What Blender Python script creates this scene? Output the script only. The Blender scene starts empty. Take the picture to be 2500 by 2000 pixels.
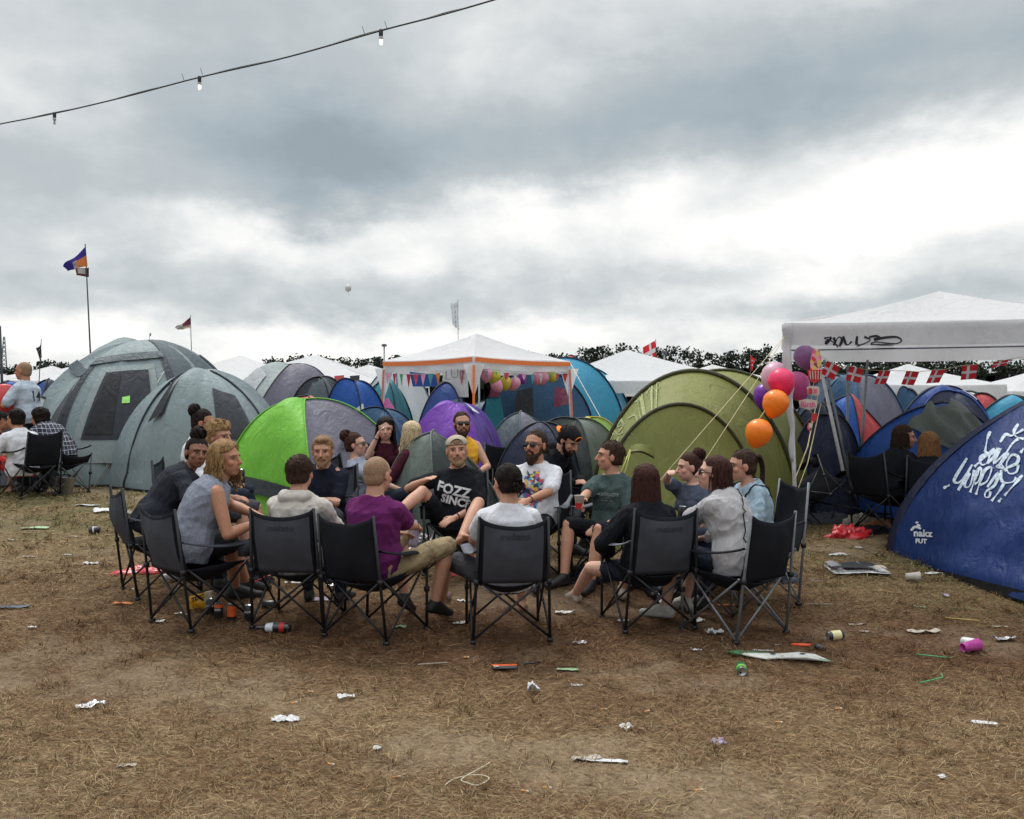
import bpy, bmesh, math, random
import numpy as np
from mathutils import Vector, Matrix
from mathutils.bvhtree import BVHTree
sc = bpy.context.scene
COL = sc.collection
R = math.radians
# ---------------------------------------------------------------- camera
F, CX, HY, CAMZ = 2300.0, 1250.0, 1000.0, 1.63
cam = bpy.data.objects.new("camera", bpy.data.cameras.new("camera"))
COL.objects.link(cam); cam.location = (0, 0, CAMZ); cam.rotation_euler = (R(90), 0, 0)
cam.data.sensor_width = 36; cam.data.lens = F/2500*36; cam.data.clip_start = .05; cam.data.clip_end = 3000
sc.camera = cam
sc.view_settings.view_transform = 'Standard'; sc.view_settings.look = 'None'
sc.view_settings.gamma = 1; sc.view_settings.exposure = 0.30
sc.cycles.use_denoising = True
sc.cycles.max_bounces = 6; sc.cycles.transparent_max_bounces = 12
# ---------------------------------------------------------------- sun
SUN_EL, SUN_AZ = 60, -28
sl = bpy.data.lights.new("sun", 'SUN'); sl.energy = 1.45; sl.angle = R(11); sl.color = (1, .95, .88)
sun = bpy.data.objects.new("sun", sl); COL.objects.link(sun)
sd = Vector((math.sin(R(SUN_AZ))*math.cos(R(SUN_EL)), math.cos(R(SUN_AZ))*math.cos(R(SUN_EL)), math.sin(R(SUN_EL))))
sun.rotation_euler = sd.to_track_quat('Z', 'Y').to_euler()
# ---------------------------------------------------------------- node helpers
class V:
    nt = None
    def __init__(s, k): s.k = k
    @staticmethod
    def m(op, *a, clamp=False):
        n = V.nt.nodes.new('ShaderNodeMath'); n.operation = op; n.use_clamp = clamp
        for i, x in enumerate(a):
            if isinstance(x, V): V.nt.links.new(x.k, n.inputs[i])
            else: n.inputs[i].default_value = x
        return V(n.outputs[0])
    def __add__(s, o): return V.m('ADD', s, o)
    __radd__ = __add__
    def __sub__(s, o): return V.m('SUBTRACT', s, o)
    def __rsub__(s, o): return V.m('SUBTRACT', o, s)
    def __mul__(s, o): return V.m('MULTIPLY', s, o)
    __rmul__ = __mul__
    def __truediv__(s, o): return V.m('DIVIDE', s, o)
def comb(x, y, z):
    n = V.nt.nodes.new('ShaderNodeCombineXYZ')
    for i, a in enumerate((x, y, z)):
        if isinstance(a, V): V.nt.links.new(a.k, n.inputs[i])
        else: n.inputs[i].default_value = a
    return V(n.outputs[0])
def noise(vec, scale, detail=3, rough=.5, dist=0.0):
    n = V.nt.nodes.new('ShaderNodeTexNoise')
    if vec is not None: V.nt.links.new(vec.k, n.inputs['Vector'])
    n.inputs['Scale'].default_value = scale; n.inputs['Detail'].default_value = detail
    n.inputs['Roughness'].default_value = rough; n.inputs['Distortion'].default_value = dist
    return V(n.outputs[0])
def ramp(fac, stops, interp='LINEAR'):
    n = V.nt.nodes.new('ShaderNodeValToRGB'); V.nt.links.new(fac.k, n.inputs[0])
    cr = n.color_ramp; cr.interpolation = interp
    while len(cr.elements) < len(stops): cr.elements.new(.5)
    for e, (p, c) in zip(cr.elements, stops):
        e.position = p; e.color = tuple(c)+(1,) if len(c) == 3 else c
    return V(n.outputs[0])
def mixc(f, a, b, mode='MIX'):
    n = V.nt.nodes.new('ShaderNodeMix'); n.data_type = 'RGBA'; n.blend_type = mode
    for i, x in ((0, f), (6, a), (7, b)):
        if isinstance(x, V): V.nt.links.new(x.k, n.inputs[i])
        elif i == 0: n.inputs[0].default_value = x
        else: n.inputs[i].default_value = tuple(x)+(1,)
    return V(n.outputs[2])
# ---------------------------------------------------------------- world: overcast sky
W = bpy.data.worlds.new("World"); sc.world = W; W.use_nodes = True
nt = W.node_tree; nt.nodes.clear(); V.nt = nt
tc = nt.nodes.new('ShaderNodeTexCoord')
sep = nt.nodes.new('ShaderNodeSeparateXYZ'); nt.links.new(tc.outputs['Generated'], sep.inputs[0])
dx, dy, dz = (V(sep.outputs[i]) for i in range(3))
hl = V.m('SQRT', dx*dx+dy*dy)
AZ = V.m('ARCTAN2', dx, dy); EL = V.m('ARCTAN2', dz, hl)
zc = V.m('MAXIMUM', dz, 0.0)+.10
pl = comb(dx/(zc+.22), dy/(zc+.22), 0.0)
w1 = noise(comb(AZ*1.0, EL*1.9, 3.1), 5.5, 8, .62)-.5
w2 = noise(comb(AZ*1.0, EL*1.9, 9.7), 5.5, 8, .62)-.5
A2 = AZ+w1*.17; E2 = EL+w2*.13
def blob(px, py, sx, sy, rot, amp):
    a0 = math.atan((px-1250)/F); e0 = math.atan((1000-py)/F); sx /= F; sy /= F
    c, s = math.cos(R(rot)), math.sin(R(rot))
    u = (A2-a0)*(c/sx)+(E2-e0)*(s/sx); v = (E2-e0)*(c/sy)-(A2-a0)*(s/sy)
    return V.m('EXPONENT', (u*u+v*v)*-1.0)*amp
B = None
for b in [(800, 390, 400, 120, -14, -.24), (1500, 290, 700, 110, 8, -.15), (450, 330, 160, 120, 0, -.03), (2250, 230, 420, 110, 10, -.12),
          (60, 260, 300, 190, -20, .07), (1000, 60, 900, 130, 0, -.03), (2420, 480, 430, 100, 14, .16), (1650, 610, 480, 80, 5, .06), (1950, 250, 600, 90, 8, -.06), (1500, 500, 650, 70, 4, .07), (2150, 600, 500, 60, 3, .06), (600, 620, 420, 60, 0, .03), (1250, 830, 1400, 45, 0, .05), (1250, 560, 450, 85, 8, .09),
          (440, 545, 160, 45, 0, .08), (900, 530, 200, 60, 20, .05), (250, 700, 500, 50, 0, -.05), (1000, 740, 480, 60, 0, -.07), (1900, 720, 500, 35, 6, .07), (500, 840, 900, 70, 0, .08),
          (1800, 850, 900, 60, 0, .05), (150, 480, 300, 90, 0, -.05), (2100, 770, 300, 25, 3, -.06), (1650, 760, 300, 30, 0, .02), (700, 500, 120, 60, 0, -.08)]:
    t = blob(*b); B = t if B is None else B+t
n1 = noise(pl, 1.15, 8, .56, .25)-.5
n2 = noise(pl, 3.6, 6, .6, .1)-.5
n3 = noise(comb(AZ, EL*1.9, 1.3), 12.0, 8, .58, .1)-.5
low = V.m('SUBTRACT', 1.0, EL*3.0, clamp=True)
n4 = noise(comb(AZ, EL*1.5, 5.5), 4.6, 10, .56, .15)-.5
B = B+.80+n1*.10+n2*.08*low+n3*.22*(low+.25)+n4*.34
zen = V.m('MULTIPLY', EL-.42, 1.6, clamp=True)
ccol = ramp(B, [(0, (.235, .28, .31)), (.50, (.29, .345, .378)), (.62, (.375, .433, .465)), (.73, (.47, .51, .53)), (.80, (.60, .63, .64)), (.86, (.76, .775, .77)), (.92, (.93, .925, .90)), (1.0, (1.05, 1.03, .98))])
bg1 = nt.nodes.new('ShaderNodeBackground'); nt.links.new(ccol.k, bg1.inputs[0]); nt.links.new((zen*1.6+.92).k, bg1.inputs[1])
sky = nt.nodes.new('ShaderNodeTexSky'); sky.sky_type = 'NISHITA'; sky.sun_disc = False
sky.sun_elevation = R(SUN_EL); sky.sun_rotation = R(SUN_AZ)
bg2 = nt.nodes.new('ShaderNodeBackground'); nt.links.new(sky.outputs[0], bg2.inputs[0]); bg2.inputs[1].default_value = .07
mx = nt.nodes.new('ShaderNodeMixShader'); mx.inputs[0].default_value = .96
nt.links.new(bg2.outputs[0], mx.inputs[1]); nt.links.new(bg1.outputs[0], mx.inputs[2])
wo = nt.nodes.new('ShaderNodeOutputWorld'); nt.links.new(mx.outputs[0], wo.inputs[0])
# ---------------------------------------------------------------- geometry helpers
def gz(x, y):
    t = np.clip((np.asarray(y, float)-5.8)/6.2, 0, 1)
    return .5*(t*.7+.3*t*t*(3-2*t))
def P(px, py, d): return np.array([(px-CX)/F*d, d, CAMZ-(py-HY)/F*d])
def Gd(py):
    lo, hi = 2.5, 200.0
    for _ in range(60):
        m = (lo+hi)/2
        if CAMZ-(py-HY)/F*m > gz(0, m): lo = m
        else: hi = m
    return lo
def G(px, py):
    d = Gd(py); return np.array([(px-CX)/F*d, d, float(gz(0, d))])
def nz(p, f=1.0, seed=0, n=7):
    """smooth pseudo noise, about -1..1"""
    r = np.random.RandomState(seed); p = np.asarray(p, float)
    out = np.zeros(len(p)); tot = 0
    for i in range(n):
        k = r.normal(size=3); k /= np.linalg.norm(k); fr = f*(.6+1.5*i/n)
        ph = r.rand()*6.28; k2 = r.normal(size=3)
        out += np.sin((p@k)*fr*6.28+ph+1.3*np.sin((p@k2)*fr*2.3+ph*2)); tot += .8
    return out/tot*1.1
def unit(v):
    v = np.asarray(v, float); return v/(np.linalg.norm(v)+1e-12)
def rotz(a):
    c, s = math.cos(a), math.sin(a); return np.array([[c, -s, 0], [s, c, 0], [0, 0, 1.]])
MATS = {}
def M(key, col, rough=.8, var=.10, sc_=18.0, bump=.12, bsc=90.0, metal=0.0, spec=.35, trans=0.0, vcol=None, emis=0.0, var2=None, alpha=1.0, sheen=0.0, transl=0.0):
    if key in MATS: return MATS[key]
    m = bpy.data.materials.new(key); m.use_nodes = True; nt = m.node_tree; V.nt = nt
    b = nt.nodes['Principled BSDF']; t = nt.nodes.new('ShaderNodeTexCoord'); ob = V(t.outputs['Object'])
    base = None
    n = noise(ob, sc_, 4, .6)
    dk = tuple(c*(1-var*2) for c in col); lt = tuple(min(1, c*(1+var*1.6)) for c in col)
    if var2: dk = var2
    base = ramp(n, [(.30, dk), (.5, col), (.72, lt)])
    if vcol:
        at = nt.nodes.new('ShaderNodeAttribute'); at.attribute_name = vcol
        base = mixc(1.0, base, V(at.outputs['Color']), 'MULTIPLY')
    nt.links.new(base.k, b.inputs['Base Color'])
    rr = ramp(n, [(.3, (max(0, rough-.08),)*3), (.7, (min(1, rough+.08),)*3)]); nt.links.new(rr.k, b.inputs['Roughness'])
    b.inputs['Metallic'].default_value = metal; b.inputs['Specular IOR Level'].default_value = spec
    b.inputs['Transmission Weight'].default_value = trans
    b.inputs['Alpha'].default_value = alpha
    if sheen: b.inputs['Sheen Weight'].default_value = sheen
    if emis:
        nt.links.new(base.k, b.inputs['Emission Color']); b.inputs['Emission Strength'].default_value = emis
    if bump:
        bn = nt.nodes.new('ShaderNodeBump'); bn.inputs['Strength'].default_value = bump; bn.inputs['Distance'].default_value = .01
        nt.links.new(noise(ob, bsc, 3, .6).k, bn.inputs['Height']); nt.links.new(bn.outputs[0], b.inputs['Normal'])
    if transl:
        ts = nt.nodes.new('ShaderNodeBsdfTranslucent'); nt.links.new(base.k, ts.inputs['Color'])
        mxs = nt.nodes.new('ShaderNodeMixShader'); mxs.inputs[0].default_value = transl
        nt.links.new(b.outputs[0], mxs.inputs[1]); nt.links.new(ts.outputs[0], mxs.inputs[2])
        out = [q for q in nt.nodes if q.type == 'OUTPUT_MATERIAL'][0]; nt.links.new(mxs.outputs[0], out.inputs[0])
    MATS[key] = m; return m
def c255(r, g, b, k=1.0):
    f = lambda v: (v/255/12.92 if v <= 10 else ((v/255+.055)/1.055)**2.4)*k
    return (min(.95, f(r)), min(.95, f(g)), min(.95, f(b)))
class MB:
    """collects simple closed or open surfaces into one mesh"""
    def __init__(s): s.v = []; s.f = []; s.mi = []; s.n = 0
    def add(s, v, f, mi=0):
        v = np.asarray(v, float).reshape(-1, 3); s.v.append(v)
        for q in f: s.f.append(tuple(int(i)+s.n for i in q))
        s.mi += [mi]*len(f); s.n += len(v); return s
    def grid(s, g, mi=0, closeu=False, closev=False, mfun=None):
        g = np.asarray(g, float); a, b = g.shape[:2]; f = []; ms = []
        for i in range(a if closeu else a-1):
            for j in range(b if closev else b-1):
                i2, j2 = (i+1) % a, (j+1) % b
                f.append((i*b+j, i*b+j2, i2*b+j2, i2*b+j)); ms.append(mfun(i, j) if mfun else mi)
        s.add(g.reshape(-1, 3), f); s.mi[-len(f):] = ms; return s
    def box(s, c, size, rot=None, mi=0, taper=1.0):
        h = np.array(size)/2; v = np.array([[x, y, z] for z in (-1, 1) for y in (-1, 1) for x in (-1, 1)], float)
        v[4:, :2] *= taper; v *= h
        if rot is not None: v = v@np.asarray(rot).T
        return s.add(v+np.asarray(c), [(0, 2, 3, 1), (4, 5, 7, 6), (0, 1, 5, 4), (2, 6, 7, 3), (0, 4, 6, 2), (1, 3, 7, 5)], mi)
    def lathe(s, prof, c=(0, 0, 0), axis=(0, 0, 1), n=16, mi=0, cap=True, ell=1.0, side=None, mfun=None):
        ax = unit(axis); sd = np.array([1., 0, 0]) if abs(ax[0]) < .9 else np.array([0, 1., 0])
        if side is not None: sd = np.asarray(side, float)
        sd = unit(sd-ax*(sd@ax)); s2 = np.cross(ax, sd); th = np.linspace(0, 2*math.pi, n, endpoint=False)
        rings = [np.asarray(c)+ax*z+(np.outer(np.cos(th), sd)+np.outer(np.sin(th), s2)*ell)*r for r, z in prof]
        n0 = len(s.f)
        s.grid(np.array(rings), mi, closev=True, mfun=mfun)
        if cap:
            b0 = s.n-len(prof)*n
            s.f.append(tuple(b0+i for i in range(n))[::-1]); s.f.append(tuple(b0+(len(prof)-1)*n+i for i in range(n)))
            s.mi += [mi if not mfun else mfun(0, 0), mi if not mfun else mfun(len(prof)-2, 0)]
        return s
    def cone(s, p0, r0, p1, r1=None, n=10, m=3, mi=0, ell=1.0, side=None):
        """tapered capsule"""
        p0 = np.asarray(p0, float); p1 = np.asarray(p1, float); r1 = r0 if r1 is None else r1
        L = np.linalg.norm(p1-p0); ax = (p1-p0)/L if L > 1e-6 else np.array([0, 0, 1.])
        pr = [(r0*math.sin(a)+1e-5, -r0*math.cos(a)) for a in np.linspace(0, math.pi/2, m+1)]
        pr += [(r1*math.cos(a)+1e-5, L+r1*math.sin(a)) for a in np.linspace(0, math.pi/2, m+1)]
        return s.lathe(pr, p0, ax, n, mi, True, ell, side)
    def tube(s, pts, r, n=6, mi=0, cap=True, ell=1.0):
        pts = np.asarray(pts, float); k = len(pts); rr = np.full(k, r) if np.isscalar(r) else np.asarray(r)
        T = np.gradient(pts, axis=0); T /= np.linalg.norm(T, axis=1)[:, None]+1e-12
        up = np.array([0, 0, 1.]) if abs(T[0][2]) < .9 else np.array([1., 0, 0]); a = unit(np.cross(T[0], up)); rings = []
        th = np.linspace(0, 2*math.pi, n, endpoint=False)
        for i in range(k):
            a = unit(a-T[i]*(a@T[i])); b = np.cross(T[i], a)
            rings.append(pts[i]+(np.outer(np.cos(th), a)+np.outer(np.sin(th), b)*ell)*rr[i])
        s.grid(np.array(rings), mi, closev=True)
        if cap:
            b0 = s.n-k*n
            s.f.append(tuple(b0+i for i in range(n))[::-1]); s.f.append(tuple(b0+(k-1)*n+i for i in range(n))); s.mi += [mi, mi]
        return s
    def ell(s, c, r, rot=None, nu=14, nv=10, mi=0):
        th = np.linspace(0, math.pi, nv+1); ph = np.linspace(0, 2*math.pi, nu, endpoint=False)
        g = np.array([[[math.sin(t)*math.cos(p), math.sin(t)*math.sin(p), math.cos(t)] for p in ph] for t in th[1:-1]])*np.array(r)
        top = np.array([[0, 0, r[2]], [0, 0, -r[2]]], float)
        if rot is not None: g = g@np.asarray(rot).T; top = top@np.asarray(rot).T
        c = np.asarray(c); a = nv-1; v = np.vstack([g.reshape(-1, 3), top])+c; f = []
        for i in range(a-1):
            for j in range(nu): f.append((i*nu+j, (i+1)*nu+j, (i+1)*nu+(j+1) % nu, i*nu+(j+1) % nu))
        T0 = a*nu
        for j in range(nu):
            f.append((T0, j, (j+1) % nu)); f.append((T0+1, (a-1)*nu+(j+1) % nu, (a-1)*nu+j))
        return s.add(v, f, mi)
    def mesh(s, name='m'):
        me = bpy.data.meshes.new(name); me.from_pydata(np.vstack(s.v).tolist(), [], s.f)
        me.polygons.foreach_set('material_index', s.mi); me.update(); return me
    def build(s, name, mats, parent=None, smooth=True, solid=0, bevel=0, sub=0, loc=None, recalc=False, **props):
        me = s.mesh(name)
        if recalc:
            bm = bmesh.new(); bm.from_mesh(me); bmesh.ops.recalc_face_normals(bm, faces=bm.faces); bm.to_mesh(me); bm.free()
        return obj(name, me, mats, parent, smooth, solid, bevel, sub, loc, **props)
def obj(name, me, mats, parent=None, smooth=True, solid=0, bevel=0, sub=0, loc=None, **props):
    o = bpy.data.objects.new(name, me); COL.objects.link(o)
    for m in (mats if isinstance(mats, (list, tuple)) else [mats]): me.materials.append(m)
    if smooth: me.polygons.foreach_set('use_smooth', [True]*len(me.polygons))
    if parent is not None: o.parent = parent
    if loc is not None: o.location = tuple(loc)
    if sub: q = o.modifiers.new('s', 'SUBSURF'); q.levels = q.render_levels = sub
    if solid: q = o.modifiers.new('t', 'SOLIDIFY'); q.thickness = solid; q.offset = 0
    if bevel: q = o.modifiers.new('b', 'BEVEL'); q.width = bevel; q.segments = 2; q.limit_method = 'ANGLE'
    for k, v in props.items(): o[k] = v
    return o
def thing(name, label, cat, loc=(0, 0, 0), yaw=0.0, group=None, **kw):
    o = bpy.data.objects.new(name, None); COL.objects.link(o); o.location = tuple(float(a) for a in loc); o.rotation_euler = (0, 0, yaw)
    o.empty_display_size = .1; o['label'] = label; o['category'] = cat
    if group: o['group'] = group
    for k, v in kw.items(): o[k] = v
    return o
def tag(o, label, cat, group=None):
    o['label'] = label; o['category'] = cat
    if group: o['group'] = group
    return o
def copy_tree(o, parent=None):
    c = o.copy(); COL.objects.link(c)
    if parent is not None: c.parent = parent
    for ch in list(o.children): copy_tree(ch, c)
    return c
def mesh_np(me):
    a = np.empty(len(me.vertices)*3); me.vertices.foreach_get('co', a); return a.reshape(-1, 3)
def norm_np(me):
    a = np.empty(len(me.vertices)*3); me.vertices.foreach_get('normal', a); return a.reshape(-1, 3)
def set_np(me, v): me.vertices.foreach_set('co', np.ascontiguousarray(v).ravel()); me.update()
def remesh(mb, vox, smooth=3, fac=.6):
    me = mb.mesh('tmp'); o = bpy.data.objects.new('tmp', me); COL.objects.link(o)
    q = o.modifiers.new('r', 'REMESH'); q.mode = 'VOXEL'; q.voxel_size = vox
    if smooth: q = o.modifiers.new('s', 'SMOOTH'); q.factor = fac; q.iterations = smooth
    dg = bpy.context.evaluated_depsgraph_get(); me2 = bpy.data.meshes.new_from_object(o.evaluated_get(dg))
    bpy.data.objects.remove(o); bpy.data.meshes.remove(me); return me2
def vcolor(me, cols, name='Col'):
    a = me.color_attributes.new(name, 'FLOAT_COLOR', 'POINT'); c = np.ones((len(me.vertices), 4)); c[:, :3] = cols
    a.data.foreach_set('color', c.ravel())
def bvh_of(objs):
    vs, fs, n = [], [], 0
    for o in objs:
        mw = np.array(o.matrix_world) if o.parent is None else np.array(world_of(o))
        v = mesh_np(o.data); v = v@mw[:3, :3].T+mw[:3, 3]; vs += v.tolist()
        fs += [tuple(i+n for i in p.vertices) for p in o.data.polygons]; n += len(v)
    return BVHTree.FromPolygons(vs, fs)
def world_of(o):
    m = Matrix.LocRotScale(o.location, o.rotation_euler, o.scale)
    return world_of(o.parent)@m if o.parent is not None else m
def project(verts, bvh, d, off=.004):
    """push points along d until they lie on the surface"""
    out = []; d = Vector(unit(d)); last = None
    for v in verts:
        h = bvh.ray_cast(Vector(v), d)
        if h[0] is None:
            h2 = bvh.find_nearest(Vector(v)); h = (h2[0], h2[1])
        n = h[1] if h[1].dot(d) < 0 else -h[1]
        out.append(h[0]+n*off)
    return np.array(out)
def text_mesh(s, size, bold=0.0, shear=0.0, step=.02):
    cu = bpy.data.curves.new('txt', 'FONT'); cu.body = s; cu.size = size; cu.offset = bold; cu.shear = shear
    cu.align_x = 'CENTER'; cu.align_y = 'CENTER'; cu.resolution_u = 2
    o = bpy.data.objects.new('txt', cu); COL.objects.link(o)
    dg = bpy.context.evaluated_depsgraph_get(); me = bpy.data.meshes.new_from_object(o.evaluated_get(dg))
    bpy.data.objects.remove(o); bpy.data.curves.remove(cu)
    bm = bmesh.new(); bm.from_mesh(me); bmesh.ops.triangulate(bm, faces=bm.faces)
    for _ in range(3):
        es = [e for e in bm.edges if e.calc_length() > step]
        if not es: break
        bmesh.ops.subdivide_edges(bm, edges=es, cuts=1); bmesh.ops.triangulate(bm, faces=bm.faces)
    bm.to_mesh(me); bm.free(); me.materials.clear(); return me
def decal_text(s, size, origin, right, up, d, bvh, mat, parent, name='lettering', inv=None, **kw):
    me = text_mesh(s, size, **kw); v = mesh_np(me)
    w = np.asarray(origin)+np.outer(v[:, 0], unit(right))+np.outer(v[:, 1], unit(up))
    w = project(w, bvh, d)
    if inv is not None: w = w@inv[:3, :3].T+inv[:3, 3]
    set_np(me, w); return obj(name, me, mat, parent, False)
def ribbon(mb, pts, w, nrm, mi=0):
    pts = np.asarray(pts, float); T = np.gradient(pts, axis=0); T /= np.linalg.norm(T, axis=1)[:, None]+1e-9
    sd = np.cross(T, unit(nrm)); ww = np.full(len(pts), w) if np.isscalar(w) else np.asarray(w)
    mb.grid(np.stack([pts-sd*ww[:, None]/2, pts, pts+sd*ww[:, None]/2], 1), mi)
def smoothline(pts, k=6):
    pts = np.asarray(pts, float); out = []; n = len(pts)
    for i in range(n-1):
        p0, p1, p2, p3 = pts[max(i-1, 0)], pts[i], pts[i+1], pts[min(i+2, n-1)]
        for t in np.linspace(0, 1, k, endpoint=False):
            out.append(.5*((2*p1)+(p2-p0)*t+(2*p0-5*p1+4*p2-p3)*t*t+(3*p1-p0-3*p2+p3)*t**3))
    out.append(pts[-1]); return np.array(out)
def inv_of(o): return np.array(world_of(o).inverted())
# ================================================================ ground
def soil_w(x, y):   # 1 = bare soil
    p = np.stack([x, y*1.0, x*0], -1).reshape(-1, 3)
    v = nz(p, .33, 3)*.6+nz(p, .9, 4)*.35+nz(p, 2.3, 5)*.2
    return np.clip((v+.02)/.42, 0, 1)
def green_w(x, y):
    p = np.stack([x, y, x*0], -1).reshape(-1, 3)
    x = np.ravel(x); y = np.ravel(y)
    g = np.clip((y-8.2)/3.2, 0, 1)*.8+np.exp(-((x-4.6)**2/2.2+(y-8.0)**2/1.2))*1.0
    g *= np.clip(.7+nz(p, .6, 8)*.5, 0, 1.2)
    g *= 1-.75*np.exp(-((x)**2/4+(y-7.6)**2/2.5))
    return np.clip(g, 0, 1)
def red_w(x, y):
    x = np.ravel(x); y = np.ravel(y); p = np.stack([x, y, x*0], -1)
    return np.clip(1.2*np.exp(-((x-.3)**2/11+(y-6.9)**2/2.0))+.6*np.exp(-((x-3.6)**2/1.5+(y-6.3)**2/1.2))+nz(p, .5, 12)*.25, 0, 1)
def axis_vals(a, b, fine, far, k):
    v = list(np.arange(a, b, fine)); st = fine
    while v[-1] < far: st *= k; v.append(v[-1]+st)
    return v
ys = axis_vals(2.2, 13, .055, 900, 1.25); ys = [-300, -60, -10, 0, 1.2]+ys
xr = axis_vals(0, 7.2, .06, 900, 1.28); xs = [-v for v in xr[::-1]][:-1]+xr
XX, YY = np.meshgrid(xs, ys); ZZ = gz(XX, YY)
pp = np.stack([XX.ravel(), YY.ravel(), XX.ravel()*0], 1)
sw = soil_w(XX, YY); gw = green_w(XX, YY); rw = red_w(XX, YY)
near = np.clip(1-(YY.ravel()-13)/4, 0, 1)*np.clip(YY.ravel(), 0, 1)
hgt = (nz(pp, .5, 1)*.012+nz(pp, 2.2, 2)*.007+nz(pp, 6, 6)*.004*(1-sw))*near
gme = bpy.data.meshes.new('ground'); nx, ny = len(xs), len(ys)
V3 = np.stack([XX.ravel(), YY.ravel(), ZZ.ravel()+hgt-.002], 1)
ii = np.arange(nx*ny).reshape(ny, nx); q = np.stack([ii[:-1, :-1], ii[:-1, 1:], ii[1:, 1:], ii[1:, :-1]], -1).reshape(-1, 4)
gme.vertices.add(len(V3)); gme.vertices.foreach_set('co', V3.ravel()); gme.loops.add(q.size); gme.loops.foreach_set('vertex_index', q.ravel())
gme.polygons.add(len(q)); gme.polygons.foreach_set('loop_start', np.arange(0, q.size, 4)); gme.polygons.foreach_set('loop_total', np.full(len(q), 4)); gme.update(); gme.validate()
vcolor(gme, np.stack([sw, gw, rw], 1), 'Wt')
gm = bpy.data.materials.new('dry_field'); gm.use_nodes = True; nt = gm.node_tree; V.nt = nt; b = nt.nodes['Principled BSDF']
ob = V(nt.nodes.new('ShaderNodeTexCoord').outputs['Object']); at = nt.nodes.new('ShaderNodeAttribute'); at.attribute_name = 'Wt'
sp = nt.nodes.new('ShaderNodeSeparateColor'); nt.links.new(at.outputs['Color'], sp.inputs[0]); wR, wG, wB = (V(sp.outputs[i]) for i in range(3))
f1 = noise(ob, 34, 6, .7, .4); f2 = noise(ob, 6, 5, .6); f3 = noise(ob, 140, 4, .7)
soil = ramp(f1*.45+f2*.35+f3*.2, [(.36, (.068, .046, .029)), (.46, (.170, .126, .084)), (.56, (.235, .182, .125)), (.66, (.32, .255, .18))])
dry = ramp(f1*.6+f3*.4, [(.32, (.030, .016, .008)), (.44, (.118, .071, .036)), (.56, (.232, .160, .085)), (.70, (.40, .30, .17))])
redd = ramp(f1*.6+f3*.4, [(.30, (.018, .009, .005)), (.5, (.062, .028, .015)), (.7, (.15, .078, .042))])
grn = ramp(f1*.6+f3*.4, [(.30, (.020, .024, .008)), (.5, (.065, .070, .026)), (.7, (.18, .165, .075))])
sf = V.m('MULTIPLY', V.m('ADD', wR*1.3, (f1-.5)*1.6), 1.0, clamp=True)
c = mixc(V.m('MULTIPLY', wB, .75, clamp=True), dry, redd); c = mixc(wG, c, grn); c = mixc(sf*.55, c, mixc(wB*.45, soil, (.10, .066, .045)))
nt.links.new(c.k, b.inputs['Base Color']); b.inputs['Roughness'].default_value = .95; b.inputs['Specular IOR Level'].default_value = .15
bn = nt.nodes.new('ShaderNodeBump'); bn.inputs['Strength'].default_value = .7; bn.inputs['Distance'].default_value = .012
nt.links.new((f1*.6+f3*.4).k, bn.inputs['Height']); nt.links.new(bn.outputs[0], b.inputs['Normal'])
obj('ground', gme, gm, None, True, kind='structure')
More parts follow.
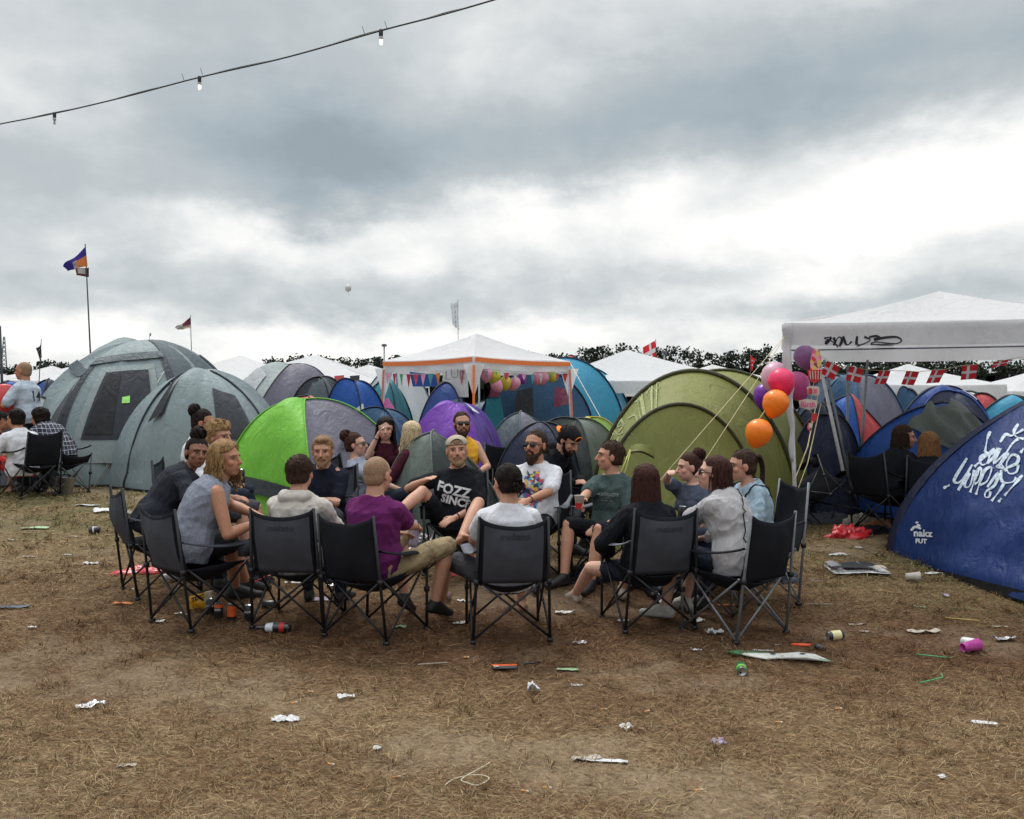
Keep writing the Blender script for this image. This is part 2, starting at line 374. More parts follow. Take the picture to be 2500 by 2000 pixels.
# ---------------------------------------------------------------- straw and grass blades
def blades(n, seed, yr, wfun, ln, wd, lie, name, cf=.55, per=28, el0=.1):
    r = np.random.RandomState(seed)
    y = yr[0]+(yr[1]-yr[0])*r.rand(n)**1.0; x = (r.rand(n)*2-1)*(y*.62+.3)
    # clumping
    cl = r.rand(n) < cf; nc = n//per; cy = yr[0]+(yr[1]-yr[0])*r.rand(nc); cx = (r.rand(nc)*2-1)*(cy*.62+.3); ci = r.randint(0, nc, n)
    rad = (.05+.07*(ci % 5 == 0))*np.abs(r.normal(size=n)); an = r.rand(n)*6.28
    x = np.where(cl, cx[ci]+rad*np.cos(an), x); y = np.where(cl, cy[ci]+rad*np.sin(an), y)
    s = soil_w(x, y); g = green_w(x, y); rd = red_w(x, y); keep = r.rand(n) < wfun(s, g)
    x, y, cl, g, an, rd, s = (a[keep] for a in (x, y, cl, g, an, rd, s)); n = len(x)
    az = np.where(cl, an, r.rand(n)*6.28)
    az = np.where(r.rand(n) < .5, az, np.where(r.rand(n) < .5, 0, 3.14)+r.normal(size=n)*.6)
    L = ln*(.35+r.rand(n)*1.1); L = np.where(cl, L*1.0, L); elv = np.where(cl, np.abs(r.normal(size=n))*lie*1.3+el0, np.abs(r.normal(size=n))*lie*.5)
    elv = np.clip(elv+g*.25, 0, 1.35)
    d = np.stack([np.cos(az)*np.cos(elv), np.sin(az)*np.cos(elv), np.sin(elv)], 1)
    sdv = np.stack([-np.sin(az), np.cos(az), r.normal(size=n)*.35], 1); W_ = wd*(.5+r.rand(n))*(1+.06*(y-4))
    p0 = np.stack([x, y, gz(x, y)+nz(np.stack([x, y, x*0], 1), .5, 1)*.012+.001+r.rand(n)*.006], 1)
    bend = np.stack([r.normal(size=n)*.25, r.normal(size=n)*.25, -.25*elv-.05], 1)
    pts = [p0+d*L[:, None]*t+bend*(L*t*t)[:, None] for t in (0, .5, 1)]
    wt = (1, .85, .25); vs = np.stack([pts[k]+sgn*sdv*W_[:, None]*wt[k]/2 for k in range(3) for sgn in (-1, 1)], 1)
    vs[:, :, 2] = np.maximum(vs[:, :, 2], (gz(vs[:, :, 0], vs[:, :, 1])-.006))
    V_ = vs.reshape(-1, 3); b0 = np.arange(n)*6
    q = np.stack([np.stack([b0, b0+1, b0+3, b0+2], 1), np.stack([b0+2, b0+3, b0+5, b0+4], 1)], 1).reshape(-1, 4)
    me = bpy.data.meshes.new(name); me.vertices.add(len(V_)); me.vertices.foreach_set('co', V_.ravel()); me.loops.add(q.size); me.loops.foreach_set('vertex_index', q.ravel())
    me.polygons.add(len(q)); me.polygons.foreach_set('loop_start', np.arange(0, q.size, 4)); me.polygons.foreach_set('loop_total', np.full(len(q), 4)); me.update()
    t = r.rand(n)[:, None]; straw = np.array([.44, .32, .175])*(.34+.62*t); dark = np.array([.14, .075, .034])*(.5+t); gr = np.array([.13, .135, .05])*(.35+1.0*t)
    isd = (r.rand(n) < .46+.3*rd+.25*nz(np.stack([x, y, x*0], 1), .8, 31))[:, None]; colr = np.where(isd, dark, straw)
    colr = colr*(1-.45*rd[:, None]*np.array([.7, 1, 1.1])); isg = (r.rand(n) < g*1.0)[:, None]; colr = np.where(isg, gr, colr)
    vcolor(me, np.repeat(colr, 6, 0)); return me
sm = bpy.data.materials.new('straw'); sm.use_nodes = True; nt = sm.node_tree; V.nt = nt; b = nt.nodes['Principled BSDF']
at = nt.nodes.new('ShaderNodeAttribute'); at.attribute_name = 'Col'; nt.links.new(at.outputs['Color'], b.inputs['Base Color']); b.inputs['Roughness'].default_value = .8; b.inputs['Specular IOR Level'].default_value = .2
GQ = 1.0
obj('dry_grass', blades(int(230000*GQ), 1, (3.2, 8.5), lambda s, g: .97-.80*s, .050, .0024, .38, 'dry_grass'), sm, None, False, kind='stuff', label='trampled straw and dry grass across the field', category='grass')
obj('grass_tufts', blades(26000, 7, (3.2, 9), lambda s, g: .85-.3*s, .060, .0030, .55, 'grass_tufts', 1.01, 44, .35), sm, None, False, kind='stuff', label='small dry tufts standing out of the trampled field', category='grass')
obj('field_grass', blades(int(90000*GQ), 2, (8.0, 16), lambda s, g: .9-.4*s, .070, .0045, .6, 'field_grass'), sm, None, False, kind='stuff', label='brown and green grass towards the tents', category='grass')
# ---------------------------------------------------------------- far wood
def wood():
    r = np.random.RandomState(5); vs = []; cs = []
    def top(px):   # skyline height in the photograph's pixels
        pts = [(-200, 888), (30, 892), (60, 900), (120, 880), (180, 892), (260, 905), (620, 905), (650, 875), (760, 872), (860, 876), (960, 868), (1060, 870), (1250, 872), (1330, 862), (1380, 868), (1410, 858), (1480, 850), (1600, 852), (1700, 858), (1800, 856), (1900, 852), (1960, 862), (2100, 868), (2300, 880), (2700, 880)]
        return np.interp(px, [a for a, _ in pts], [b for _, b in pts])
    lumps = []
    for row, (d0, k) in enumerate(((150, 1.0), (158, 1.04), (166, 1.0))):
        px = -250
        while px < 2750:
            d = d0+r.rand()*6; x = (px-CX)/F*d; h = (1000-top(px))/F*d*k*(.93+.09*r.rand())+1.1
            rr = 1.7+1.5*r.rand(); lumps.append((x, d, h, rr)); px += (rr*1.35)*F/d
    for (x, y, h, rr) in lumps:
        base = .5; n = 430
        # sub-clusters
        m = 13; t = r.rand(m); cz = base+1.2+(h-1.6)*np.sqrt(t)*1.0; rad = rr*np.sqrt(np.clip(1-((cz-base-h*.52)/(h*.56))**2, .05, 1)); a = r.rand(m)*6.28
        cc = np.stack([x+rad*.7*np.cos(a), y+rad*.7*np.sin(a), cz], 1); cc[0] = (x, y, base+h-.7)
        i = r.randint(0, m, n); cr = .55+.6*r.rand(m); dd = r.normal(size=(n, 3)); dd /= np.linalg.norm(dd, axis=1)[:, None]
        p = cc[i]+dd*cr[i][:, None]*(.55+.5*r.rand(n))[:, None]; p[:, 2] = np.maximum(p[:, 2], base)
        s = .11+.20*r.rand(n); u = r.normal(size=(n, 3)); u /= np.linalg.norm(u, axis=1)[:, None]; w = np.cross(u, r.normal(size=(n, 3))); w /= np.linalg.norm(w, axis=1)[:, None]
        vs.append(np.stack([p-u*s[:, None], p+w*s[:, None]*.8, p+u*s[:, None], p-w*s[:, None]*.8], 1).reshape(-1, 3))
        tone = np.repeat((.65+.5*r.rand(m))[i]*(.7+.6*r.rand(n)), 4); cs.append(tone)
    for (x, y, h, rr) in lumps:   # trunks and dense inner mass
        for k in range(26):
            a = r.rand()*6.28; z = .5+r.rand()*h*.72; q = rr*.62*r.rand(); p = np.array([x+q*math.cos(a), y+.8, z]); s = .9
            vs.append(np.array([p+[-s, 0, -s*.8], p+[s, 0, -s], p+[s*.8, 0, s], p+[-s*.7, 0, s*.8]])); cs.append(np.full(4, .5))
    v = np.vstack(vs); cs = np.concatenate(cs); n = len(v)//4; me = bpy.data.meshes.new('distant_wood')
    me.vertices.add(len(v)); me.vertices.foreach_set('co', v.ravel()); me.loops.add(n*4); me.loops.foreach_set('vertex_index', np.arange(n*4))
    me.polygons.add(n); me.polygons.foreach_set('loop_start', np.arange(0, n*4, 4)); me.polygons.foreach_set('loop_total', np.full(n, 4)); me.update()
    vcolor(me, np.outer(cs, (.026, .036, .024)))
    m = bpy.data.materials.new('far_leaves'); m.use_nodes = True; nt = m.node_tree; b = nt.nodes['Principled BSDF']
    at = nt.nodes.new('ShaderNodeAttribute'); at.attribute_name = 'Col'; nt.links.new(at.outputs['Color'], b.inputs['Base Color']); b.inputs['Roughness'].default_value = .8; b.inputs['Specular IOR Level'].default_value = .2
    obj('distant_wood', me, m, None, False, kind='stuff', label='dark line of broadleaf wood along the horizon', category='trees')
wood()
# ================================================================ folding camping chairs
def cloth_col(key, rgb, **kw): return M(key, rgb, **{**dict(rough=.85, var=.07, sc_=9, bump=.25, bsc=350, spec=.2), **kw})
BLK = cloth_col('black_polyester', (.008, .009, .014)); GRY = cloth_col('grey_polyester', (.052, .056, .072)); LGR = cloth_col('light_grey_polyester', (.15, .16, .185))
TUBE_BLK = M('black_tube', (.009, .010, .014), rough=.45, var=.15, bump=.03, spec=.4)
TUBE_GRY = M('grey_tube', (.14, .145, .16), rough=.35, var=.15, bump=.03, spec=.5, metal=.3)
JOINT = M('black_plastic', (.012, .012, .015), rough=.45, bump=.05)
LOGO = M('dark_print', (.020, .022, .030), rough=.7, bump=0)
def wrk(v, amp, f, seed): return nz(v, f, seed)*amp
def make_chair(pos, yaw, label, back=GRY, seat=BLK, arm=BLK, tube=TUBE_BLK, edge=BLK, group='folding camping chairs', w=.485, h=.87, seed=0, logo=False, cup=True, sag=.10, cscale=1.0):
    t = thing('camping_chair', label, 'chair', pos, -yaw, group); t.scale = (cscale,)*3
    hw = w/2; yb, yf = -.23, .26; rr = np.random.RandomState(seed)
    feet = {(-1, -1): (-hw-.02, yb), (1, -1): (hw+.02, yb), (-1, 1): (-hw-.02, yf), (1, 1): (hw+.02, yf)}
    topb = {s: np.array([s*(hw-.012), yb-.105, h+rr.normal()*.008]) for s in (-1, 1)}
    topf = {s: np.array([s*(hw+.015), yf+.01, .60]) for s in (-1, 1)}
    seatc = {(s, e): np.array([s*(hw-.01), (yb+.0 if e < 0 else yf-.02), .43 if e < 0 else .45]) for s in (-1, 1) for e in (-1, 1)}
    for (s, e), (fx, fy) in feet.items():
        m = MB(); f0 = np.array([fx, fy, .012]); tp = topb[s] if e < 0 else topf[s]
        m.tube([f0, f0*.5+tp*.5, tp], .0105, 8); m.box((fx, fy, .012), (.036, .036, .024), None, 1)
        m.box(f0+[0, 0, .0]+(tp-f0)*.48, (.03, .03, .035), None, 1); m.build('leg', [tube, JOINT], t)
    m = MB()
    def cross(a, b, off):
        f1 = np.array([*feet[a], .03]); f2 = np.array([*feet[b], .03]); t1 = seatc[b]*1.0; t2 = seatc[a]*1.0; o = np.array(off)*.008
        m.tube([f1+o, t1+o], .0085, 7); m.tube([f2-o, t2-o], .0085, 7)
        md = (f1+t1)/2; m.lathe([(.012, -.014), (.012, .014)], md, off, 8, 1)
    cross((-1, -1), (1, -1), (0, -1, 0)); cross((-1, 1), (1, 1), (0, 1, 0)); cross((-1, -1), (-1, 1), (-1, 0, 0)); cross((1, -1), (1, 1), (1, 0, 0))
    m.build('cross_braces', [tube, JOINT], t)
    # seat sling
    n = 14; g = np.zeros((n+1, n+1, 3)); d = np.zeros_like(g)
    for i in range(n+1):
        for j in range(n+1):
            u, v = i/n, j/n
            a = seatc[(-1, -1)]*(1-u)+seatc[(1, -1)]*u; b = seatc[(-1, 1)]*(1-u)+seatc[(1, 1)]*u; p = a*(1-v)+b*v
            p = p-np.array([0, 0, (sag+.035)*(4*u*(1-u))**.8*(.35+.65*4*v*(1-v))]); g[i, j] = p
    v = g.reshape(-1, 3); v[:, 2] += wrk(v, .006, 3.5, seed+1); MB().grid(g).build('seat', seat, t, solid=.006)
    # back sling
    zt = h; g = np.zeros((n+1, n+1, 3))
    for i in range(n+1):
        for j in range(n+1):
            u, q = i/n, j/n
            lo = np.array([(-1+2*u)*(hw-.006), yb-.01, .41]); L = topb[-1]; Rr = topb[1]; tp = L*(1-u)+Rr*u
            pn = 4*u*(1-u); tp = tp+np.array([0, 0, -.060*pn**.7]); p = lo*(1-q)+tp*q
            p[1] -= .055*pn**.9*(.4+.9*math.sin(math.pi*min(1, q*.95))); g[i, j] = p
    v = g.reshape(-1, 3); v[:, 1] += (wrk(v*np.array([1, 1, .5]), .012, 3.4, seed+2)-np.abs(wrk(v, .010, 5.0, seed+5)))*np.clip((v[:, 2]-.4)/.1, 0, 1)
    mb = MB().grid(g, mfun=lambda i, j: 1 if (i in (0, n-1) or j in (n-1,)) else 0); bk = mb.build('backrest', [back, edge], t, solid=.006)
    if logo:
        inv = inv_of(t); Mw = np.array(world_of(t)); bv = bvh_of([bk]); fw = Mw[:3, 1]
        # faded maker's lettering across the top of the back
        o = (Mw@np.array([0, -.6, h-.135, 1]))[:3]
        me = text_mesh('mekano', .062, bold=.001, shear=.25); v = mesh_np(me); w_ = o+np.outer(v[:, 0], Mw[:3, 0])+np.outer(v[:, 1], (0, 0, 1.)); w_ = project(w_, bv, fw, .006); set_np(me, w_@inv[:3, :3].T+inv[:3, 3])
        obj('lettering', me, LOGO, bk, False)
    # arms
    for s in (-1, 1):
        a = np.array([s*(hw+.005), yb-.055, .655+rr.normal()*.01]); b = topf[s]+[0, .0, .005]; k = 12; g = np.zeros((k+1, 5, 3))
        for i in range(k+1):
            u = i/k
            for j in range(5):
                q = (j-2)/2; wd = .018+.030*min(1, max(0, (u-.25)/.35)); p = a*(1-u)+b*u+np.array([q*wd, 0, -.035*4*u*(1-u)-.012*q*q]); g[i, j] = p
        MB().grid(g).build('armrest', arm, t, solid=.005)
        if s > 0 and cup:
            c = b+np.array([.0, -.07, -.01]); m = MB(); m.lathe([(.041, -.11), (.046, -.05), (.048, 0)], c, (0, 0, 1), 14, cap=False); m.lathe([(.001, -.11), (.041, -.11)], c, (0, 0, 1), 14, cap=False)
            m.build('cup_holder', arm, t, solid=.003)
    return t
# ================================================================ people
def skin_mat(key, col):
    m = M(key, col, rough=.55, var=.05, sc_=40, bump=.08, bsc=220, vcol='Col', spec=.35); b = m.node_tree.nodes['Principled BSDF']
    b.inputs['Subsurface Weight'].default_value = .08; b.inputs['Subsurface Radius'].default_value = (.02, .008, .004); return m
SKINS = {'pale': skin_mat('skin_pale', (.56, .33, .25)), 'fair': skin_mat('skin_fair', (.48, .255, .175)), 'tan': skin_mat('skin_tan', (.40, .195, .12)), 'brown': skin_mat('skin_brown', (.23, .11, .065))}
HAIRC = {'brown': (.040, .021, .014), 'dark': (.012, .008, .007), 'blond': (.24, .145, .065), 'paleblond': (.50, .39, .24), 'ginger': (.22, .105, .045), 'redbrown': (.045, .017, .013), 'light': (.24, .15, .085), 'grey': (.2, .17, .14)}
def hair_mat(k):
    if 'hair_'+k in MATS: return MATS['hair_'+k]
    m = bpy.data.materials.new('hair_'+k); m.use_nodes = True; V.nt = m.node_tree; b = V.nt.nodes['Principled BSDF']; mp = V.nt.nodes.new('ShaderNodeMapping'); V.nt.links.new(V.nt.nodes.new('ShaderNodeTexCoord').outputs['Object'], mp.inputs[0]); mp.inputs['Scale'].default_value = (1, 1, .16)
    c = HAIRC[k]; n_ = noise(V(mp.outputs[0]), 120, 3, .7); V.nt.links.new(ramp(n_, [(.32, tuple(x*.40 for x in c)), (.5, c), (.68, tuple(min(1, x*1.4) for x in c))]).k, b.inputs['Base Color']); b.inputs['Roughness'].default_value = .7; b.inputs['Specular IOR Level'].default_value = .15
    bn = V.nt.nodes.new('ShaderNodeBump'); bn.inputs['Strength'].default_value = .6; bn.inputs['Distance'].default_value = .004; V.nt.links.new(n_.k, bn.inputs['Height']); V.nt.links.new(bn.outputs[0], b.inputs['Normal']); MATS['hair_'+k] = m; return m
EYE = M('eye_white', (.34, .29, .26), rough=.2, bump=0); IRIS = M('iris', (.03, .025, .02), rough=.15, bump=0); LENS = M('dark_lens', (.008, .008, .010), rough=.12, bump=0, spec=.6)
def cloth(key, rgb, **kw): return M(key, rgb, **{**dict(rough=.9, var=.06, sc_=14, bump=.3, bsc=260, spec=.15), **kw})
def ik(a, t, l1, l2, hint):
    d = t-a; L = np.linalg.norm(d); Lc = min(max(L, abs(l1-l2)+.01), (l1+l2)*.995); dn = d/(L+1e-9); t = a+dn*Lc
    c = (l1*l1+Lc*Lc-l2*l2)/(2*l1*Lc); c = max(-1, min(1, c)); h = np.asarray(hint, float); h = unit(h-dn*(h@dn))
    return a+dn*l1*c+h*l1*math.sqrt(1-c*c), t
def hand(mb, w, d, up, side, k, curl=.5):
    """w wrist, d pointing direction, up = back of the hand, side=+1 thumb towards cross(d,up)"""
    d = unit(d); up = unit(up-d*(up@d)); r = unit(np.cross(d, up))*side
    pc = w+d*.045*k
    Rm = np.stack([r, d, up], 1); mb.ell(pc, (.040*k, .050*k, .016*k), Rm, 10, 8); mb.cone(w, .024*k, pc, .024*k, 8)
    for i, (o, ln) in enumerate(((.030, .072), (.010, .080), (-.010, .074), (-.029, .058))):
        p = w+d*.082*k+r*o*k; dd = d; ang = curl*(.55+.1*i); L = ln*k
        for s, f in ((0, .45), (1, .32), (2, .26)):
            dd = unit(dd*math.cos(ang*.8)-up*math.sin(ang*.8)); upn = unit(np.cross(r*side, dd)) ; q = p+dd*L*f; mb.cone(p, (.0095-.0012*s)*k, q, (.0085-.0012*s)*k, 7, 2); p = q
            up = up if s else up
    tb = w+d*.022*k+r*.028*k; t1 = tb+unit(d*.7+r*.75-up*.25)*.038*k; t2 = t1+unit(d*.95+r*.2-up*.3*(.5+curl))*.032*k
    mb.cone(tb, .013*k, t1, .011*k, 7, 2); mb.cone(t1, .0105*k, t2, .009*k, 7, 2)
def loft(mb, secs, n=20):
    """secs: (center, right, fwd, hw, hd) superellipse rings, closed"""
    th = np.linspace(0, 2*math.pi, n, endpoint=False); c, s = np.cos(th), np.sin(th); e = .82
    rings = [C+np.outer(np.sign(c)*np.abs(c)**e*hw, r)+np.outer(np.sign(s)*np.abs(s)**e*hd, f) for C, r, f, hw, hd in secs]
    mb.grid(np.array(rings), closev=True); b0 = mb.n-len(secs)*n
    mb.f.append(tuple(b0+i for i in range(n))[::-1]); mb.f.append(tuple(b0+(len(secs)-1)*n+i for i in range(n))); mb.mi += [0, 0]
def ax_rot(axis, a):
    x, y, z = unit(axis); c, s = math.cos(a), math.sin(a); C = 1-c
    return np.array([[c+x*x*C, x*y*C-z*s, x*z*C+y*s], [y*x*C+z*s, c+y*y*C, y*z*C-x*s], [z*x*C-y*s, z*y*C+x*s, c+z*z*C]])
PEOPLE = {}
def person(key, label, px, py, d, yaw, lean=0, curve=0, side=0, twist=0, hyaw=None, hpitch=0, hroll=0, sex='m', k=.97, skin='fair', fat=1.0,
           handL=(-.12, .36, .16), handR=(.12, .36, .16), elL=(-1, -.5, -.5), elR=(1, -.5, -.5), curlL=.5, curlR=.5,
           footL=(-.13, .52), footR=(.13, .52), knL=(-.15, .5, 1), knR=(.15, .5, 1), stand=False, feet='shoe', shoecol=(.02, .02, .022),
           top=None, sleeve=.55, topname='t_shirt', loose=1.0, pants=None, legs=1.9, pantname='trousers', hair='short', hc='brown', beard=None, glasses=False, cap=None, vox=.0065, chair=None, hood=False, hem=.10, neck_w=1.0, faceon=True, seatback=0.0, hairlen=None, wavy=0, bunpos=(0, -.085, .105)):
    yaw, hyaw = R(yaw), R(yaw if hyaw is None else hyaw)
    fwd0 = np.array([math.sin(yaw), math.cos(yaw), 0]); rt0 = np.array([math.cos(yaw), -math.sin(yaw), 0]); UP = np.array([0, 0, 1.])
    fem = sex == 'f'; sw = (.88 if fem else 1.0)
    # spine
    S = [np.zeros(3)]; Fr = []; L = .50*k/5
    for i in range(6):
        a = R(lean)+R(curve)*i/5; sd = R(side)*(.3+.7*i/5); tw = R(twist)*i/5
        r = ax_rot(UP, -tw)@rt0; f = ax_rot(UP, -tw)@fwd0; u = ax_rot(r, -a)@UP; u = ax_rot(f, sd)@u; f2 = unit(np.cross(u, r)); r = unit(np.cross(f2, u)); Fr.append((r, f2, u))
        if i < 5: S.append(S[-1]+u*L)
    r5, f5, u5 = Fr[5]; neck = S[5]; hf = np.array([math.sin(hyaw), math.cos(hyaw), 0]); hr = np.array([math.cos(hyaw), -math.sin(hyaw), 0])
    hp = ax_rot(hr, R(hpitch)); hf2 = hp@hf; hu = hp@UP; rr_ = ax_rot(hf2, R(hroll)); hr = rr_@hr; hu = rr_@hu; HM = np.stack([hr, hf2, hu], 1)
    headc = neck+u5*.055*k+(hu*.6+UP*.4)*.098*k+hf2*.022*k
    O = P(px, py, d)-headc; ground = float(gz(O[0], O[1])); hipz = O[2]-ground
    W_ = lambda p: p+O
    hs = min(k, 1.03)*(1.09 if fem else 1.12)
    HL = lambda q: headc+O+HM@(np.asarray(q, float)*hs)
    SEC = [(-.06, .150, .120), (.02, .172, .130), (.10, .165, .122), (.20, .142 if not fem else .125, .105), (.32, .160 if not fem else .14, .115), (.41, .172*sw, .110), (.46, .135*sw, .085), (.495, .088, .066), (.52, .066, .058)]
    def at(t):
        x = max(0, min(4.999, t*k/L)) ; i = int(x); q = x-i; c = S[i]*(1-q)+S[i+1]*q
        if t < 0: c = S[0]+Fr[0][2]*t*k
        if t > .5: c = S[5]+Fr[5][2]*(t-.5)*k
        j = min(5, i+(1 if q > .5 else 0)); return c, Fr[j]
    def torso(mb, infl=0, t0=-9, t1=9, neckw=0):
        ss = []
        for t, a, b in SEC:
            if t < t0 or t > t1: continue
            c, (r, f, u) = at(t); fa = fat if .02 < t < .4 else (1+(fat-1)*.4); ss.append((W_(c+f*(.012*k*(fat-1)*4 if t < .35 else 0)), r, f, (a*fa+infl+(neckw if t > .49 else 0))*k, (b*fa+infl+(neckw if t > .49 else 0))*k))
        loft(mb, ss)
    sh = {}; hipj = {}
    for s in (-1, 1):
        c, (r, f, u) = at(.425); sh[s] = W_(c+r*s*.160*sw*k+f*.0); c, (r, f, u) = at(0.0); hipj[s] = W_(c+r*s*.088*k)
    loc = lambda q: O+rt0*q[0]*k+fwd0*q[1]*k+UP*q[2]*k
    wrist = {}; elb = {}; knee = {}; ank = {}
    for s, ft, kn in ((-1, footL, knL), (1, footR, knR)):
        if ft[0] == 'w': tg = P(*ft[1:])
        elif len(ft) == 2: tg = loc((ft[0], ft[1], 0)); tg[2] = float(gz(tg[0], tg[1]))+.085*k
        else: tg = loc(ft)
        knee[s], ank[s] = ik(hipj[s], tg, .44*k, .42*k, rt0*kn[0]+fwd0*kn[1]+UP*kn[2])
    for s, hnd, el in ((-1, handL, elL), (1, handR, elR)):
        tg = P(*hnd[1:]) if hnd[0] == 'w' else (knee[hnd[1]]+np.array([0, 0, .085*k])-fwd0*.09*k if hnd[0] == 'k' else loc(hnd))
        elb[s], wrist[s] = ik(sh[s], tg, .285*k, .255*k, rt0*el[0]+fwd0*el[1]+UP*el[2])
    # ---- body
    mb = MB(); torso(mb)
    if fem:
        for s in (-1, 1):
            c, (r, f, u) = at(.33); mb.ell(W_(c+r*s*.07*k+f*.085*k), (.058*k, .055*k, .055*k))
    sfac = .90 if fem else 1.0
    for s in (-1, 1):
        A, E, Wr = sh[s], elb[s], wrist[s]; mb.cone(A, .054*k*sfac, A*.35+E*.65, .044*k*sfac, 12); mb.cone(A*.35+E*.65, .044*k*sfac, E, .037*k*sfac); mb.cone(E, .038*k*sfac, E*.65+Wr*.35, .040*k*sfac, 12); mb.cone(E*.65+Wr*.35, .040*k*sfac, Wr, .0245*k*sfac, 12)
        mb.cone(W_(at(.42)[0]), .07*k, A, .05*k*sfac, 12); mb.cone(W_(at(.50)[0])-UP*.0, .052*k*sfac, A+UP*.012*k, .040*k*sfac, 10)
        d_ = unit(Wr-E); bk = unit(UP*.8+rt0*s*.5); hand(mb, Wr, d_, bk, s*-1, k*.97*(.93 if fem else 1), curlL if s < 0 else curlR)
        H, K_, Ak = hipj[s], knee[s], ank[s]; mb.cone(H, .082*k, H*.4+K_*.6, .067*k, 14); mb.cone(H*.4+K_*.6, .068*k, K_, .053*k, 12)
        bkd = unit(np.cross(np.cross(K_-H, Ak-K_), Ak-K_)) if np.linalg.norm(np.cross(K_-H, Ak-K_)) > 1e-4 else fwd0*-1
        cf = K_*.68+Ak*.32-bkd*.012*k*0; mb.cone(K_, .050*k, cf, .055*k*sfac, 12); mb.cone(cf, .055*k*sfac, Ak, .035*k, 12)
    fd = {}
    for s in (-1, 1):
        g0 = float(gz(ank[s][0], ank[s][1])); flat = ank[s][2]-g0 < .16
        sh_d = unit(ank[s]-knee[s]); base = unit(fwd0*(1.0)+rt0*s*.25); dr = unit(base*np.array([1, 1, 0])) if flat else unit(base-sh_d*(base@sh_d)+sh_d*.25)
        dn = np.array([0, 0, -1.]) if flat else sh_d; fd[s] = (dr, dn); Ak = ank[s]
        heel = Ak+dn*.045*k-dr*.035*k; ball = Ak+dn*.055*k+dr*.12*k; toe = Ak+dn*.062*k+dr*.175*k
        mb.cone(Ak, .033*k, heel, .028*k); mb.cone(Ak+dr*.01*k, .030*k, ball, .024*k, 10, 3); mb.cone(heel, .025*k, ball, .024*k, 10, 3, 0, 1.0)
        sdv = unit(np.cross(dr, dn))
        if feet == 'shoe': continue
        mb.cone(ball+sdv*.018*k, .020*k, toe+sdv*.02*k, .013*k, 8); mb.cone(ball-sdv*.018*k, .018*k, toe-sdv*.015*k-dr*.015*k, .012*k, 8); mb.cone(ball, .019*k, toe, .012*k, 8)
    # ---- head
    mb.cone(W_(neck-u5*.04*k), .068*k*(.84 if fem else 1), HL((0, -.018, -.05)), .060*k*(.80 if fem else 1), 14)
    mb.ell(HL((0, -.008, .032)), (.074*hs, .093*hs, .086*hs), HM, 20, 14); mb.ell(HL((0, .022, -.035)), (.060*hs, .068*hs, .066*hs), HM, 16, 12)
    mb.ell(HL((0, .050, -.078)), ((.030 if fem else .036)*hs, .028*hs, .022*hs), HM)
    for s in (-1, 1):
        mb.ell(HL((s*.038, .060, -.018)), (.024*hs, .022*hs, .022*hs), HM, 10, 8); mb.ell(HL((s*.077, -.002, .0)), (.010*hs, .020*hs, .032*hs), HM, 8, 8)
        mb.cone(HL((s*.012, .083, .036)), .010*hs, HL((s*.046, .064, .032)), .010*hs, 8)
    mb.cone(HL((0, .086, .018)), .009*hs, HL((0, .108, -.020)), .0125*hs, 8); mb.ell(HL((0, .096, -.022)), (.0185*hs, .012*hs, .009*hs), HM, 8, 6)
    mb.ell(HL((0, .082, -.050)), (.024*hs, .012*hs, .0065*hs), HM, 8, 6); mb.ell(HL((0, .080, -.061)), (.021*hs, .012*hs, .0065*hs), HM, 8, 6)
    me = remesh(mb, vox, 4, .55); v = mesh_np(me); lc = ((v-(headc+O))@HM)/hs
    g = lambda c, r: np.exp(-(((lc-np.array(c))/np.array(r))**2).sum(1))
    col = np.ones((len(v), 3)); red = g((0, .09, -.055), (.028, .02, .013))*.8; col *= 1-red[:, None]*np.array([.12, .42, .38])
    ck = g((.045, .06, -.02), (.03, .04, .025))+g((-.045, .06, -.02), (.03, .04, .025))+g((0, .11, -.02), (.02, .02, .02))+g((.08, 0, 0), (.02, .03, .03))+g((-.08, 0, 0), (.02, .03, .03)); col *= 1-np.clip(ck, 0, 1)[:, None]*np.array([.0, .17, .17])
    col *= 1-g((0, .082, -.0555), (.022, .02, .0028))[:, None]*.5
    if not fem and not beard and faceon: col *= 1-np.clip(g((0, .05, -.07), (.055, .06, .03)), 0, 1)[:, None]*.14
    col *= 1+.05*nz(v, 9, 3)[:, None]
    vcolor(me, np.clip(col, 0, 1.2)); body = obj('person', me, SKINS[skin]); tag(body, label, 'person')
    # origin at the hips
    o0 = W_(np.zeros(3)); set_np(me, v-o0); body.location = o0; add = lambda mm: mm
    def fin(me_, name, mat, solid=0, disp=None):
        vv = mesh_np(me_)
        if disp:
            nn = norm_np(me_); amp, f, sd_ = disp; q_ = vv*np.array([1, 1, .55]); vv = vv+nn*(nz(q_, f, sd_)*amp*.8-np.abs(nz(q_, f*1.7, sd_+1))*amp*1.1+.35*amp-np.abs(nz(vv, f*3.1, sd_+2))*amp*.5)[:, None]
        set_np(me_, vv-o0); return obj(name, me_, mat, body)
    # eyes and brows
    eb = MB()
    if glasses:
        for s in (-1, 1):
            eb.ell(HL((s*.032, .093, .008)), (.027*hs, .008*hs, .0185*hs), HM, 12, 6); eb.cone(HL((s*.058, .085, .016)), .0035*hs, HL((s*.080, .0, .012)), .003*hs, 6, 1)
        eb.cone(HL((-.015, .098, .014)), .004*hs, HL((.015, .098, .014)), .004*hs, 6, 1); eb.box(HL((0, .094, .022)), (.110*hs, .008*hs, .007*hs), HM)
        q = eb.build('sunglasses', LENS, body); set_np(q.data, mesh_np(q.data)-o0)
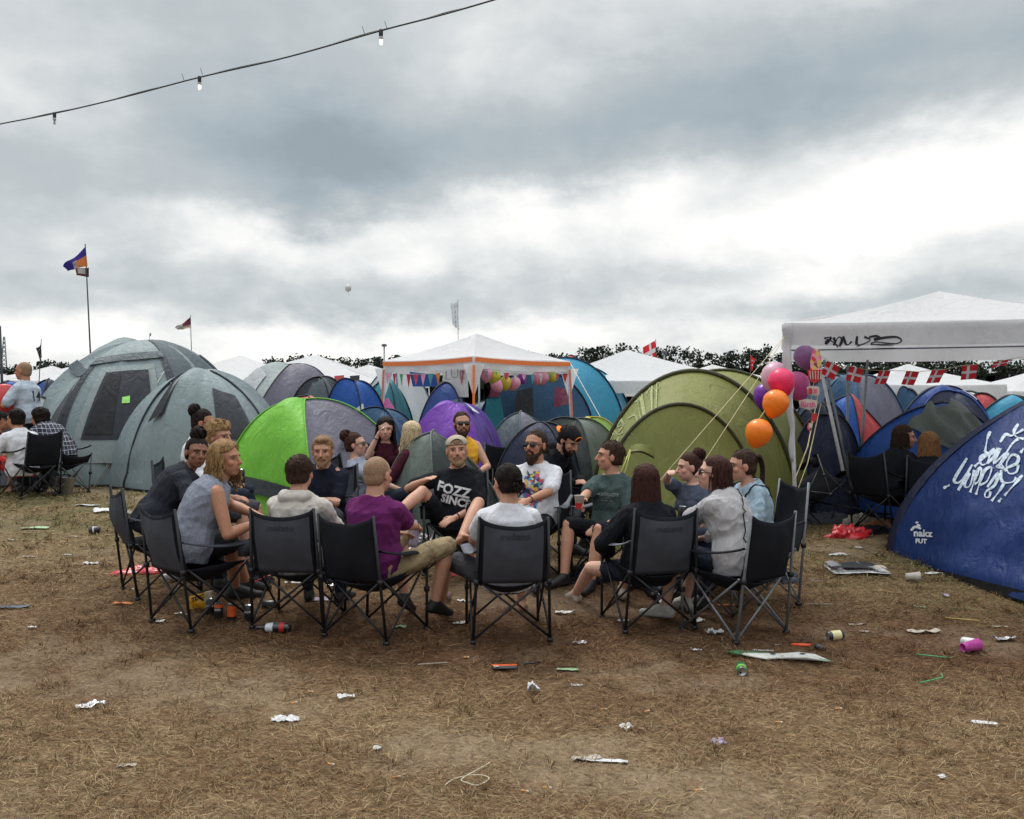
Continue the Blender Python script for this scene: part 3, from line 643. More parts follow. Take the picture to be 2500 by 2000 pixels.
    if faceon and not glasses:
        for s in (-1, 1):
            eb = MB(); eb.ell(HL((s*.031, .0685, .009)), (.0130*hs, .0095*hs, .0055*hs), HM, 10, 8); eb.ell(HL((s*.031, .0745, .0095)), (.0060*hs, .005*hs, .0055*hs), HM, 8, 6, 1)
            eb.tube([HL((s*.018, .0745, .0140)), HL((s*.031, .0775, .0160)), HL((s*.045, .071, .0135))], .0022*hs, 5, 1)
            q = eb.build('eye', [EYE, IRIS], body); set_np(q.data, mesh_np(q.data)-o0)
    hm = hair_mat(hc)
    if faceon and not glasses:
        for s in (-1, 1):
            bw = MB(); bw.tube([HL((s*.014, .0920, .028)), HL((s*.032, .0865, .032)), HL((s*.052, .070, .026))], [.0026*hs, .0038*hs, .002*hs], 5)
            q = bw.build('eyebrow', hm, body); set_np(q.data, mesh_np(q.data)-o0)
    # ---- hair
    rs = np.random.RandomState(abs(hash(key)) % 1000 if False else sum(map(ord, key))*7 % 1000)
    if hair:
        hb = MB(); X = {'buzz': .0035, 'short': .013, 'long': .013+.010*wavy, 'bob': .016, 'bun': .010, 'pony': .011, 'curly': .024, 'slick': .010, 'capped': .002, 'quiff': .014}[hair]
        hb.ell(HL((0, -.014, .036)), ((.074+X)*hs, (.089+X)*hs, (.083+X)*hs), HM, 20, 14); hb.ell(HL((0, -.040, -.005)), ((.066+X)*hs, (.056+X)*hs, (.070+X*.5)*hs), HM, 16, 12)
        if hair == 'quiff': hb.ell(HL((0, .045, .100)), (.055*hs, .045*hs, .030*hs), HM)
        if hair == 'curly':
            for _ in range(16):
                a = rs.rand()*6.28; hb.ell(HL((.075*math.cos(a), -.01+.08*math.sin(a), .05+.06*rs.rand())), (.026*hs,)*3, HM, 8, 6)
        hme = remesh(hb, vox*.9, 2, .5); hv = mesh_np(hme); lc = ((hv-(headc+O))@HM)/hs
        # hairline: pull the face area inside the skull
        line = (.070 if hair in ('buzz', 'slick') else .062)+nz(lc*np.array([1, .2, .2]), 18, 3)*.005; fm = (lc[:, 1] > .030) & (lc[:, 2] < line+.012*(1-np.clip(np.abs(lc[:, 0])/.06, 0, 1))); fm |= (lc[:, 1] > .002) & (lc[:, 2] < .012) & (np.abs(lc[:, 0]) > .03); fm |= (lc[:, 2] < -.055)
        if hair in ('long', 'bob'): fm = (lc[:, 1] > .022) & (lc[:, 2] < line+.040*(1-np.clip(np.abs(lc[:, 0])/.06, 0, 1))) | (lc[:, 2] < -.08)
        cen = np.array([0, -.01, .01]); fr_ = (~fm) & (lc[:, 1] > .015); tt_ = np.clip((lc[:, 2]-line)/.045, 0, 1); lc = np.where(fr_[:, None], cen+(lc-cen)*(.925+.075*tt_)[:, None], lc); lc[fm] = cen+(lc[fm]-cen)*.72
        am = {'buzz': .0008, 'short': .004, 'curly': .007, 'long': .003}.get(hair, .0025); lc += (lc-cen)/np.linalg.norm(lc-cen, axis=1)[:, None]*(nz(lc*np.array([1, .6, .6]), 14, 5)*am+nz(lc, 34, 6)*am*.7)[:, None]
        set_np(hme, (lc*hs)@HM.T+headc+O-o0); ho = obj('hair', hme, hm if hair != 'buzz' else M('hair_buzz_'+hc, tuple(a*.6+b*.4 for a, b in zip(HAIRC[hc], (.30, .17, .12))), rough=.8, var=.2, sc_=120, bump=.4, bsc=300), body)
        lk = MB()   # locks of hair over the cap
        def lock(p0, pts, r0, n=6):
            pl_ = smoothline([p0]+pts, 4); lk.tube(pl_, np.linspace(1, .35, len(pl_))*r0*hs, 5, ell=.6)
        if hair in ('short', 'quiff', 'curly', 'long', 'bob', 'bun', 'pony', 'slick'):
            N = {'short': 300, 'quiff': 260, 'curly': 300, 'long': 220, 'bob': 180, 'bun': 150, 'pony': 150, 'slick': 160}[hair]
            for _ in range(N):
                th = rs.rand()*6.28; ph = math.acos(1-rs.rand()*1.05); e = np.array([math.sin(ph)*math.cos(th), math.sin(ph)*math.sin(th), math.cos(ph)])
                if e[1] > .12 and e[2] < .70: continue
                rad = np.array([.074+X, .089+X, .083+X])*.97; p = np.array([0, -.014, .036])+e*rad
                if hair in ('bun', 'pony', 'slick'): tgt = np.array([0, -.09, .075 if hair == 'bun' else .03]); dv = unit(tgt-p)*.05
                elif hair in ('long', 'bob'): dv = np.array([np.sign(e[0])*.035, -.012, -.045]) if e[1] > -.2 else np.array([e[0]*.02, e[1]*.015, -.055])
                elif hair == 'quiff': dv = np.array([0, -.03, .012])
                else: dv = np.array([rs.normal()*.010, .012+rs.normal()*.012, -.012+.012*rs.normal()])
                q = p+dv; qe = (q-[0, -.014, .036])/rad; q = np.array([0, -.014, .036])+qe/max(.01, np.linalg.norm(qe))*rad*(1.03+.05*rs.rand()*(2 if hair in ('short', 'curly') else 1)); m_ = (p+q)/2*1.0+e*.003
                lock(HL(p), [HL(m_), HL(q)], .0034 if hair != 'curly' else .006)
        if hair in ('long', 'bob'):
            ln = hairlen or (.34 if hair == 'long' else .115); cr = .5 if hc in ('blond', 'paleblond') else .25; cr += wavy
            for i in range(300 if hair == 'long' else 230):
                a = R(200)+R(-220)*0+rs.rand()*R(250)-R(35); # around the back, from ear to ear
                a = R(-90)+(rs.rand()-.5)*R(236); e = np.array([math.cos(a), math.sin(a)]); z0 = .05-.07*rs.rand(); rx, ry = .083+X*.5, .088+X*.6
                p = np.array([e[0]*rx, -.014+e[1]*ry, z0]); pts = []; q = HL(p); l = ln*(.7+.45*rs.rand()); wv = rs.rand()*6
                for j in range(1, 7):
                    t = j/6; dn = HM@np.array([e[0]*.016*t, e[1]*.012*t, 0])*hs; grav = (HM[:, 2]*-.45*(1-t)+np.array([0, 0, -1.])*(.55+.45*t)); pt = q+unit(grav)*l*t*hs+dn+(rt0*math.sin(wv+t*9)+hf2*math.cos(wv+t*8))*.010*cr*2*t
                    pts.append(pt)
                lock(q, pts, .0068)
        if hair == 'curly_long': pass
        if hair == 'bun':
            c0 = bunpos; 
            for i in range(46):
                a = rs.rand()*6.28; b_ = rs.rand()*3.14; rb = .050+.010*rs.rand(); pts = [HL(np.array(c0)+rb*np.array([math.sin(b_+.6*j)*math.cos(a+.5*j), math.sin(b_+.6*j)*math.sin(a+.5*j), math.cos(b_+.6*j)])) for j in range(4)]; lock(pts[0], pts[1:], .009)
            lk.ell(HL(c0), (.045*hs,)*3, HM)
        if hair == 'pony' or hair == 'slick':
            for i in range(40):
                a = rs.rand()*6.28; o_ = np.array([math.cos(a), 0, math.sin(a)])*.018*rs.rand(); q = np.array([0, -.095, .055 if hair == 'pony' else .0])+o_; l = 1 if hair == 'pony' else .18
                lock(HL(q), [HL(q+np.array([0, -.035, .008 if hair == 'pony' else -.01])+o_), HL(q+np.array([0, -.055, -.05*l])+o_*1.6), HL(q+np.array([rs.normal()*.008, -.055, -.13*l])+o_*2), HL(q+np.array([rs.normal()*.012, -.045, -.21*l])+o_*1.2)], .008)
        if lk.n: q = lk.build('locks', hm, ho); set_np(q.data, mesh_np(q.data)-o0)
    if beard:
        bb = MB(); bl = {'full': 1.0, 'short': .55, 'long': 1.35}[beard]
        bb.ell(HL((0, .042, -.078)), ((.052)*hs, .046*hs, (.030+.012*bl)*hs), HM); bb.ell(HL((0, .060, -.085-.012*bl)), (.036*hs, .034*hs, (.018+.022*bl)*hs), HM)
        for s in (-1, 1): bb.cone(HL((s*.066, .010, -.005)), .010*hs, HL((s*.055, .030, -.055)), .017*hs, 8); bb.cone(HL((s*.055, .030, -.055)), .017*hs, HL((s*.02, .07, -.085)), .019*hs, 8); bb.cone(HL((s*.004, .094, -.038)), .0062*hs, HL((s*.030, .080, -.050)), .0075*hs, 7)
        bme = remesh(bb, vox*.9, 2, .5); bv = mesh_np(bme); bv = bv+norm_np(bme)*(nz(bv, 16, 2)*.003+nz(bv, 40, 3)*.002)[:, None]; set_np(bme, bv-o0); obj('beard', bme, hair_mat(beard_c.get(key, hc)), body)
    if cap:
        cm, bm_, back = cap; cb = MB(); cb.ell(HL((0, -.010, .058)), (.086*hs, .103*hs, .072*hs), HM, 20, 14)
        cme = remesh(cb, vox*.9, 1, .5); cv = mesh_np(cme); lc = ((cv-(headc+O))@HM)/hs; lo = lc[:, 2] < .052; lc[lo, 2] = .052; inn = lo; lc[inn, :2] = np.where(np.linalg.norm(lc[inn, :2]-[0, -.01], axis=1)[:, None] > .075, lc[inn, :2], lc[inn, :2]); set_np(cme, (lc*hs)@HM.T+headc+O-o0)
        co = obj('cap', cme, cm, body); pm = MB(); sgn = -1 if back else 1; g_ = np.zeros((9, 5, 3))
        for i in range(9):
            for j in range(5):
                a = R(-58)+R(116)*i/8; rr2 = .092+.062*math.cos(a*1.25)*j/4; g_[i, j] = HL((math.sin(a)*(.080+.002*j), sgn*(math.cos(a)*.093+.060*(j/4)*math.cos(a*1.1))-.01, .054-.014*j/4-.010*math.sin(abs(a))**2))
        q = pm.grid(g_).build('peak', bm_, co, solid=.004); set_np(q.data, mesh_np(q.data)-o0)
        if back:
            q = MB(); q.tube([HL((.045*math.cos(a), .088, .058+.035*math.sin(a))) for a in np.linspace(0, 3.14, 9)], .004, 6); q = q.build('strap', bm_, co); set_np(q.data, mesh_np(q.data)-o0)
            q = MB(); q.ell(HL((0, .072, .066)), (.038*hs, .022*hs, .030*hs), HM); q = q.build('front_hair', hm, ho if hair else body); set_np(q.data, mesh_np(q.data)-o0)
    # ---- clothes
    if top:
        tb = MB(); torso(tb, .017*loose, -.06+(.06-hem), 9, -.006+.012*neck_w)
        if fem:
            for s in (-1, 1):
                c, (r, f, u) = at(.33); tb.ell(W_(c+r*s*.066*k+f*.083*k), (.072*k, .066*k, .072*k))
        for s in (-1, 1):
            A, E, Wr = sh[s], elb[s], wrist[s]; i_ = .014*loose
            if sleeve > 0:
                tb.cone(W_(at(.43)[0]), (.074+i_*.4)*k, A, (.054*sfac+i_)*k, 12); tb.cone(W_(at(.49)[0]), (.050*sfac+i_*.6)*k, A+UP*.010*k, (.042*sfac+i_)*k, 10)
                if sleeve <= 1: tb.cone(A, (.055*sfac+i_)*k, A*(1-sleeve)+E*sleeve, (.049*sfac+i_*1.3)*k, 14, 2)
                else:
                    q = sleeve-1; tb.cone(A, (.055*sfac+i_)*k, E, (.041*sfac+i_*1.2)*k, 12); tb.cone(E, (.042*sfac+i_*1.1)*k, E*(1-q)+Wr*q, (.034*sfac+i_)*k, 12)
            else:
                c, (r, f, u) = at(.47); tb.cone(W_(c+r*s*.055*k), (.05+i_)*k, W_(c+r*s*.115*k-u*.03*k), (.045+i_*.7)*k, 10)
        if hood:
            c, (r, f, u) = at(.49); tb.cone(W_(c-f*.075*k-r*.07*k), .05*k, W_(c-f*.075*k+r*.07*k), .05*k, 12); tb.cone(W_(c-f*.03*k-r*.085*k), .035*k, W_(c+f*.05*k-r*.05*k), .028*k, 10); tb.cone(W_(c-f*.03*k+r*.085*k), .035*k, W_(c+f*.05*k+r*.05*k), .028*k, 10)
        tm = remesh(tb, vox, 3, .55); to = fin(tm, topname, top, disp=(min(.012, .0085*loose), 3.6, len(key)+3))
    if pants:
        pb = MB(); ss = []
        for t, a, b in ((-.07, .140, .112), (-.01, .160, .122), (.05, .168, .124), (.10, .158, .116)):
            c, (r, f, u) = at(t); ss.append((W_(c), r, f, (a*fat+.008)*k, (b*fat+.008)*k))
        loft(pb, ss)
        for s in (-1, 1):
            H, K_, Ak = hipj[s], knee[s], ank[s]; q = min(1, legs); pb.cone(H, .090*k, H*(1-q)+K_*q, (.092-.018*q)*k, 14, 2)
            if legs > 1: q = legs-1; pb.cone(K_, .064*k, K_*(1-q)+Ak*q, (.064-.012*q)*k, 12, 2)
        pm = remesh(pb, vox, 3, .55); po = fin(pm, pantname, pants, disp=(.009, 3.4, len(key)+9))
    if feet == 'shoe':
        sc_m = M('shoe_%d' % int(sum(shoecol)*1000), shoecol, rough=.6, var=.1, bump=.1)
        for s in (-1, 1):
            dr, dn = fd[s]; Ak = ank[s]; sb = MB(); heel = Ak+dn*.048*k-dr*.036*k; ball = Ak+dn*.052*k+dr*.125*k; toe = Ak+dn*.060*k+dr*.178*k
            sb.cone(Ak+dn*.0, .042*k, heel, .037*k); sb.cone(Ak+dn*.015*k+dr*.02*k, .040*k, ball, .034*k, 10, 3); sb.cone(heel, .036*k, toe, .030*k, 10, 3)
            q = remesh(sb, vox, 2, .5); fin(q, 'shoe', sc_m)
    p = dict(o=body, O=O, yaw=yaw, sh=sh, elb=elb, wrist=wrist, knee=knee, ank=ank, rt=rt0, fwd=fwd0, at=at, W=W_, k=k, HL=HL, HM=HM, shirt=to if top else None, frames=Fr, ground=ground)
    PEOPLE[key] = p; print('PERSON %s hip %.2f ground %.2f at %.2f,%.2f' % (key, hipz, ground, O[0], O[1]))
    if chair is not None:
        c = O-fwd0*(.03+seatback); kw = dict(chair); dyaw = kw.pop('dyaw', 0); off = kw.pop('off', (0, 0)); c = c+rt0*off[0]+fwd0*off[1]
        make_chair((c[0], c[1], float(gz(c[0], c[1]))), yaw+R(dyaw), seed=len(PEOPLE)*3, **kw)
    return p
beard_c = {}
WHT = cloth('white_cotton', (.62, .62, .66)); CREAM = cloth('cream_cotton', (.52, .48, .44)); HEATH = cloth('heather_grey', (.20, .215, .27), var=.22, sc_=160)
BLKC = cloth('black_cotton', (.009, .010, .014)); NAVY = cloth('navy_cotton', (.011, .013, .025)); PURP = cloth('plum_cotton', (.115, .016, .095)); GREEN = cloth('faded_green_cotton', (.055, .082, .080), var=.12, sc_=30)
SLATE = cloth('slate_cotton', (.075, .088, .125)); DENIM = cloth('pale_denim', (.28, .37, .44), var=.15, sc_=25); KNIT = cloth('grey_knit', (.40, .385, .40), bsc=180); CHAR = cloth('charcoal_jacket', (.026, .028, .038))
YEL = cloth('yellow_jersey', (.72, .37, .03)); MAROON = cloth('maroon_cotton', (.055, .010, .020)); KHAKI = cloth('khaki_cotton', (.30, .235, .14), var2=(.13, .085, .05)); REDC = cloth('red_cotton', (.50, .025, .030)); GRYS = cloth('grey_shorts', (.06, .06, .07)); DJEAN = cloth('dark_jeans', (.02, .025, .04)); OLV = cloth('olive_shorts', (.10, .10, .07))
CAPB = cloth('cap_beige', (.42, .36, .28)); CAPK = cloth('cap_black', (.012, .012, .014)); ORG = cloth('cap_orange', (.85, .22, .03))
CHK = M('checked_flannel', (.018, .020, .035), rough=.9, bump=.2)
def check_mat():
    m = bpy.data.materials.new('checked_flannel_2'); m.use_nodes = True; nt = m.node_tree; V.nt = nt; b = nt.nodes['Principled BSDF']
    t = V(nt.nodes.new('ShaderNodeTexCoord').outputs['Object']); s = nt.nodes.new('ShaderNodeSeparateXYZ'); nt.links.new(t.k, s.inputs[0]); x, y, z = (V(s.outputs[i]) for i in range(3))
    wv = noise(t, 5, 2); f = lambda a: V.m('GREATER_THAN', V.m('SINE', a*110.0), .93)
    g = V.m('MAXIMUM', f(x*.8+y*.8+wv*.05), f(z+wv*.06)); c = mixc(g, (.016, .018, .032), (.33, .34, .40)); nt.links.new(c.k, b.inputs['Base Color']); b.inputs['Roughness'].default_value = .9; return m
CHK = check_mat()
SK = 'folding camping chairs'
# ---- left side of the circle
person('A', 'woman with a high messy bun, dark sunglasses and a white top in profile', 496, 1034, 9.2, 82, lean=-4, curve=16, hyaw=88, hpitch=-6, sex='f', k=1.06, skin='tan', hair='bun', hc='dark', glasses=True,
       top=WHT, sleeve=1.9, topname='shirt', pants=DJEAN, handL=(-.12, .33, .12), handR=(.10, .33, .10), chair=dict(label='grey and black camping chair behind the woman in the white top, half hidden', back=GRY, cup=False))
person('C', 'dark haired woman with a top bun and charcoal jacket looking round at the camera', 480, 1108, 7.8, 72, lean=26, curve=22, hyaw=142, hpitch=-2, hroll=-8, sex='f', k=1.07, skin='brown', hair='bun', bunpos=(0, -.02, .150), hc='dark',
       top=CHAR, sleeve=1.95, topname='jacket', loose=1.5, pants=BLKC, handL=(-.10, .50, .18), handR=(.14, .52, .16), seatback=.06, chair=dict(label='grey camping chair leftmost in the circle, under the woman in charcoal', back=GRY, seat=BLK, arm=GRY, off=(.04, .17), dyaw=-16))
person('B', 'man with short tousled blond hair and white t-shirt holding out a can', 535, 1068, 8.4, 98, lean=8, curve=18, hyaw=112, hpitch=-4, k=1.07, skin='fair', hair='curly', hc='blond',
       top=WHT, sleeve=.8, pants=GRYS, legs=.95, handL=('w', 648, 1190, 7.5), handR=(.14, .36, .14), elL=(-.3, -.2, -1), curlL=.9)
person('D', 'man with long wavy blond hair in a grey tank top, hands clasped over his knee', 552, 1125, 7.0, 62, lean=14, curve=26, hyaw=106, hpitch=4, k=1.10, skin='tan', hair='long', hairlen=.185, wavy=1, hc='blond', fat=1.05,
       top=HEATH, sleeve=0, topname='tank_top', loose=1.5, hem=.12, pants=BLKC, legs=.95, handR=('w', 622, 1278, 7.0), handL=('w', 628, 1258, 7.25), elR=(.6, -.3, -1), elL=(-1, .2, -.2), curlL=.9, curlR=.9,
       footL=(-.52, .50), footR=(-.42, .40), knL=(-.4, .6, 1), knR=(-.1, .6, 1), chair=dict(label='grey camping chair with black tubes under the man with long blond hair', back=GRY, seat=BLK, arm=GRY, off=(.02, .12), dyaw=-22), shoecol=(.02, .02, .022))
person('E', 'man with short brown hair seen from behind in a cream hooded top', 733, 1158, 6.9, 8, lean=-12, curve=18, hyaw=14, hpitch=2, k=1.0, skin='fair', hair='short', hc='brown', fat=1.04,
       top=CREAM, sleeve=1.9, topname='hoodie', loose=1.5, hood=True, pants=DJEAN, chair=dict(label='grey camping chair with faded lettering, back to the camera behind the cans', back=GRY, logo=True), faceon=False)
person('F', 'ginger bearded man in a dark navy t-shirt facing the camera with his forearms crossed', 788, 1103, 8.6, 180, lean=4, curve=20, hyaw=178, hpitch=-6, k=1.02, skin='fair', hair='quiff', hc='light', beard='full', fat=1.14,
       top=NAVY, sleeve=.75, pants=GRYS, legs=.95, handL=(.10, .34, .20), handR=(-.06, .36, .22), elL=(-1, -.2, -.6), elR=(1, -.2, -.6), chair=dict(label='grey camping chair under the ginger bearded man in navy', back=GRY, off=(0, 0)))
beard_c['F'] = 'ginger'
person('G', 'man with buzz cut hair in a plum purple t-shirt holding a pale sheet', 922, 1163, 6.65, 28, lean=-10, curve=16, hyaw=30, hpitch=-3, k=1.02, skin='fair', hair='buzz', hc='light', fat=1.08,
       top=PURP, sleeve=.75, loose=1.35, hem=.14, pants=KHAKI, legs=.98, pantname='shorts', handR=('w', 1016, 1285, 7.05), elR=(.5, -.5, -1), handL=(-.1, .34, .2), curlR=1.0, footR=('w', 1062, 1470, 6.75), footL=('w', 985, 1455, 7.0), knR=(.9, .6, .8), knL=(-.1, .4, 1), faceon=False,
       chair=dict(label='all black camping chair under the man in plum, back to the camera', back=BLK, seat=BLK, off=(0, 0)), shoecol=(.012, .012, .013))
person('H', 'man in a backwards beige cap and black t-shirt with white lettering', 1116, 1103, 8.3, 184, lean=-10, curve=20, side=0, hyaw=176, hpitch=4, hroll=4, k=1.03, skin='fair', hair='capped', hc='light', beard='short', cap=(CAPB, CAPK, True), fat=1.12,
       top=BLKC, sleeve=.8, loose=1.4, pants=BLKC, legs=.75, pantname='shorts', handR=('k', 1), elR=(1, -.4, -.4), handL=(-.02, .30, .12), elL=(-1, -.2, -.5), curlR=.3, knR=(.45, .5, 1.4), footR=('w', 960, 1262, 7.75), footL=('w', 1128, 1310, 7.6), knL=(-.5, .8, 1), feet='bare',
       chair=dict(label='black camping chair under the man in the backwards cap', back=BLK))
beard_c['H'] = 'ginger'
person('K', 'bearded man in dark sunglasses and a white t-shirt with a colourful print', 1307, 1090, 8.3, 196, lean=-8, curve=16, hyaw=212, hpitch=4, k=1.03, skin='tan', hair='slick', hc='brown', glasses=True, beard='long', fat=1.12,
       top=WHT, sleeve=.8, loose=1.2, pants=BLKC, legs=.9, handL=('w', 1290, 1222, 7.85), handR=(.10, .34, .08), elL=(-1, -.4, -.4), chair=dict(label='black camping chair with a pale arm under the bearded man in white', back=BLK, arm=LGR))
person('L', 'man in a black and orange cap and black hoodie bending down', 1388, 1076, 9.1, 120, lean=34, curve=16, hyaw=132, hpitch=-34, k=1.02, skin='fair', hair='short', hc='dark', beard='short', cap=(CAPK, ORG, True),
       top=BLKC, sleeve=1.95, topname='hoodie', loose=1.6, hood=True, pants=BLKC, handL=(-.1, .5, .1), handR=(.1, .5, .1))
person('J', 'man with slicked back dark hair and a white t-shirt turning his head left', 1238, 1182, 6.62, -8, lean=-12, curve=18, side=2, hyaw=-32, hpitch=-4, k=1.02, skin='fair', hair='slick', hc='dark', fat=1.03,
       top=WHT, sleeve=.8, pants=GRYS, legs=.8, pantname='shorts', handL=(-.2, .42, .15), handR=(.2, .34, .10), footL=(-.42, .50), footR=(.18, .5), knL=(-.8, .4, .9), faceon=True, chair=dict(label='grey camping chair with faded lettering at the middle of the near side', back=GRY, arm=LGR, logo=True), feet='bare')
person('M', 'man with short brown hair and a faded green t-shirt looking left, holding a paper cup', 1489, 1117, 8.2, 218, lean=-8, curve=16, hyaw=262, hpitch=4, k=1.02, skin='fair', hair='short', hc='brown', fat=1.05,
       top=GREEN, sleeve=.75, loose=1.3, pants=BLKC, legs=.95, handR=('w', 1402, 1240, 7.6), elR=(1, -.3, -.6), handL=(-.1, .30, .1), curlR=.9, chair=dict(label='dark mesh camping chair under the man in the faded green t-shirt', back=BLK, arm=LGR))
person('N', 'woman with long dark hair and a black jacket seen from behind', 1574, 1178, 6.9, -14, lean=-8, curve=18, hyaw=-22, hpitch=0, sex='f', k=1.0, skin='pale', hair='long', hc='redbrown',
       top=BLKC, sleeve=1.95, topname='jacket', loose=2.0, pants=DJEAN, legs=.6, pantname='shorts', handL=(-.2, .28, .12), handR=(.1, .3, .1), footL=('w', 1405, 1450, 7.5), footR=(.05, .62), knL=(-.8, .7, .6), faceon=False, shoecol=(.35, .30, .25),
       chair=dict(label='grey camping chair with faded lettering under the woman with long dark hair', back=GRY, arm=LGR, logo=True))
person('O', 'woman with pinned up brown hair in a slate t-shirt, hand beside her chin', 1683, 1143, 8.0, 232, lean=-4, curve=14, hyaw=262, hpitch=-4, sex='f', k=.97, skin='pale', hair='bun', hc='redbrown',
       top=SLATE, sleeve=.7, pants=DJEAN, handR=('w', 1634, 1156, 7.7), elR=(1, .2, .2), handL=(-.1, .3, .1), curlR=.8, chair=dict(label='black camping chair under the woman in the slate t-shirt', back=BLK))
person('P', 'woman with a brown bob, sunglasses and light grey knitted jumper', 1742, 1160, 6.85, -46, lean=4, curve=34, side=0, hyaw=-82, hpitch=8, sex='f', k=1.02, skin='pale', hair='bob', hc='redbrown', glasses=True, fat=1.06,
       top=KNIT, sleeve=1.8, topname='jumper', loose=2.1, hem=.16, pants=DJEAN, legs=.9, handL=('w', 1668, 1266, 7.3), handR=(.1, .34, .14), elL=(-1, -.4, -.9), curlL=.9, seatback=.02, shoecol=(.4, .38, .35),
       chair=dict(label='black camping chair with grey tubes under the woman in the knitted jumper', back=BLK, seat=BLK, arm=BLK, tube=TUBE_GRY, off=(-.07, .03), dyaw=10, cup=False))
person('Q', 'woman with a ponytail and pale denim shirt with a dark bag strap', 1812, 1140, 7.45, 258, lean=0, curve=22, hyaw=264, hpitch=-2, sex='f', k=1.0, skin='fair', hair='pony', hc='brown',
       top=DENIM, sleeve=1.5, topname='denim_shirt', loose=1.7, hem=.14, pants=DJEAN, handL=(-.1, .34, .12), handR=(.1, .34, .12), chair=dict(label='black camping chair with grey tubes, rightmost in the circle', back=BLK, seat=BLK, tube=TUBE_GRY, off=(0, .04), h=.95))
# ---- second row
person('I', 'bearded man in sunglasses and a yellow sleeveless jersey behind the grey tent', 1128, 1037, 10.3, 168, lean=-4, curve=12, hyaw=166, hpitch=2, k=1.02, skin='fair', hair='slick', hc='brown', glasses=True, beard='full', fat=1.15, vox=.008,
       top=YEL, sleeve=0, topname='jersey', pants=GRYS, legs=.9, chair=dict(label='black camping chair behind the man in the yellow jersey', back=BLK, seat=BLK, off=(-.55, .05)))
person('R', 'reclining woman with tied back brown hair and glasses in a pale grey shirt', 868, 1088, 9.7, 98, lean=-26, curve=10, hyaw=96, hpitch=6, sex='f', k=1.0, skin='pale', hair='bun', hc='redbrown', glasses=True, vox=.008,
       top=SLATE if False else cloth('pale_grey_shirt', (.30, .32, .40)), sleeve=1.4, pants=DJEAN, chair=dict(label='grey camping chair under the reclining woman in glasses', back=GRY, off=(0, -.06)))
person('S', 'woman with long black hair and a maroon vest top, hand raised to her face', 941, 1050, 10.3, 176, lean=0, curve=16, hyaw=172, hpitch=-4, sex='f', k=.98, skin='pale', hair='long', wavy=.9, hairlen=.30, hc='dark', vox=.008,
       top=MAROON, sleeve=0, topname='vest_top', pants=DJEAN, handR=('w', 921, 1066, 10.05), elR=(.5, .3, -1), handL=(-.1, .32, .2), chair=dict(label='black camping chair under the woman in the maroon vest top', back=BLK, seat=BLK))
person('T', 'woman with long pale blonde hair and maroon sleeves seen from behind', 1003, 1062, 9.9, -52, lean=10, curve=14, hyaw=-40, hpitch=-4, sex='f', k=.98, skin='pale', hair='long', hc='paleblond', wavy=.8, hairlen=.28, vox=.008,
       top=MAROON, sleeve=1.9, topname='jumper', pants=DJEAN, faceon=False)
# ---- group at the left edge
person('U', 'man with short brown hair, white t-shirt and red shorts seated at the left edge', 38, 1026, 12.3, -58, lean=2, curve=24, hyaw=-72, hpitch=-4, k=1.04, skin='tan', hair='short', hc='dark', vox=.009, fat=1.05,
       top=WHT, sleeve=.8, loose=1.4, pants=REDC, legs=.9, pantname='shorts', feet='bare', chair=dict(label='black folding chair under the man in the white t-shirt and red shorts', back=BLK, seat=BLK, off=(.05, -.06)))
person('V', 'person with dark curly hair and a dark checked flannel shirt hunched over on a stool', 97, 1024, 12.9, -62, lean=30, curve=34, hyaw=-72, hpitch=-8, k=1.06, skin='tan', hair='curly', hc='dark', vox=.009,
       top=CHK, sleeve=1.95, topname='flannel_shirt', loose=2.2, pants=BLKC, feet='shoe', chair=dict(label='low folding stool chair with grey tubes under the person in the checked shirt', back=BLK, seat=BLK, tube=TUBE_GRY, h=.56, off=(0, .05)))
person('X', 'person in a black cap and dark top cut off by the left edge', 3, 1030, 12.8, 70, lean=8, curve=18, hyaw=80, k=1.0, skin='tan', hair='short', hc='dark', vox=.01, cap=(CAPK, CAPK, False), top=MAROON, sleeve=.8, pants=DJEAN)
person('W', 'standing man with cropped hair in a pale shirt numbered 14, holding a red disc', 57, 908, 13.4, -80, stand=True, lean=2, curve=8, hyaw=-88, hpitch=0, k=1.05, skin='tan', hair='buzz', hc='light', vox=.009, fat=1.06,
       top=cloth('pale_blue_jersey', (.42, .48, .56)), sleeve=.8, topname='sports_shirt', loose=1.4, hem=.10, pants=DJEAN, handL=(-.1, .32, .20), handR=(-.02, .30, .22), footL=(-.12, .02), footR=(.12, -.02))
# ---- in the shade at the right
person('Y', 'woman in black turning her face right in the canopy shade', 2208, 1070, 9.9, 62, lean=10, curve=20, hyaw=104, hpitch=-2, sex='f', k=1.0, skin='fair', hair='bob', hc='brown', vox=.008,
       top=BLKC, sleeve=1.95, topname='jacket', loose=1.8, pants=BLKC, chair=dict(label='black camping chair under the woman in black nearer the canopy poles', back=BLK, seat=BLK, cup=False))
person('Z', 'woman with long auburn hair in black seen from behind beside the spray painted tent', 2266, 1088, 9.7, 20, lean=4, curve=18, hyaw=-6, hpitch=-4, sex='f', k=1.0, skin='fair', hair='long', wavy=.4, hc='ginger', vox=.008, faceon=False,
       top=BLKC, sleeve=1.95, topname='jacket', loose=1.8, pants=BLKC, chair=dict(label='black camping chair under the woman in black beside the spray painted tent', back=BLK, seat=BLK, cup=False))
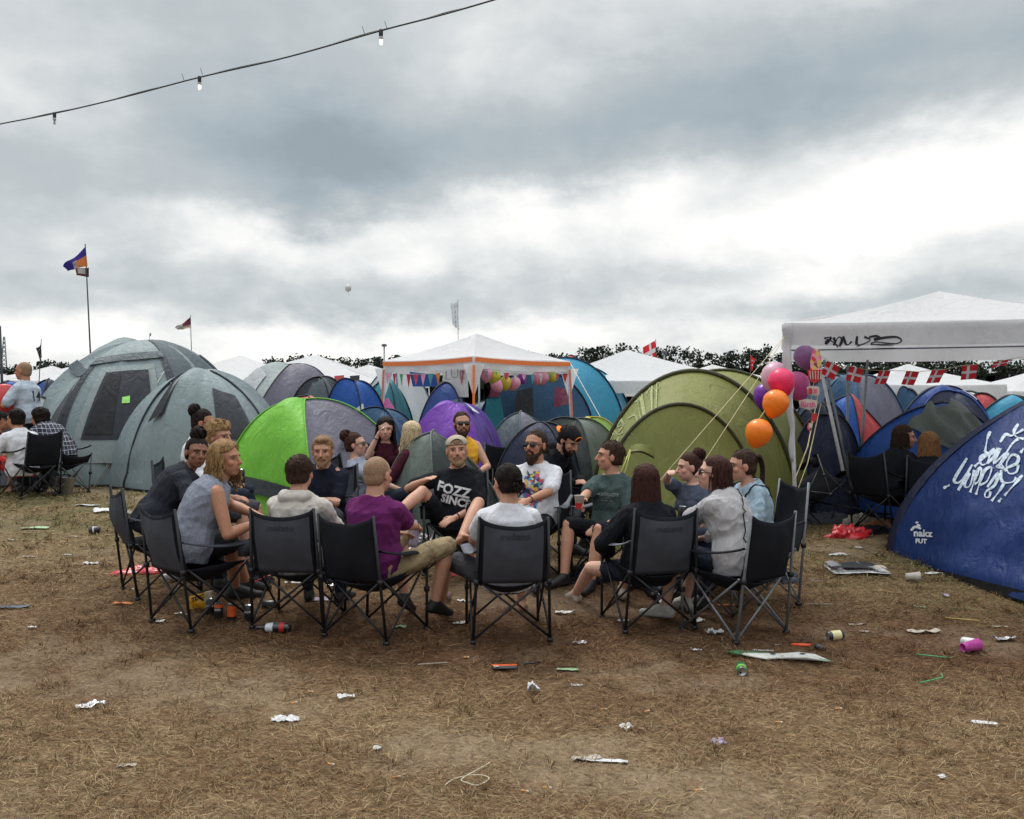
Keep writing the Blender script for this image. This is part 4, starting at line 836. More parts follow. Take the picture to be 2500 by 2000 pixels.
# ---- far people among the tents
for key, px, py, d, tp, nm, hc_ in (('a1', 2413, 958, 26, cloth('dark_far', (.03, .03, .05)), 'distant man in a dark top, leftmost of three heads beyond the tents', 'dark'), ('a2', 2441, 952, 27, cloth('blue_far', (.04, .07, .2)), 'distant man in a blue top, middle of three heads beyond the tents', 'dark'),
                                ('a3', 2484, 962, 24, WHT, 'distant man with fair hair in a white t-shirt beyond the teal tent', 'brown'), ('a4', 1489, 938, 30, cloth('dark_far2', (.03, .04, .07)), 'distant person with dark hair between the turquoise and olive tents', 'dark')):
    person(key, nm, px, py, d, 200 if key != 'a3' else 20, k=1.04, hair='short', hc=hc_, vox=.016, top=tp, sleeve=.8, pants=DJEAN, stand=True, footL=(-.12, .02), footR=(.12, -.02), handL=(-.25, .1, .05), handR=(.25, .1, .05))
# ================================================================ tents
def tent_mat(key, rgb, rough=.55, var=.06, transl=.12):
    if key in MATS: return MATS[key]
    m = bpy.data.materials.new(key); m.use_nodes = True; nt = m.node_tree; V.nt = nt; b = nt.nodes['Principled BSDF']
    ob = V(nt.nodes.new('ShaderNodeTexCoord').outputs['Object']); n = noise(ob, 2.2, 5, .6); n2 = noise(ob, 9, 6, .65)
    base = mixc(n, tuple(c*(1-var*2.2) for c in rgb), tuple(min(1, c*(1+var*2)) for c in rgb))
    dust = ramp(n2, [(.5, (0, 0, 0)), (.75, (.35, .35, .35))]); base = mixc(dust, base, tuple(c*.75+.045 for c in rgb)); nt.links.new(base.k, b.inputs['Base Color'])
    b.inputs['Roughness'].default_value = rough; b.inputs['Specular IOR Level'].default_value = .35
    bn = nt.nodes.new('ShaderNodeBump'); bn.inputs['Strength'].default_value = .8; bn.inputs['Distance'].default_value = .035
    mp = nt.nodes.new('ShaderNodeMapping'); nt.links.new(ob.k, mp.inputs[0]); mp.inputs['Rotation'].default_value = (.3, .2, .6); mp.inputs['Scale'].default_value = (1, 1, .35)
    cr = noise(V(mp.outputs[0]), 7, 4, .55, 1.2); nt.links.new((cr+noise(ob, 300, 1)*.04).k, bn.inputs['Height']); nt.links.new(bn.outputs[0], b.inputs['Normal'])
    if transl:
        ts = nt.nodes.new('ShaderNodeBsdfTranslucent'); nt.links.new(base.k, ts.inputs['Color']); mxs = nt.nodes.new('ShaderNodeMixShader'); mxs.inputs[0].default_value = transl
        nt.links.new(b.outputs[0], mxs.inputs[1]); nt.links.new(ts.outputs[0], mxs.inputs[2]); nt.links.new(mxs.outputs[0], [q for q in nt.nodes if q.type == 'OUTPUT_MATERIAL'][0].inputs[0])
    MATS[key] = m; return m
T = {k: tent_mat('nylon_'+k, v) for k, v in dict(teal=(.215, .27, .285), charcoal=(.034, .040, .050), slate=(.075, .10, .115), palegrey=(.27, .315, .32), green=(.15, .44, .03), lilac=(.135, .13, .175), blue=(.015, .085, .36), royal=(.015, .05, .22), navy=(.014, .020, .055),
      cyan=(.03, .25, .40), aqua=(.02, .20, .26), purple=(.18, .045, .40), violet=(.065, .018, .24), olive=(.19, .20, .048), darkolive=(.05, .048, .02), tarp=(.12, .145, .13), darktarp=(.032, .042, .040), red=(.42, .045, .05), salmon=(.55, .16, .14), white=(.58, .60, .62), offwhite=(.42, .44, .46),
      lime=(.33, .50, .12), yellow=(.55, .42, .05), greyblue=(.09, .13, .19), rust=(.42, .13, .03), maroon=(.13, .01, .04), pink=(.65, .17, .40), deepblue=(.007, .030, .145), black=(.012, .014, .018), mesh=(.030, .033, .045), steel=(.018, .07, .15)).items()}
GUY = M('guy_rope', (.55, .52, .45), rough=.9, bump=0); SLV = T['black']
def gpt(x, y): return np.array([x, y, float(gz(x, y))])
class Dome:
    """pole-and-skin dome: corners at given angles; surface point from (sector coordinate a, elevation t)"""
    def __init__(s, x, y, w, l, h, yaw=45, n=4, p=.85, conc=.10, seed=0, wr=.018, zoff=0):
        s.c = gpt(x, y); s.c[2] += zoff; s.h, s.n, s.p, s.conc, s.seed, s.wr = h, n, p, conc, seed, wr; s.w, s.l, s.yaw = w, l, R(yaw); rs_ = np.random.RandomState(seed+500); s.sk = (rs_.rand(2)-.5)*.16*w*(1 if seed not in (2, 5, 83) else 0); s.sg = .045+.05*rs_.rand()
    def corner(s, k):
        a = 2*math.pi*k/s.n+math.pi/s.n*0; return np.array([math.cos(a)*s.w/2, math.sin(a)*s.l/2, 0])
    def pt(s, a, t, off=0.0):
        th = t*math.pi/2; r = math.cos(th)**s.p if th < math.pi/2 else 0; z = s.h*math.sin(th)**1.0; k = int(math.floor(a)) % s.n; q = a-math.floor(a)
        c = s.corner(k)*(1-q)+s.corner(k+1)*q; pn = 4*q*(1-q); c = c*(1-s.conc*pn*math.sin(min(1, t*1.15)*math.pi)+(.03*pn if t < .05 else 0)); v = c*r+np.array([0, 0, z-.02*s.h*pn*math.sin(t*math.pi)])
        n = unit(np.array([c[0], c[1], 0])*(1.0/(s.w/2))+np.array([0, 0, 1])*t*1.2); v = v+n*off; s_ = z/s.h; v = v+np.array([s.sk[0]*s_*s_, s.sk[1]*s_*s_, 0]); ph_ = a*math.pi*2/s.n; v[2] *= 1-s.sg*(math.sin(ph_*2+s.seed)+.6*math.sin(ph_*3+s.seed*2))*math.sin(t*math.pi)**1.0
        return rotz(s.yaw)@v+s.c
    def skin(s, a0, a1, t0=0, t1=1, na=12, nt_=22, off=0.0, wr=None):
        A = np.linspace(a0, a1, max(2, int(na*(a1-a0)))+1); Tt = np.linspace(t0, t1, nt_+1); g = np.array([[s.pt(a, t, off) for t in Tt] for a in A]); v = g.reshape(-1, 3); wr = s.wr if wr is None else wr
        ctr = s.c+np.array([0, 0, s.h*.3]); n = v-ctr; n /= np.linalg.norm(n, axis=1)[:, None]; aa = np.repeat(A, len(Tt)); e = np.abs(np.sin(aa*math.pi))**.7*np.clip(1.2-np.tile(Tt, len(A)), 0, 1)
        dd = nz(np.stack([aa*1.7, np.tile(Tt, len(A))*.6, aa*0+np.tile(Tt, len(A))*np.sin(aa*6)*.4], 1), 1.6, s.seed)+.5*nz(v, 2.2, s.seed+1)+.45*nz(np.stack([aa*6, np.tile(Tt, len(A))*.9, aa*0], 1), 1.5, s.seed+2)
        v += n*(dd*wr*e)[:, None]; return g
    def rib(s, k, t0=0, t1=1, off=.012): return np.array([s.pt(k, t, off) for t in np.linspace(t0, t1, 22)])
def place(mb, name, mat, parent, **kw):
    o = mb.build(name, mat, parent, **kw); i = inv_of(parent); set_np(o.data, mesh_np(o.data)@i[:3, :3].T+i[:3, 3]); return o
def dome_tent(label, px, py, d, wpx, mats, yaw=45, n=4, hk=1.0, lr=1.0, ribs='black', p=.85, conc=.10, seed=0, group='dome tents', skirt=True, name='dome_tent', wr=.045, detail=1.0, x=None):
    """px,py: apex in the photograph at distance d; wpx: overall width in pixels"""
    a = P(px, py, d); g0 = float(gz(a[0], a[1])); h = a[2]-g0; w = wpx/F*d*1.06; p = p+.36
    D = Dome(a[0], a[1], w, w*lr, h, yaw, n, p, conc, seed, wr); t = thing(name, label, 'tent', D.c, D.yaw, group)
    for k in range(n):
        m = mats[k % len(mats)]; place(MB().grid(D.skin(k, k+1, na=int(14*detail), nt_=int(22*detail))), 'fly_panel', T[m], t)
    if ribs:
        for k in range(n): place(MB().tube(D.rib(k), .016 if d < 14 else .022, 6, ell=.6), 'pole_sleeve', T[ribs], t)
    if skirt:
        g = np.array([[D.pt(q, 0, .015)+[0, 0, z] for z in (-.03, .035)] for q in np.linspace(0, n, n*6+1)]); place(MB().grid(g), 'groundsheet', T['black'], t)
    return t, D
def patch(D, t, corners, mat, name, off=.012, nseg=8, solid=0):
    """a four-cornered piece of cloth laid on the dome, corners (a, t)"""
    c = np.array(corners, float); g = np.zeros((nseg+1, nseg+1, 3))
    for i in range(nseg+1):
        for j in range(nseg+1):
            u, v = i/nseg, j/nseg; q = (c[0]*(1-u)+c[1]*u)*(1-v)+(c[3]*(1-u)+c[2]*u)*v; g[i, j] = D.pt(q[0], q[1], off)
    gg = g.reshape(-1, 3); ctr = D.c+[0, 0, D.h*.3]; n = gg-ctr; n /= np.linalg.norm(n, axis=1)[:, None]; gg += n*(np.abs(nz(gg, 3, 5))*.008)[:, None]
    return place(MB().grid(g), name, mat, t, solid=solid)
def guy(t, a, b, r=.004, mat=None): place(MB().tube(np.array([a, (np.asarray(a)+b)/2-[0, 0, .01], b]), r, 5), 'guy_rope', mat or GUY, t)
class Tunnel:
    """skin stretched over hoops; hoop = (left foot xy, right foot xy, height, fullness)"""
    def __init__(s, hoops, seed=0, wr=.02): s.H = hoops; s.seed = seed; s.wr = wr
    def hp(s, hoop, q, off=0):
        (ax, ay), (bx, by), h, e = hoop; th = math.pi*q; c = -math.cos(th); r = abs(math.sin(th))**e; m = np.array([(ax+bx)/2, (ay+by)/2]); hv = np.array([(bx-ax)/2, (by-ay)/2])
        xy = m+hv*c*(1+off); z = float(gz(xy[0], xy[1])); return np.array([xy[0], xy[1], z+(h+off)*r])
    def skin(s, i, q0=0, q1=1, off=0, nq=40, nl=14, sag=.05):
        A, B_ = s.H[i], s.H[i+1]; Q = np.linspace(q0, q1, nq+1); g = np.zeros((nl+1, nq+1, 3))
        for a in range(nl+1):
            u = a/nl
            for b in range(nq+1):
                p = s.hp(A, Q[b], off)*(1-u)+s.hp(B_, Q[b], off)*u; z0 = float(gz(p[0], p[1])); p[2] = z0+(p[2]-z0)*(1-sag*4*u*(1-u)); g[a, b] = p
        v = g.reshape(-1, 3); uu = np.repeat(np.arange(nl+1)/nl, nq+1); e = 4*uu*(1-uu); zz = v[:, 2]-gz(v[:, 0], v[:, 1]); c = v.mean(0); n = v-c; n[:, 2] *= .8; n /= np.linalg.norm(n, axis=1)[:, None]
        v += n*(nz(v*np.array([1, 1, .4]), 1.3, s.seed+i)*s.wr*np.clip(e+.2, 0, 1)*np.clip(zz/.15, 0, 1))[:, None]; return g
    def rib(s, i, off=.012): return np.array([s.hp(s.H[i], q, off) for q in np.linspace(0, 1, 40)])
    def end(s, i, foot, nq=30, nl=12, bulge=.10, q0=0, q1=1, sc_=1.0):
        """end panel running from hoop i down to the straight ground line foot=(a,b)"""
        a, b = np.array(foot[0], float), np.array(foot[1], float); g = np.zeros((nl+1, nq+1, 3)); H = s.H[i]
        for j in range(nq+1):
            q = q0+(q1-q0)*j/nq; top = s.hp(H, q); f = (1-math.cos(math.pi*q))/2; bt = np.append(a*(1-f)+b*f, 0); bt[2] = float(gz(bt[0], bt[1]))
            for k in range(nl+1):
                u = k/nl; p = top*(1-u)+bt*u; p[2] += bulge*math.sin(math.pi*u)*math.sin(math.pi*q)*H[2]*.5; g[k, j] = p
        v = g.reshape(-1, 3); uu = np.repeat(np.arange(nl+1)/nl, nq+1); d = unit(np.array([-(b-a)[1], (b-a)[0], .5])); e = np.clip(uu*4, 0, 1)*np.clip((1-uu)*3, 0, 1)
        v += d*(nz(v*np.array([1.4, 1, .35]), 1.2, s.seed+20+i)*s.wr*1.4*e)[:, None]; return g
# ---- large teal and charcoal igloo tent on the left, with its side cabin
a = P(338, 834, 15.2); t, D = None, None
t, D = dome_tent('large pale teal and charcoal family tent with a dark netted door, at the left', 338, 832, 15.4, 520, ['teal', 'teal', 'slate', 'slate', 'teal', 'teal'], yaw=-108, n=6, p=.62, conc=.02, ribs=None, seed=2, group='family tents', name='family_tent', detail=1.0)
# panels: sector k starts at yaw-108+60k degrees ; 0 faces front-left, 1 straight ahead
def igloo():
    S0 = .90
    for k, m in ((0, 'charcoal'), (1, 'charcoal'), (2, 'charcoal')):
        g = np.array([[D.pt(k+s_, tt, .02) for s_ in (-.055, 0, .055)] for tt in np.linspace(0, .66, 24)]); place(MB().grid(g), 'pole_panel', T[m], t)
    for k in (-1, 0):
        patch(D, t, [(k, .62), (k+1, .62), (k+1, .68), (k, .68)], T['slate'], 'roof_band', .03, 10)
    patch(D, t, [(-.42, .10), (-.06, .10), (-.06, .60), (-.30, .60)], T['charcoal'], 'side_window', .025)
    patch(D, t, [(.12, .10), (.84, .10), (.84, .58), (.20, .58)], T['palegrey'], 'door', .03, 10)
    patch(D, t, [(.20, .20), (.76, .20), (.76, .54), (.28, .54)], T['mesh'], 'door_window', .045, 10)
    patch(D, t, [(.22, .22), (.44, .22), (.46, .52), (.32, .52)], T['black'], 'window_curtain', .055, 8)
    patch(D, t, [(.50, .36), (.57, .36), (.57, .395), (.50, .39)], M('lime_sticker', (.35, .75, .2), bump=0), 'door_badge', .06, 3)
    for dx_, e in ((-.25, 0), (-.1, .1)): guy(t, D.pt(.93, .52, .05), gpt(*(G(228+e*60, 1190)[:2])), .005)
    patch(D, t, [(1.0, 0), (1.9, 0), (1.9, .93), (1.0, .93)], T['slate'], 'side_panel', .012, 14)
igloo()
t2, D2 = dome_tent('pale teal side cabin dome with a black window, joined to the charcoal family tent', 498, 902, 14.0, 400, ['teal', 'teal', 'teal', 'teal', 'teal', 'teal'], yaw=-100, n=6, p=.62, conc=.02, ribs=None, seed=5, group='family tents', name='family_tent')
patch(D2, t2, [(.62, .30), (1.18, .26), (1.02, .60), (.62, .62)], T['charcoal'], 'window', .03, 8)
patch(D2, t2, [(-.36, .36), (-.05, .40), (-.02, .66), (-.12, .64)], T['black'], 'vent_hood', .05, 6)
place(MB().tube(D2.rib(1.62, 0, .95), .03, 6, ell=.5), 'pole_sleeve', T['charcoal'], t2); place(MB().tube(D2.rib(-.62, 0, .95), .03, 6, ell=.5), 'pole_sleeve', T['charcoal'], t2)
guy(t2, D2.pt(-.2, .62, .05), gpt(*(G(402, 1180)[:2])), .005)
# ---- grey two tone dome behind, with porch
t, D = dome_tent('grey two tone dome tent with a dark rolled porch behind the green tent', 672, 890, 19, 330, ['slate', 'palegrey', 'palegrey', 'lilac'], yaw=-98, p=.6, conc=.06, seed=7)
for ch in t.children:
    pass
patch(D, t, [(.0, 0), (1, 0), (1, .97), (0, .97)], T['lilac'], 'side_panel', .02, 12); patch(D, t, [(-1, 0), (0, 0), (0, .97), (-1, .97)], T['palegrey'], 'front_panel', .02, 12)
patch(D, t, [(-.8, .42), (-.3, .42), (-.3, .68), (-.75, .68)], T['offwhite'], 'window', .04, 6)
t, D = dome_tent('dark grey low dome tent with a pale roof window beside the blue dome', 785, 922, 17.5, 190, ['charcoal', 'charcoal', 'charcoal', 'charcoal'], yaw=-60, p=.6, seed=9, conc=.02)
patch(D, t, [(-.7, .55), (.3, .55), (.3, .85), (-.7, .85)], T['slate'], 'roof_window', .03, 8)
t, D = dome_tent('salmon red dome tent with a black pole, mostly hidden behind the green tent', 735, 968, 12.6, 300, ['salmon', 'red', 'red', 'salmon'], yaw=-70, p=.6, seed=11)
# ---- green and lilac dome
t, D = dome_tent('bright green and grey lilac dome tent behind the circle of chairs', 777, 976, 10.9, 430, ['lilac', 'lilac', 'green', 'green'], yaw=-82, p=.66, conc=.04, ribs='green', seed=13, wr=.035)
patch(D, t, [(-.80, .14), (-.08, .10), (-.06, .17), (-.86, .22)], T['charcoal'], 'vent_strip', .05, 8); patch(D, t, [(-.42, .03), (-.22, .03), (-.20, .12), (-.38, .14)], T['charcoal'], 'vent_flap', .07, 5); patch(D, t, [(.40, .44), (.62, .46), (.60, .50), (.44, .49)], T['charcoal'], 'vent_hood', .05, 4)
# ---- purple dome
t, D = dome_tent('bright purple dome tent with a white vent triangle behind the man in yellow', 1112, 985, 12.6, 280, ['violet', 'purple', 'purple', 'purple'], yaw=-60, p=.62, conc=.02, ribs=None, seed=15)  # violet right panel puts the tent's shaded side into its colour
patch(D, t, [(.22, .70), (.55, .66), (.24, .90), (.22, .90)], T['white'], 'vent_hood', .04, 5); patch(D, t, [(.62, .15), (.70, .15), (.60, .55), (.58, .55)], T['black'], 'door_gap', .02, 5)
# ---- grey green tarp dome in front
t, D = dome_tent('grey green dome tent with a dark right side behind the beige cap', 1078, 1057, 9.75, 285, ['darktarp', 'darktarp', 'tarp', 'tarp'], yaw=-92, p=.72, conc=.06, ribs='tarp', seed=17, wr=.03)
# ---- dark tents behind the bearded man
t, D = dome_tent('dark navy dome tent behind the bearded man in sunglasses', 1312, 1033, 10.6, 250, ['navy', 'navy', 'navy', 'navy'], yaw=-60, p=.55, seed=19, wr=.025)
t, D = dome_tent('dark grey green dome tent behind the man in the black and orange cap', 1398, 1024, 11.6, 270, ['tarp', 'darktarp', 'darktarp', 'darktarp'], yaw=-75, p=.6, seed=21, wr=.03, ribs='darktarp')
t, D = dome_tent('small slate and lilac dome tent right of the purple tent', 1284, 1008, 13.6, 210, ['lilac', 'slate', 'slate', 'slate'], yaw=-96, p=.7, seed=23, ribs='slate')
t, D = dome_tent('small lime and yellow topped blue tent beside the olive tent', 1450, 1020, 13.5, 180, ['lime', 'royal', 'lime', 'yellow'], yaw=-110, p=.6, seed=25, ribs='yellow')
# ---- blue tents left of the gazebo
t, D = dome_tent('blue dome tent with a white square patch, left of the orange trimmed gazebo', 872, 932, 16.5, 170, ['blue', 'royal', 'royal', 'blue'], yaw=-70, p=.55, seed=27)
patch(D, t, [(-.35, .42), (.10, .42), (.12, .56), (-.25, .56)], T['white'], 'cloth_patch', .04, 4)
t, D = dome_tent('teal awning dome tent at the left pole of the gazebo', 935, 928, 19.5, 170, ['aqua', 'aqua', 'greyblue', 'aqua'], yaw=-60, p=.6, seed=29)
t, D = dome_tent('tall white tent seen through the gazebo left opening', 968, 892, 21.5, 200, ['white', 'white', 'offwhite', 'white'], yaw=-80, p=.6, seed=31, ribs='steel')
t, D = dome_tent('low blue tent between the green and the purple tents', 925, 1000, 12.2, 270, ['steel', 'steel', 'greyblue', 'steel'], yaw=-55, p=.7, seed=33, ribs='navy')
t, D = dome_tent('navy dome tent with a grey window under the gazebo banner', 1085, 935, 17.4, 170, ['royal', 'navy', 'navy', 'royal'], yaw=-50, p=.6, seed=35)
patch(D, t, [(-.3, .3), (.5, .3), (.5, .6), (-.2, .6)], T['greyblue'], 'window', .03, 6)
# ---- big blue tunnel tent at the gazebo's right
def xy(px, d): return ((px-CX)/F*d, d)
tn = Tunnel([(xy(1160, 20.2), xy(1455, 20.6), 2.0, .8), (xy(1230, 21.5), xy(1530, 21.3), 2.30, .85), (xy(1290, 22.5), xy(1552, 22.1), 2.15, .85), (xy(1340, 23.4), xy(1530, 23.2), 1.3, .8)], 41, .03)
c0 = P(1330, 1100, 21); t = thing('tunnel_tent', 'large blue and turquoise tunnel tent with dark ribs right of the gazebo', 'tent', gpt(c0[0], c0[1]), 0, 'tunnel tents')
for i, m in enumerate(('cyan', 'cyan', 'aqua')): place(MB().grid(tn.skin(i, sag=.03)), 'fly_panel', T[m], t)
for i in range(4): place(MB().tube(tn.rib(i), .022, 6), 'pole_sleeve', T['navy'], t)
place(MB().grid(tn.end(0, (xy(1165, 19.7), xy(1450, 20.1)), bulge=.02)), 'front_panel', T['steel'], t)
def fquad(pts, mat, nm, par=None, n=6, amp=.012):
    """flat hanging cloth between four world points"""
    p = np.array(pts, float); g = np.zeros((n+1, n+1, 3)); par = par or t
    for i in range(n+1):
        for j in range(n+1): u, v = i/n, j/n; g[i, j] = (p[0]*(1-u)+p[1]*u)*(1-v)+(p[3]*(1-u)+p[2]*u)*v
    v = g.reshape(-1, 3); v[:, 1] += nz(v, 2.2, 7)*amp; return place(MB().grid(g), nm, mat, par)
fquad([P(1248, 1055, 19.6), P(1305, 1055, 19.6), P(1300, 945, 19.95), P(1262, 955, 19.95)], T['black'], 'door_gap'); fquad([P(1352, 995, 19.7), P(1393, 985, 19.7), P(1382, 950, 19.9), P(1355, 943, 19.9)], T['maroon'], 'red_flap'); fquad([P(1195, 970, 19.7), P(1220, 970, 19.7), P(1222, 940, 19.9), P(1200, 935, 19.9)], T['maroon'], 'red_flap')
fquad([P(1180, 1050, 19.6), P(1235, 1050, 19.6), P(1222, 965, 19.75), P(1188, 975, 19.75)], T['aqua'], 'front_flap')
t, D = dome_tent('red topped tent peeping over the big turquoise tunnel tent', 1385, 872, 26, 150, ['red', 'red', 'aqua', 'red'], yaw=-60, p=.5, seed=43)
# ---- olive tunnel tent
tn = Tunnel([(xy(1456, 9.5), xy(1860, 9.7), 1.36, 1.0), (xy(1446, 10.6), xy(1950, 10.3), 1.66, 1.05), (xy(1540, 11.9), xy(2005, 11.3), 1.63, .95), (xy(1600, 13.2), xy(2060, 12.6), .95, .9)], 47, .028)
c0 = P(1700, 1200, 10.4); t = thing('tunnel_tent', 'big olive green tunnel tent with dark arched sleeves and faint white scrawls', 'tent', gpt(c0[0], c0[1]), 0, 'tunnel tents')
sk0 = place(MB().grid(tn.skin(0, sag=.02, nq=44, nl=14)), 'porch_panel', T['olive'], t); sk1 = place(MB().grid(tn.skin(1, sag=.04, nq=44, nl=14)), 'fly_panel', T['olive'], t); place(MB().grid(tn.skin(2, sag=.03)), 'rear_panel', T['olive'], t)
for i, r_ in enumerate((.020, .026, .022, .02)): place(MB().tube(tn.rib(i), r_, 8), 'pole_sleeve', T['darkolive'], t)
fr = place(MB().grid(tn.end(0, (xy(1450, 9.1), xy(1852, 9.2)), bulge=.02, nl=22, nq=44)), 'front_panel', T['olive'], t)
OLT, OLS = t, (sk0, sk1, fr)
# vent hood and its cord on the front
g = np.zeros((11, 4, 3))
for i in range(11):
    for j in range(4):
        u = i/10; q = P(1522+75*u, 1102-14*math.sin(math.pi*u)+5*j*(1+.3*u), 9.22-.05*math.sin(math.pi*u)*(1+j*.4)); g[i, j] = q
place(MB().grid(g), 'vent_hood', T['darkolive'], t); place(MB().grid(g+np.array([0, -.02, .02])), 'vent_brim', T['olive'], t)
YG = M('lime_cord', (.42, .42, .12), rough=.8, bump=0); guy(t, P(1538, 1098, 9.15), P(1512, 1160, 8.95), .006, YG); guy(t, P(1540, 1098, 9.15), P(1522, 1165, 8.95), .006, YG)
CORD = M('cream_cord', (.55, .48, .30), rough=.8, bump=0)
# ---- right side, behind the canopy
t, D = dome_tent('grey lilac dome tent behind the canopy poles', 2110, 918, 16, 215, ['lilac', 'steel', 'lilac', 'steel'], yaw=-110, p=.5, seed=51, conc=.02, ribs='steel'); 
t, D = dome_tent('turquoise tent with a grey roof behind the canopy corner', 2040, 918, 17.5, 230, ['cyan', 'aqua', 'cyan', 'greyblue'], yaw=-80, p=.6, seed=53)
t, D = dome_tent('blue and crimson dome tent left of the dark canopy poles', 2085, 968, 13.6, 210, ['red', 'royal', 'royal', 'blue'], yaw=-100, p=.62, seed=55)
t, D = dome_tent('blue dome tent right behind the hanging birthday letters', 1995, 985, 12.6, 190, ['navy', 'blue', 'blue', 'navy'], yaw=-80, p=.6, seed=57)
t, D = dome_tent('grey navy dome tent beside the olive tent under the canopy', 2020, 1015, 11.0, 190, ['navy', 'slate', 'navy', 'navy'], yaw=-80, p=.55, seed=59)
t, D = dome_tent('blue dome tent covered with a crumpled grey green tarpaulin', 2262, 985, 11.0, 400, ['blue', 'blue', 'royal', 'blue'], yaw=-95, p=.66, conc=.03, seed=61)
patch(D, t, [(-.65, .62), (.15, .30), (.50, .50), (.30, .97)], T['tarp'], 'tarpaulin', .05, 14)
place(MB().grid(np.array([[D.pt(-.62+1.2*u, .58-.34*u+v*.30, .07+.03*math.sin(v*9+u*14)) for v in np.linspace(0, 1, 12)] for u in np.linspace(0, 1, 20)])), 'tarpaulin_fold', T['tarp'], t)
t, D = dome_tent('royal blue dome tent far behind the tarpaulin covered tent', 2300, 945, 16.5, 300, ['blue', 'royal', 'royal', 'royal'], yaw=-70, p=.6, seed=63)
t, D = dome_tent('navy dome tent with a white triangle and white piping', 2330, 958, 14, 270, ['navy', 'royal', 'royal', 'navy'], yaw=-70, p=.6, seed=65, ribs='royal'); patch(D, t, [(.05, .72), (.40, .70), (.12, .94), (.10, .94)], T['white'], 'vent_hood', .04, 5)
t, D = dome_tent('crimson striped dome tent between the navy and the turquoise tents', 2385, 962, 14.8, 190, ['red', 'red', 'white', 'red'], yaw=-60, p=.55, seed=67)
t, D = dome_tent('turquoise dome tent with a white vent at the right edge', 2465, 968, 14.5, 250, ['cyan', 'cyan', 'aqua', 'cyan'], yaw=-80, p=.6, seed=69); patch(D, t, [(.1, .78), (.6, .74), (.2, .94), (.1, .94)], T['white'], 'vent_hood', .04, 4)
t, D = dome_tent('small dark blue dome tent beside the far white gazebo', 2225, 950, 20, 130, ['steel', 'steel', 'navy', 'steel'], yaw=-60, p=.6, seed=71)
t, D = dome_tent('pale green far dome tent near the right edge', 2458, 952, 24, 100, ['lime', 'white', 'slate', 'lime'], yaw=-60, p=.6, seed=72, detail=.6)
# ---- far left
t, D = dome_tent('navy blue dome tent between the standing man and the family tent', 108, 928, 17.5, 150, ['navy', 'royal', 'navy', 'royal'], yaw=-70, p=.55, seed=73)
t, D = dome_tent('white and blue dome tent behind the checked shirt', 95, 968, 15, 130, ['white', 'blue', 'white', 'blue'], yaw=-70, p=.55, seed=75)
t, D = dome_tent('lilac and rust dome tent at the left edge', 12, 985, 14, 190, ['lilac', 'lilac', 'lilac', 'rust'], yaw=-100, p=.6, seed=77)
t, D = dome_tent('blue dome tent with white trim at the far left', 5, 932, 18, 160, ['blue', 'white', 'navy', 'blue'], yaw=-70, p=.6, seed=79)
# ---- the crowd of far tents filling the field
r = random.Random(4); k = 0
names = dict(blue='blue', navy='navy', cyan='turquoise', green='bright green', slate='slate grey', red='red', olive='olive', offwhite='off white', lilac='lilac grey', greyblue='grey blue', royal='royal blue', purple='purple')
wher = [(600, 'right of the family tent'), (700, 'behind the two tone dome'), (1230, 'behind the orange trimmed gazebo'), (1420, 'under the far white gazebo'), (1500, 'behind the olive tent'), (1560, 'above the olive tent'), (1760, 'behind the olive tent ridge'), (1900, 'behind the balloons'), (2150, 'behind the Danish flags'), (2290, 'below the far canopy'), (2420, 'near the three far heads'), (150, 'behind the family tent'), (820, 'left of the gazebo')]
for d in (21, 25, 30, 37, 46):
    for i in range(7 if d < 30 else 9):
        px = (i+.5)*2500/(7 if d < 30 else 9)+r.uniform(-120, 120); h = r.uniform(1.0, 1.4); py = 1000-(h-1.13)/d*F; cn = r.choice(list(names)); w = r.uniform(2.6, 4.2)/d*F; near_ = min(wher, key=lambda q: abs(q[0]-px))[1]
        c2 = r.choice(['navy', 'slate', cn, 'offwhite'])
        t, D = dome_tent('far %s%s dome tent, %s, %s' % (names[cn], '' if c2 == cn else ' and '+names.get(c2, 'slate'), {21: 'first far row', 25: 'second far row', 30: 'third far row', 37: 'fourth far row', 46: 'last far row'}[d], near_), px, py, d, w, [cn, c2, cn, cn], yaw=r.uniform(0, 90), p=.6, seed=100+k, group='far dome tents', detail=.6, skirt=False, ribs=r.choice(['slate', None, c2 if c2 != cn else 'charcoal']) if d < 30 else None); k += 1
        a_ = r.choice([2.2, 3.1, 2.6]); patch(D, t, [(a_, .55), (a_+.35, .55), (a_+.30, .78), (a_, .75)], T[r.choice(['white', 'charcoal', 'offwhite'])], 'vent_hood', .03, 3); patch(D, t, [(a_+.1, .04), (a_+.6, .04), (a_+.45, .45), (a_+.2, .45)], T[r.choice(['navy', 'black', 'slate'])], 'door', .02, 4)
# ---- near blue tent with spray paint at the right
t = thing('dome_tent', 'near royal blue dome tent with white spray painted words at the right edge', 'tent', gpt(5.65, 7.9), R(149.4), 'dome tents')
D = Dome(5.65, 7.9, 4.72, 4.8, 2.02, 149.4, 4, 1.55, .02, 83, .08); D.sg = .0; NB = []
for k_ in range(4): NB.append(place(MB().grid(D.skin(k_, k_+1, na=30, nt_=44)), 'fly_panel', T['deepblue'], t))
for k_ in range(4): place(MB().grid(np.array([[D.pt(k_+s_, tt, .012) for s_ in (-.035, 0, .035)] for tt in np.linspace(0, 1, 24)])), 'pole_sleeve', T['navy'], t)
g = np.array([[D.pt(q, 0, .02)+[0, 0, z] for z in (-.03, .06)] for q in np.linspace(0, 4, 30)]); place(MB().grid(g), 'groundsheet', T['black'], t)
place(MB().tube([D.pt(-.03, tt, .03) for tt in np.linspace(.12, .30, 6)], .004, 5), 'guy_rope', GUY, t)
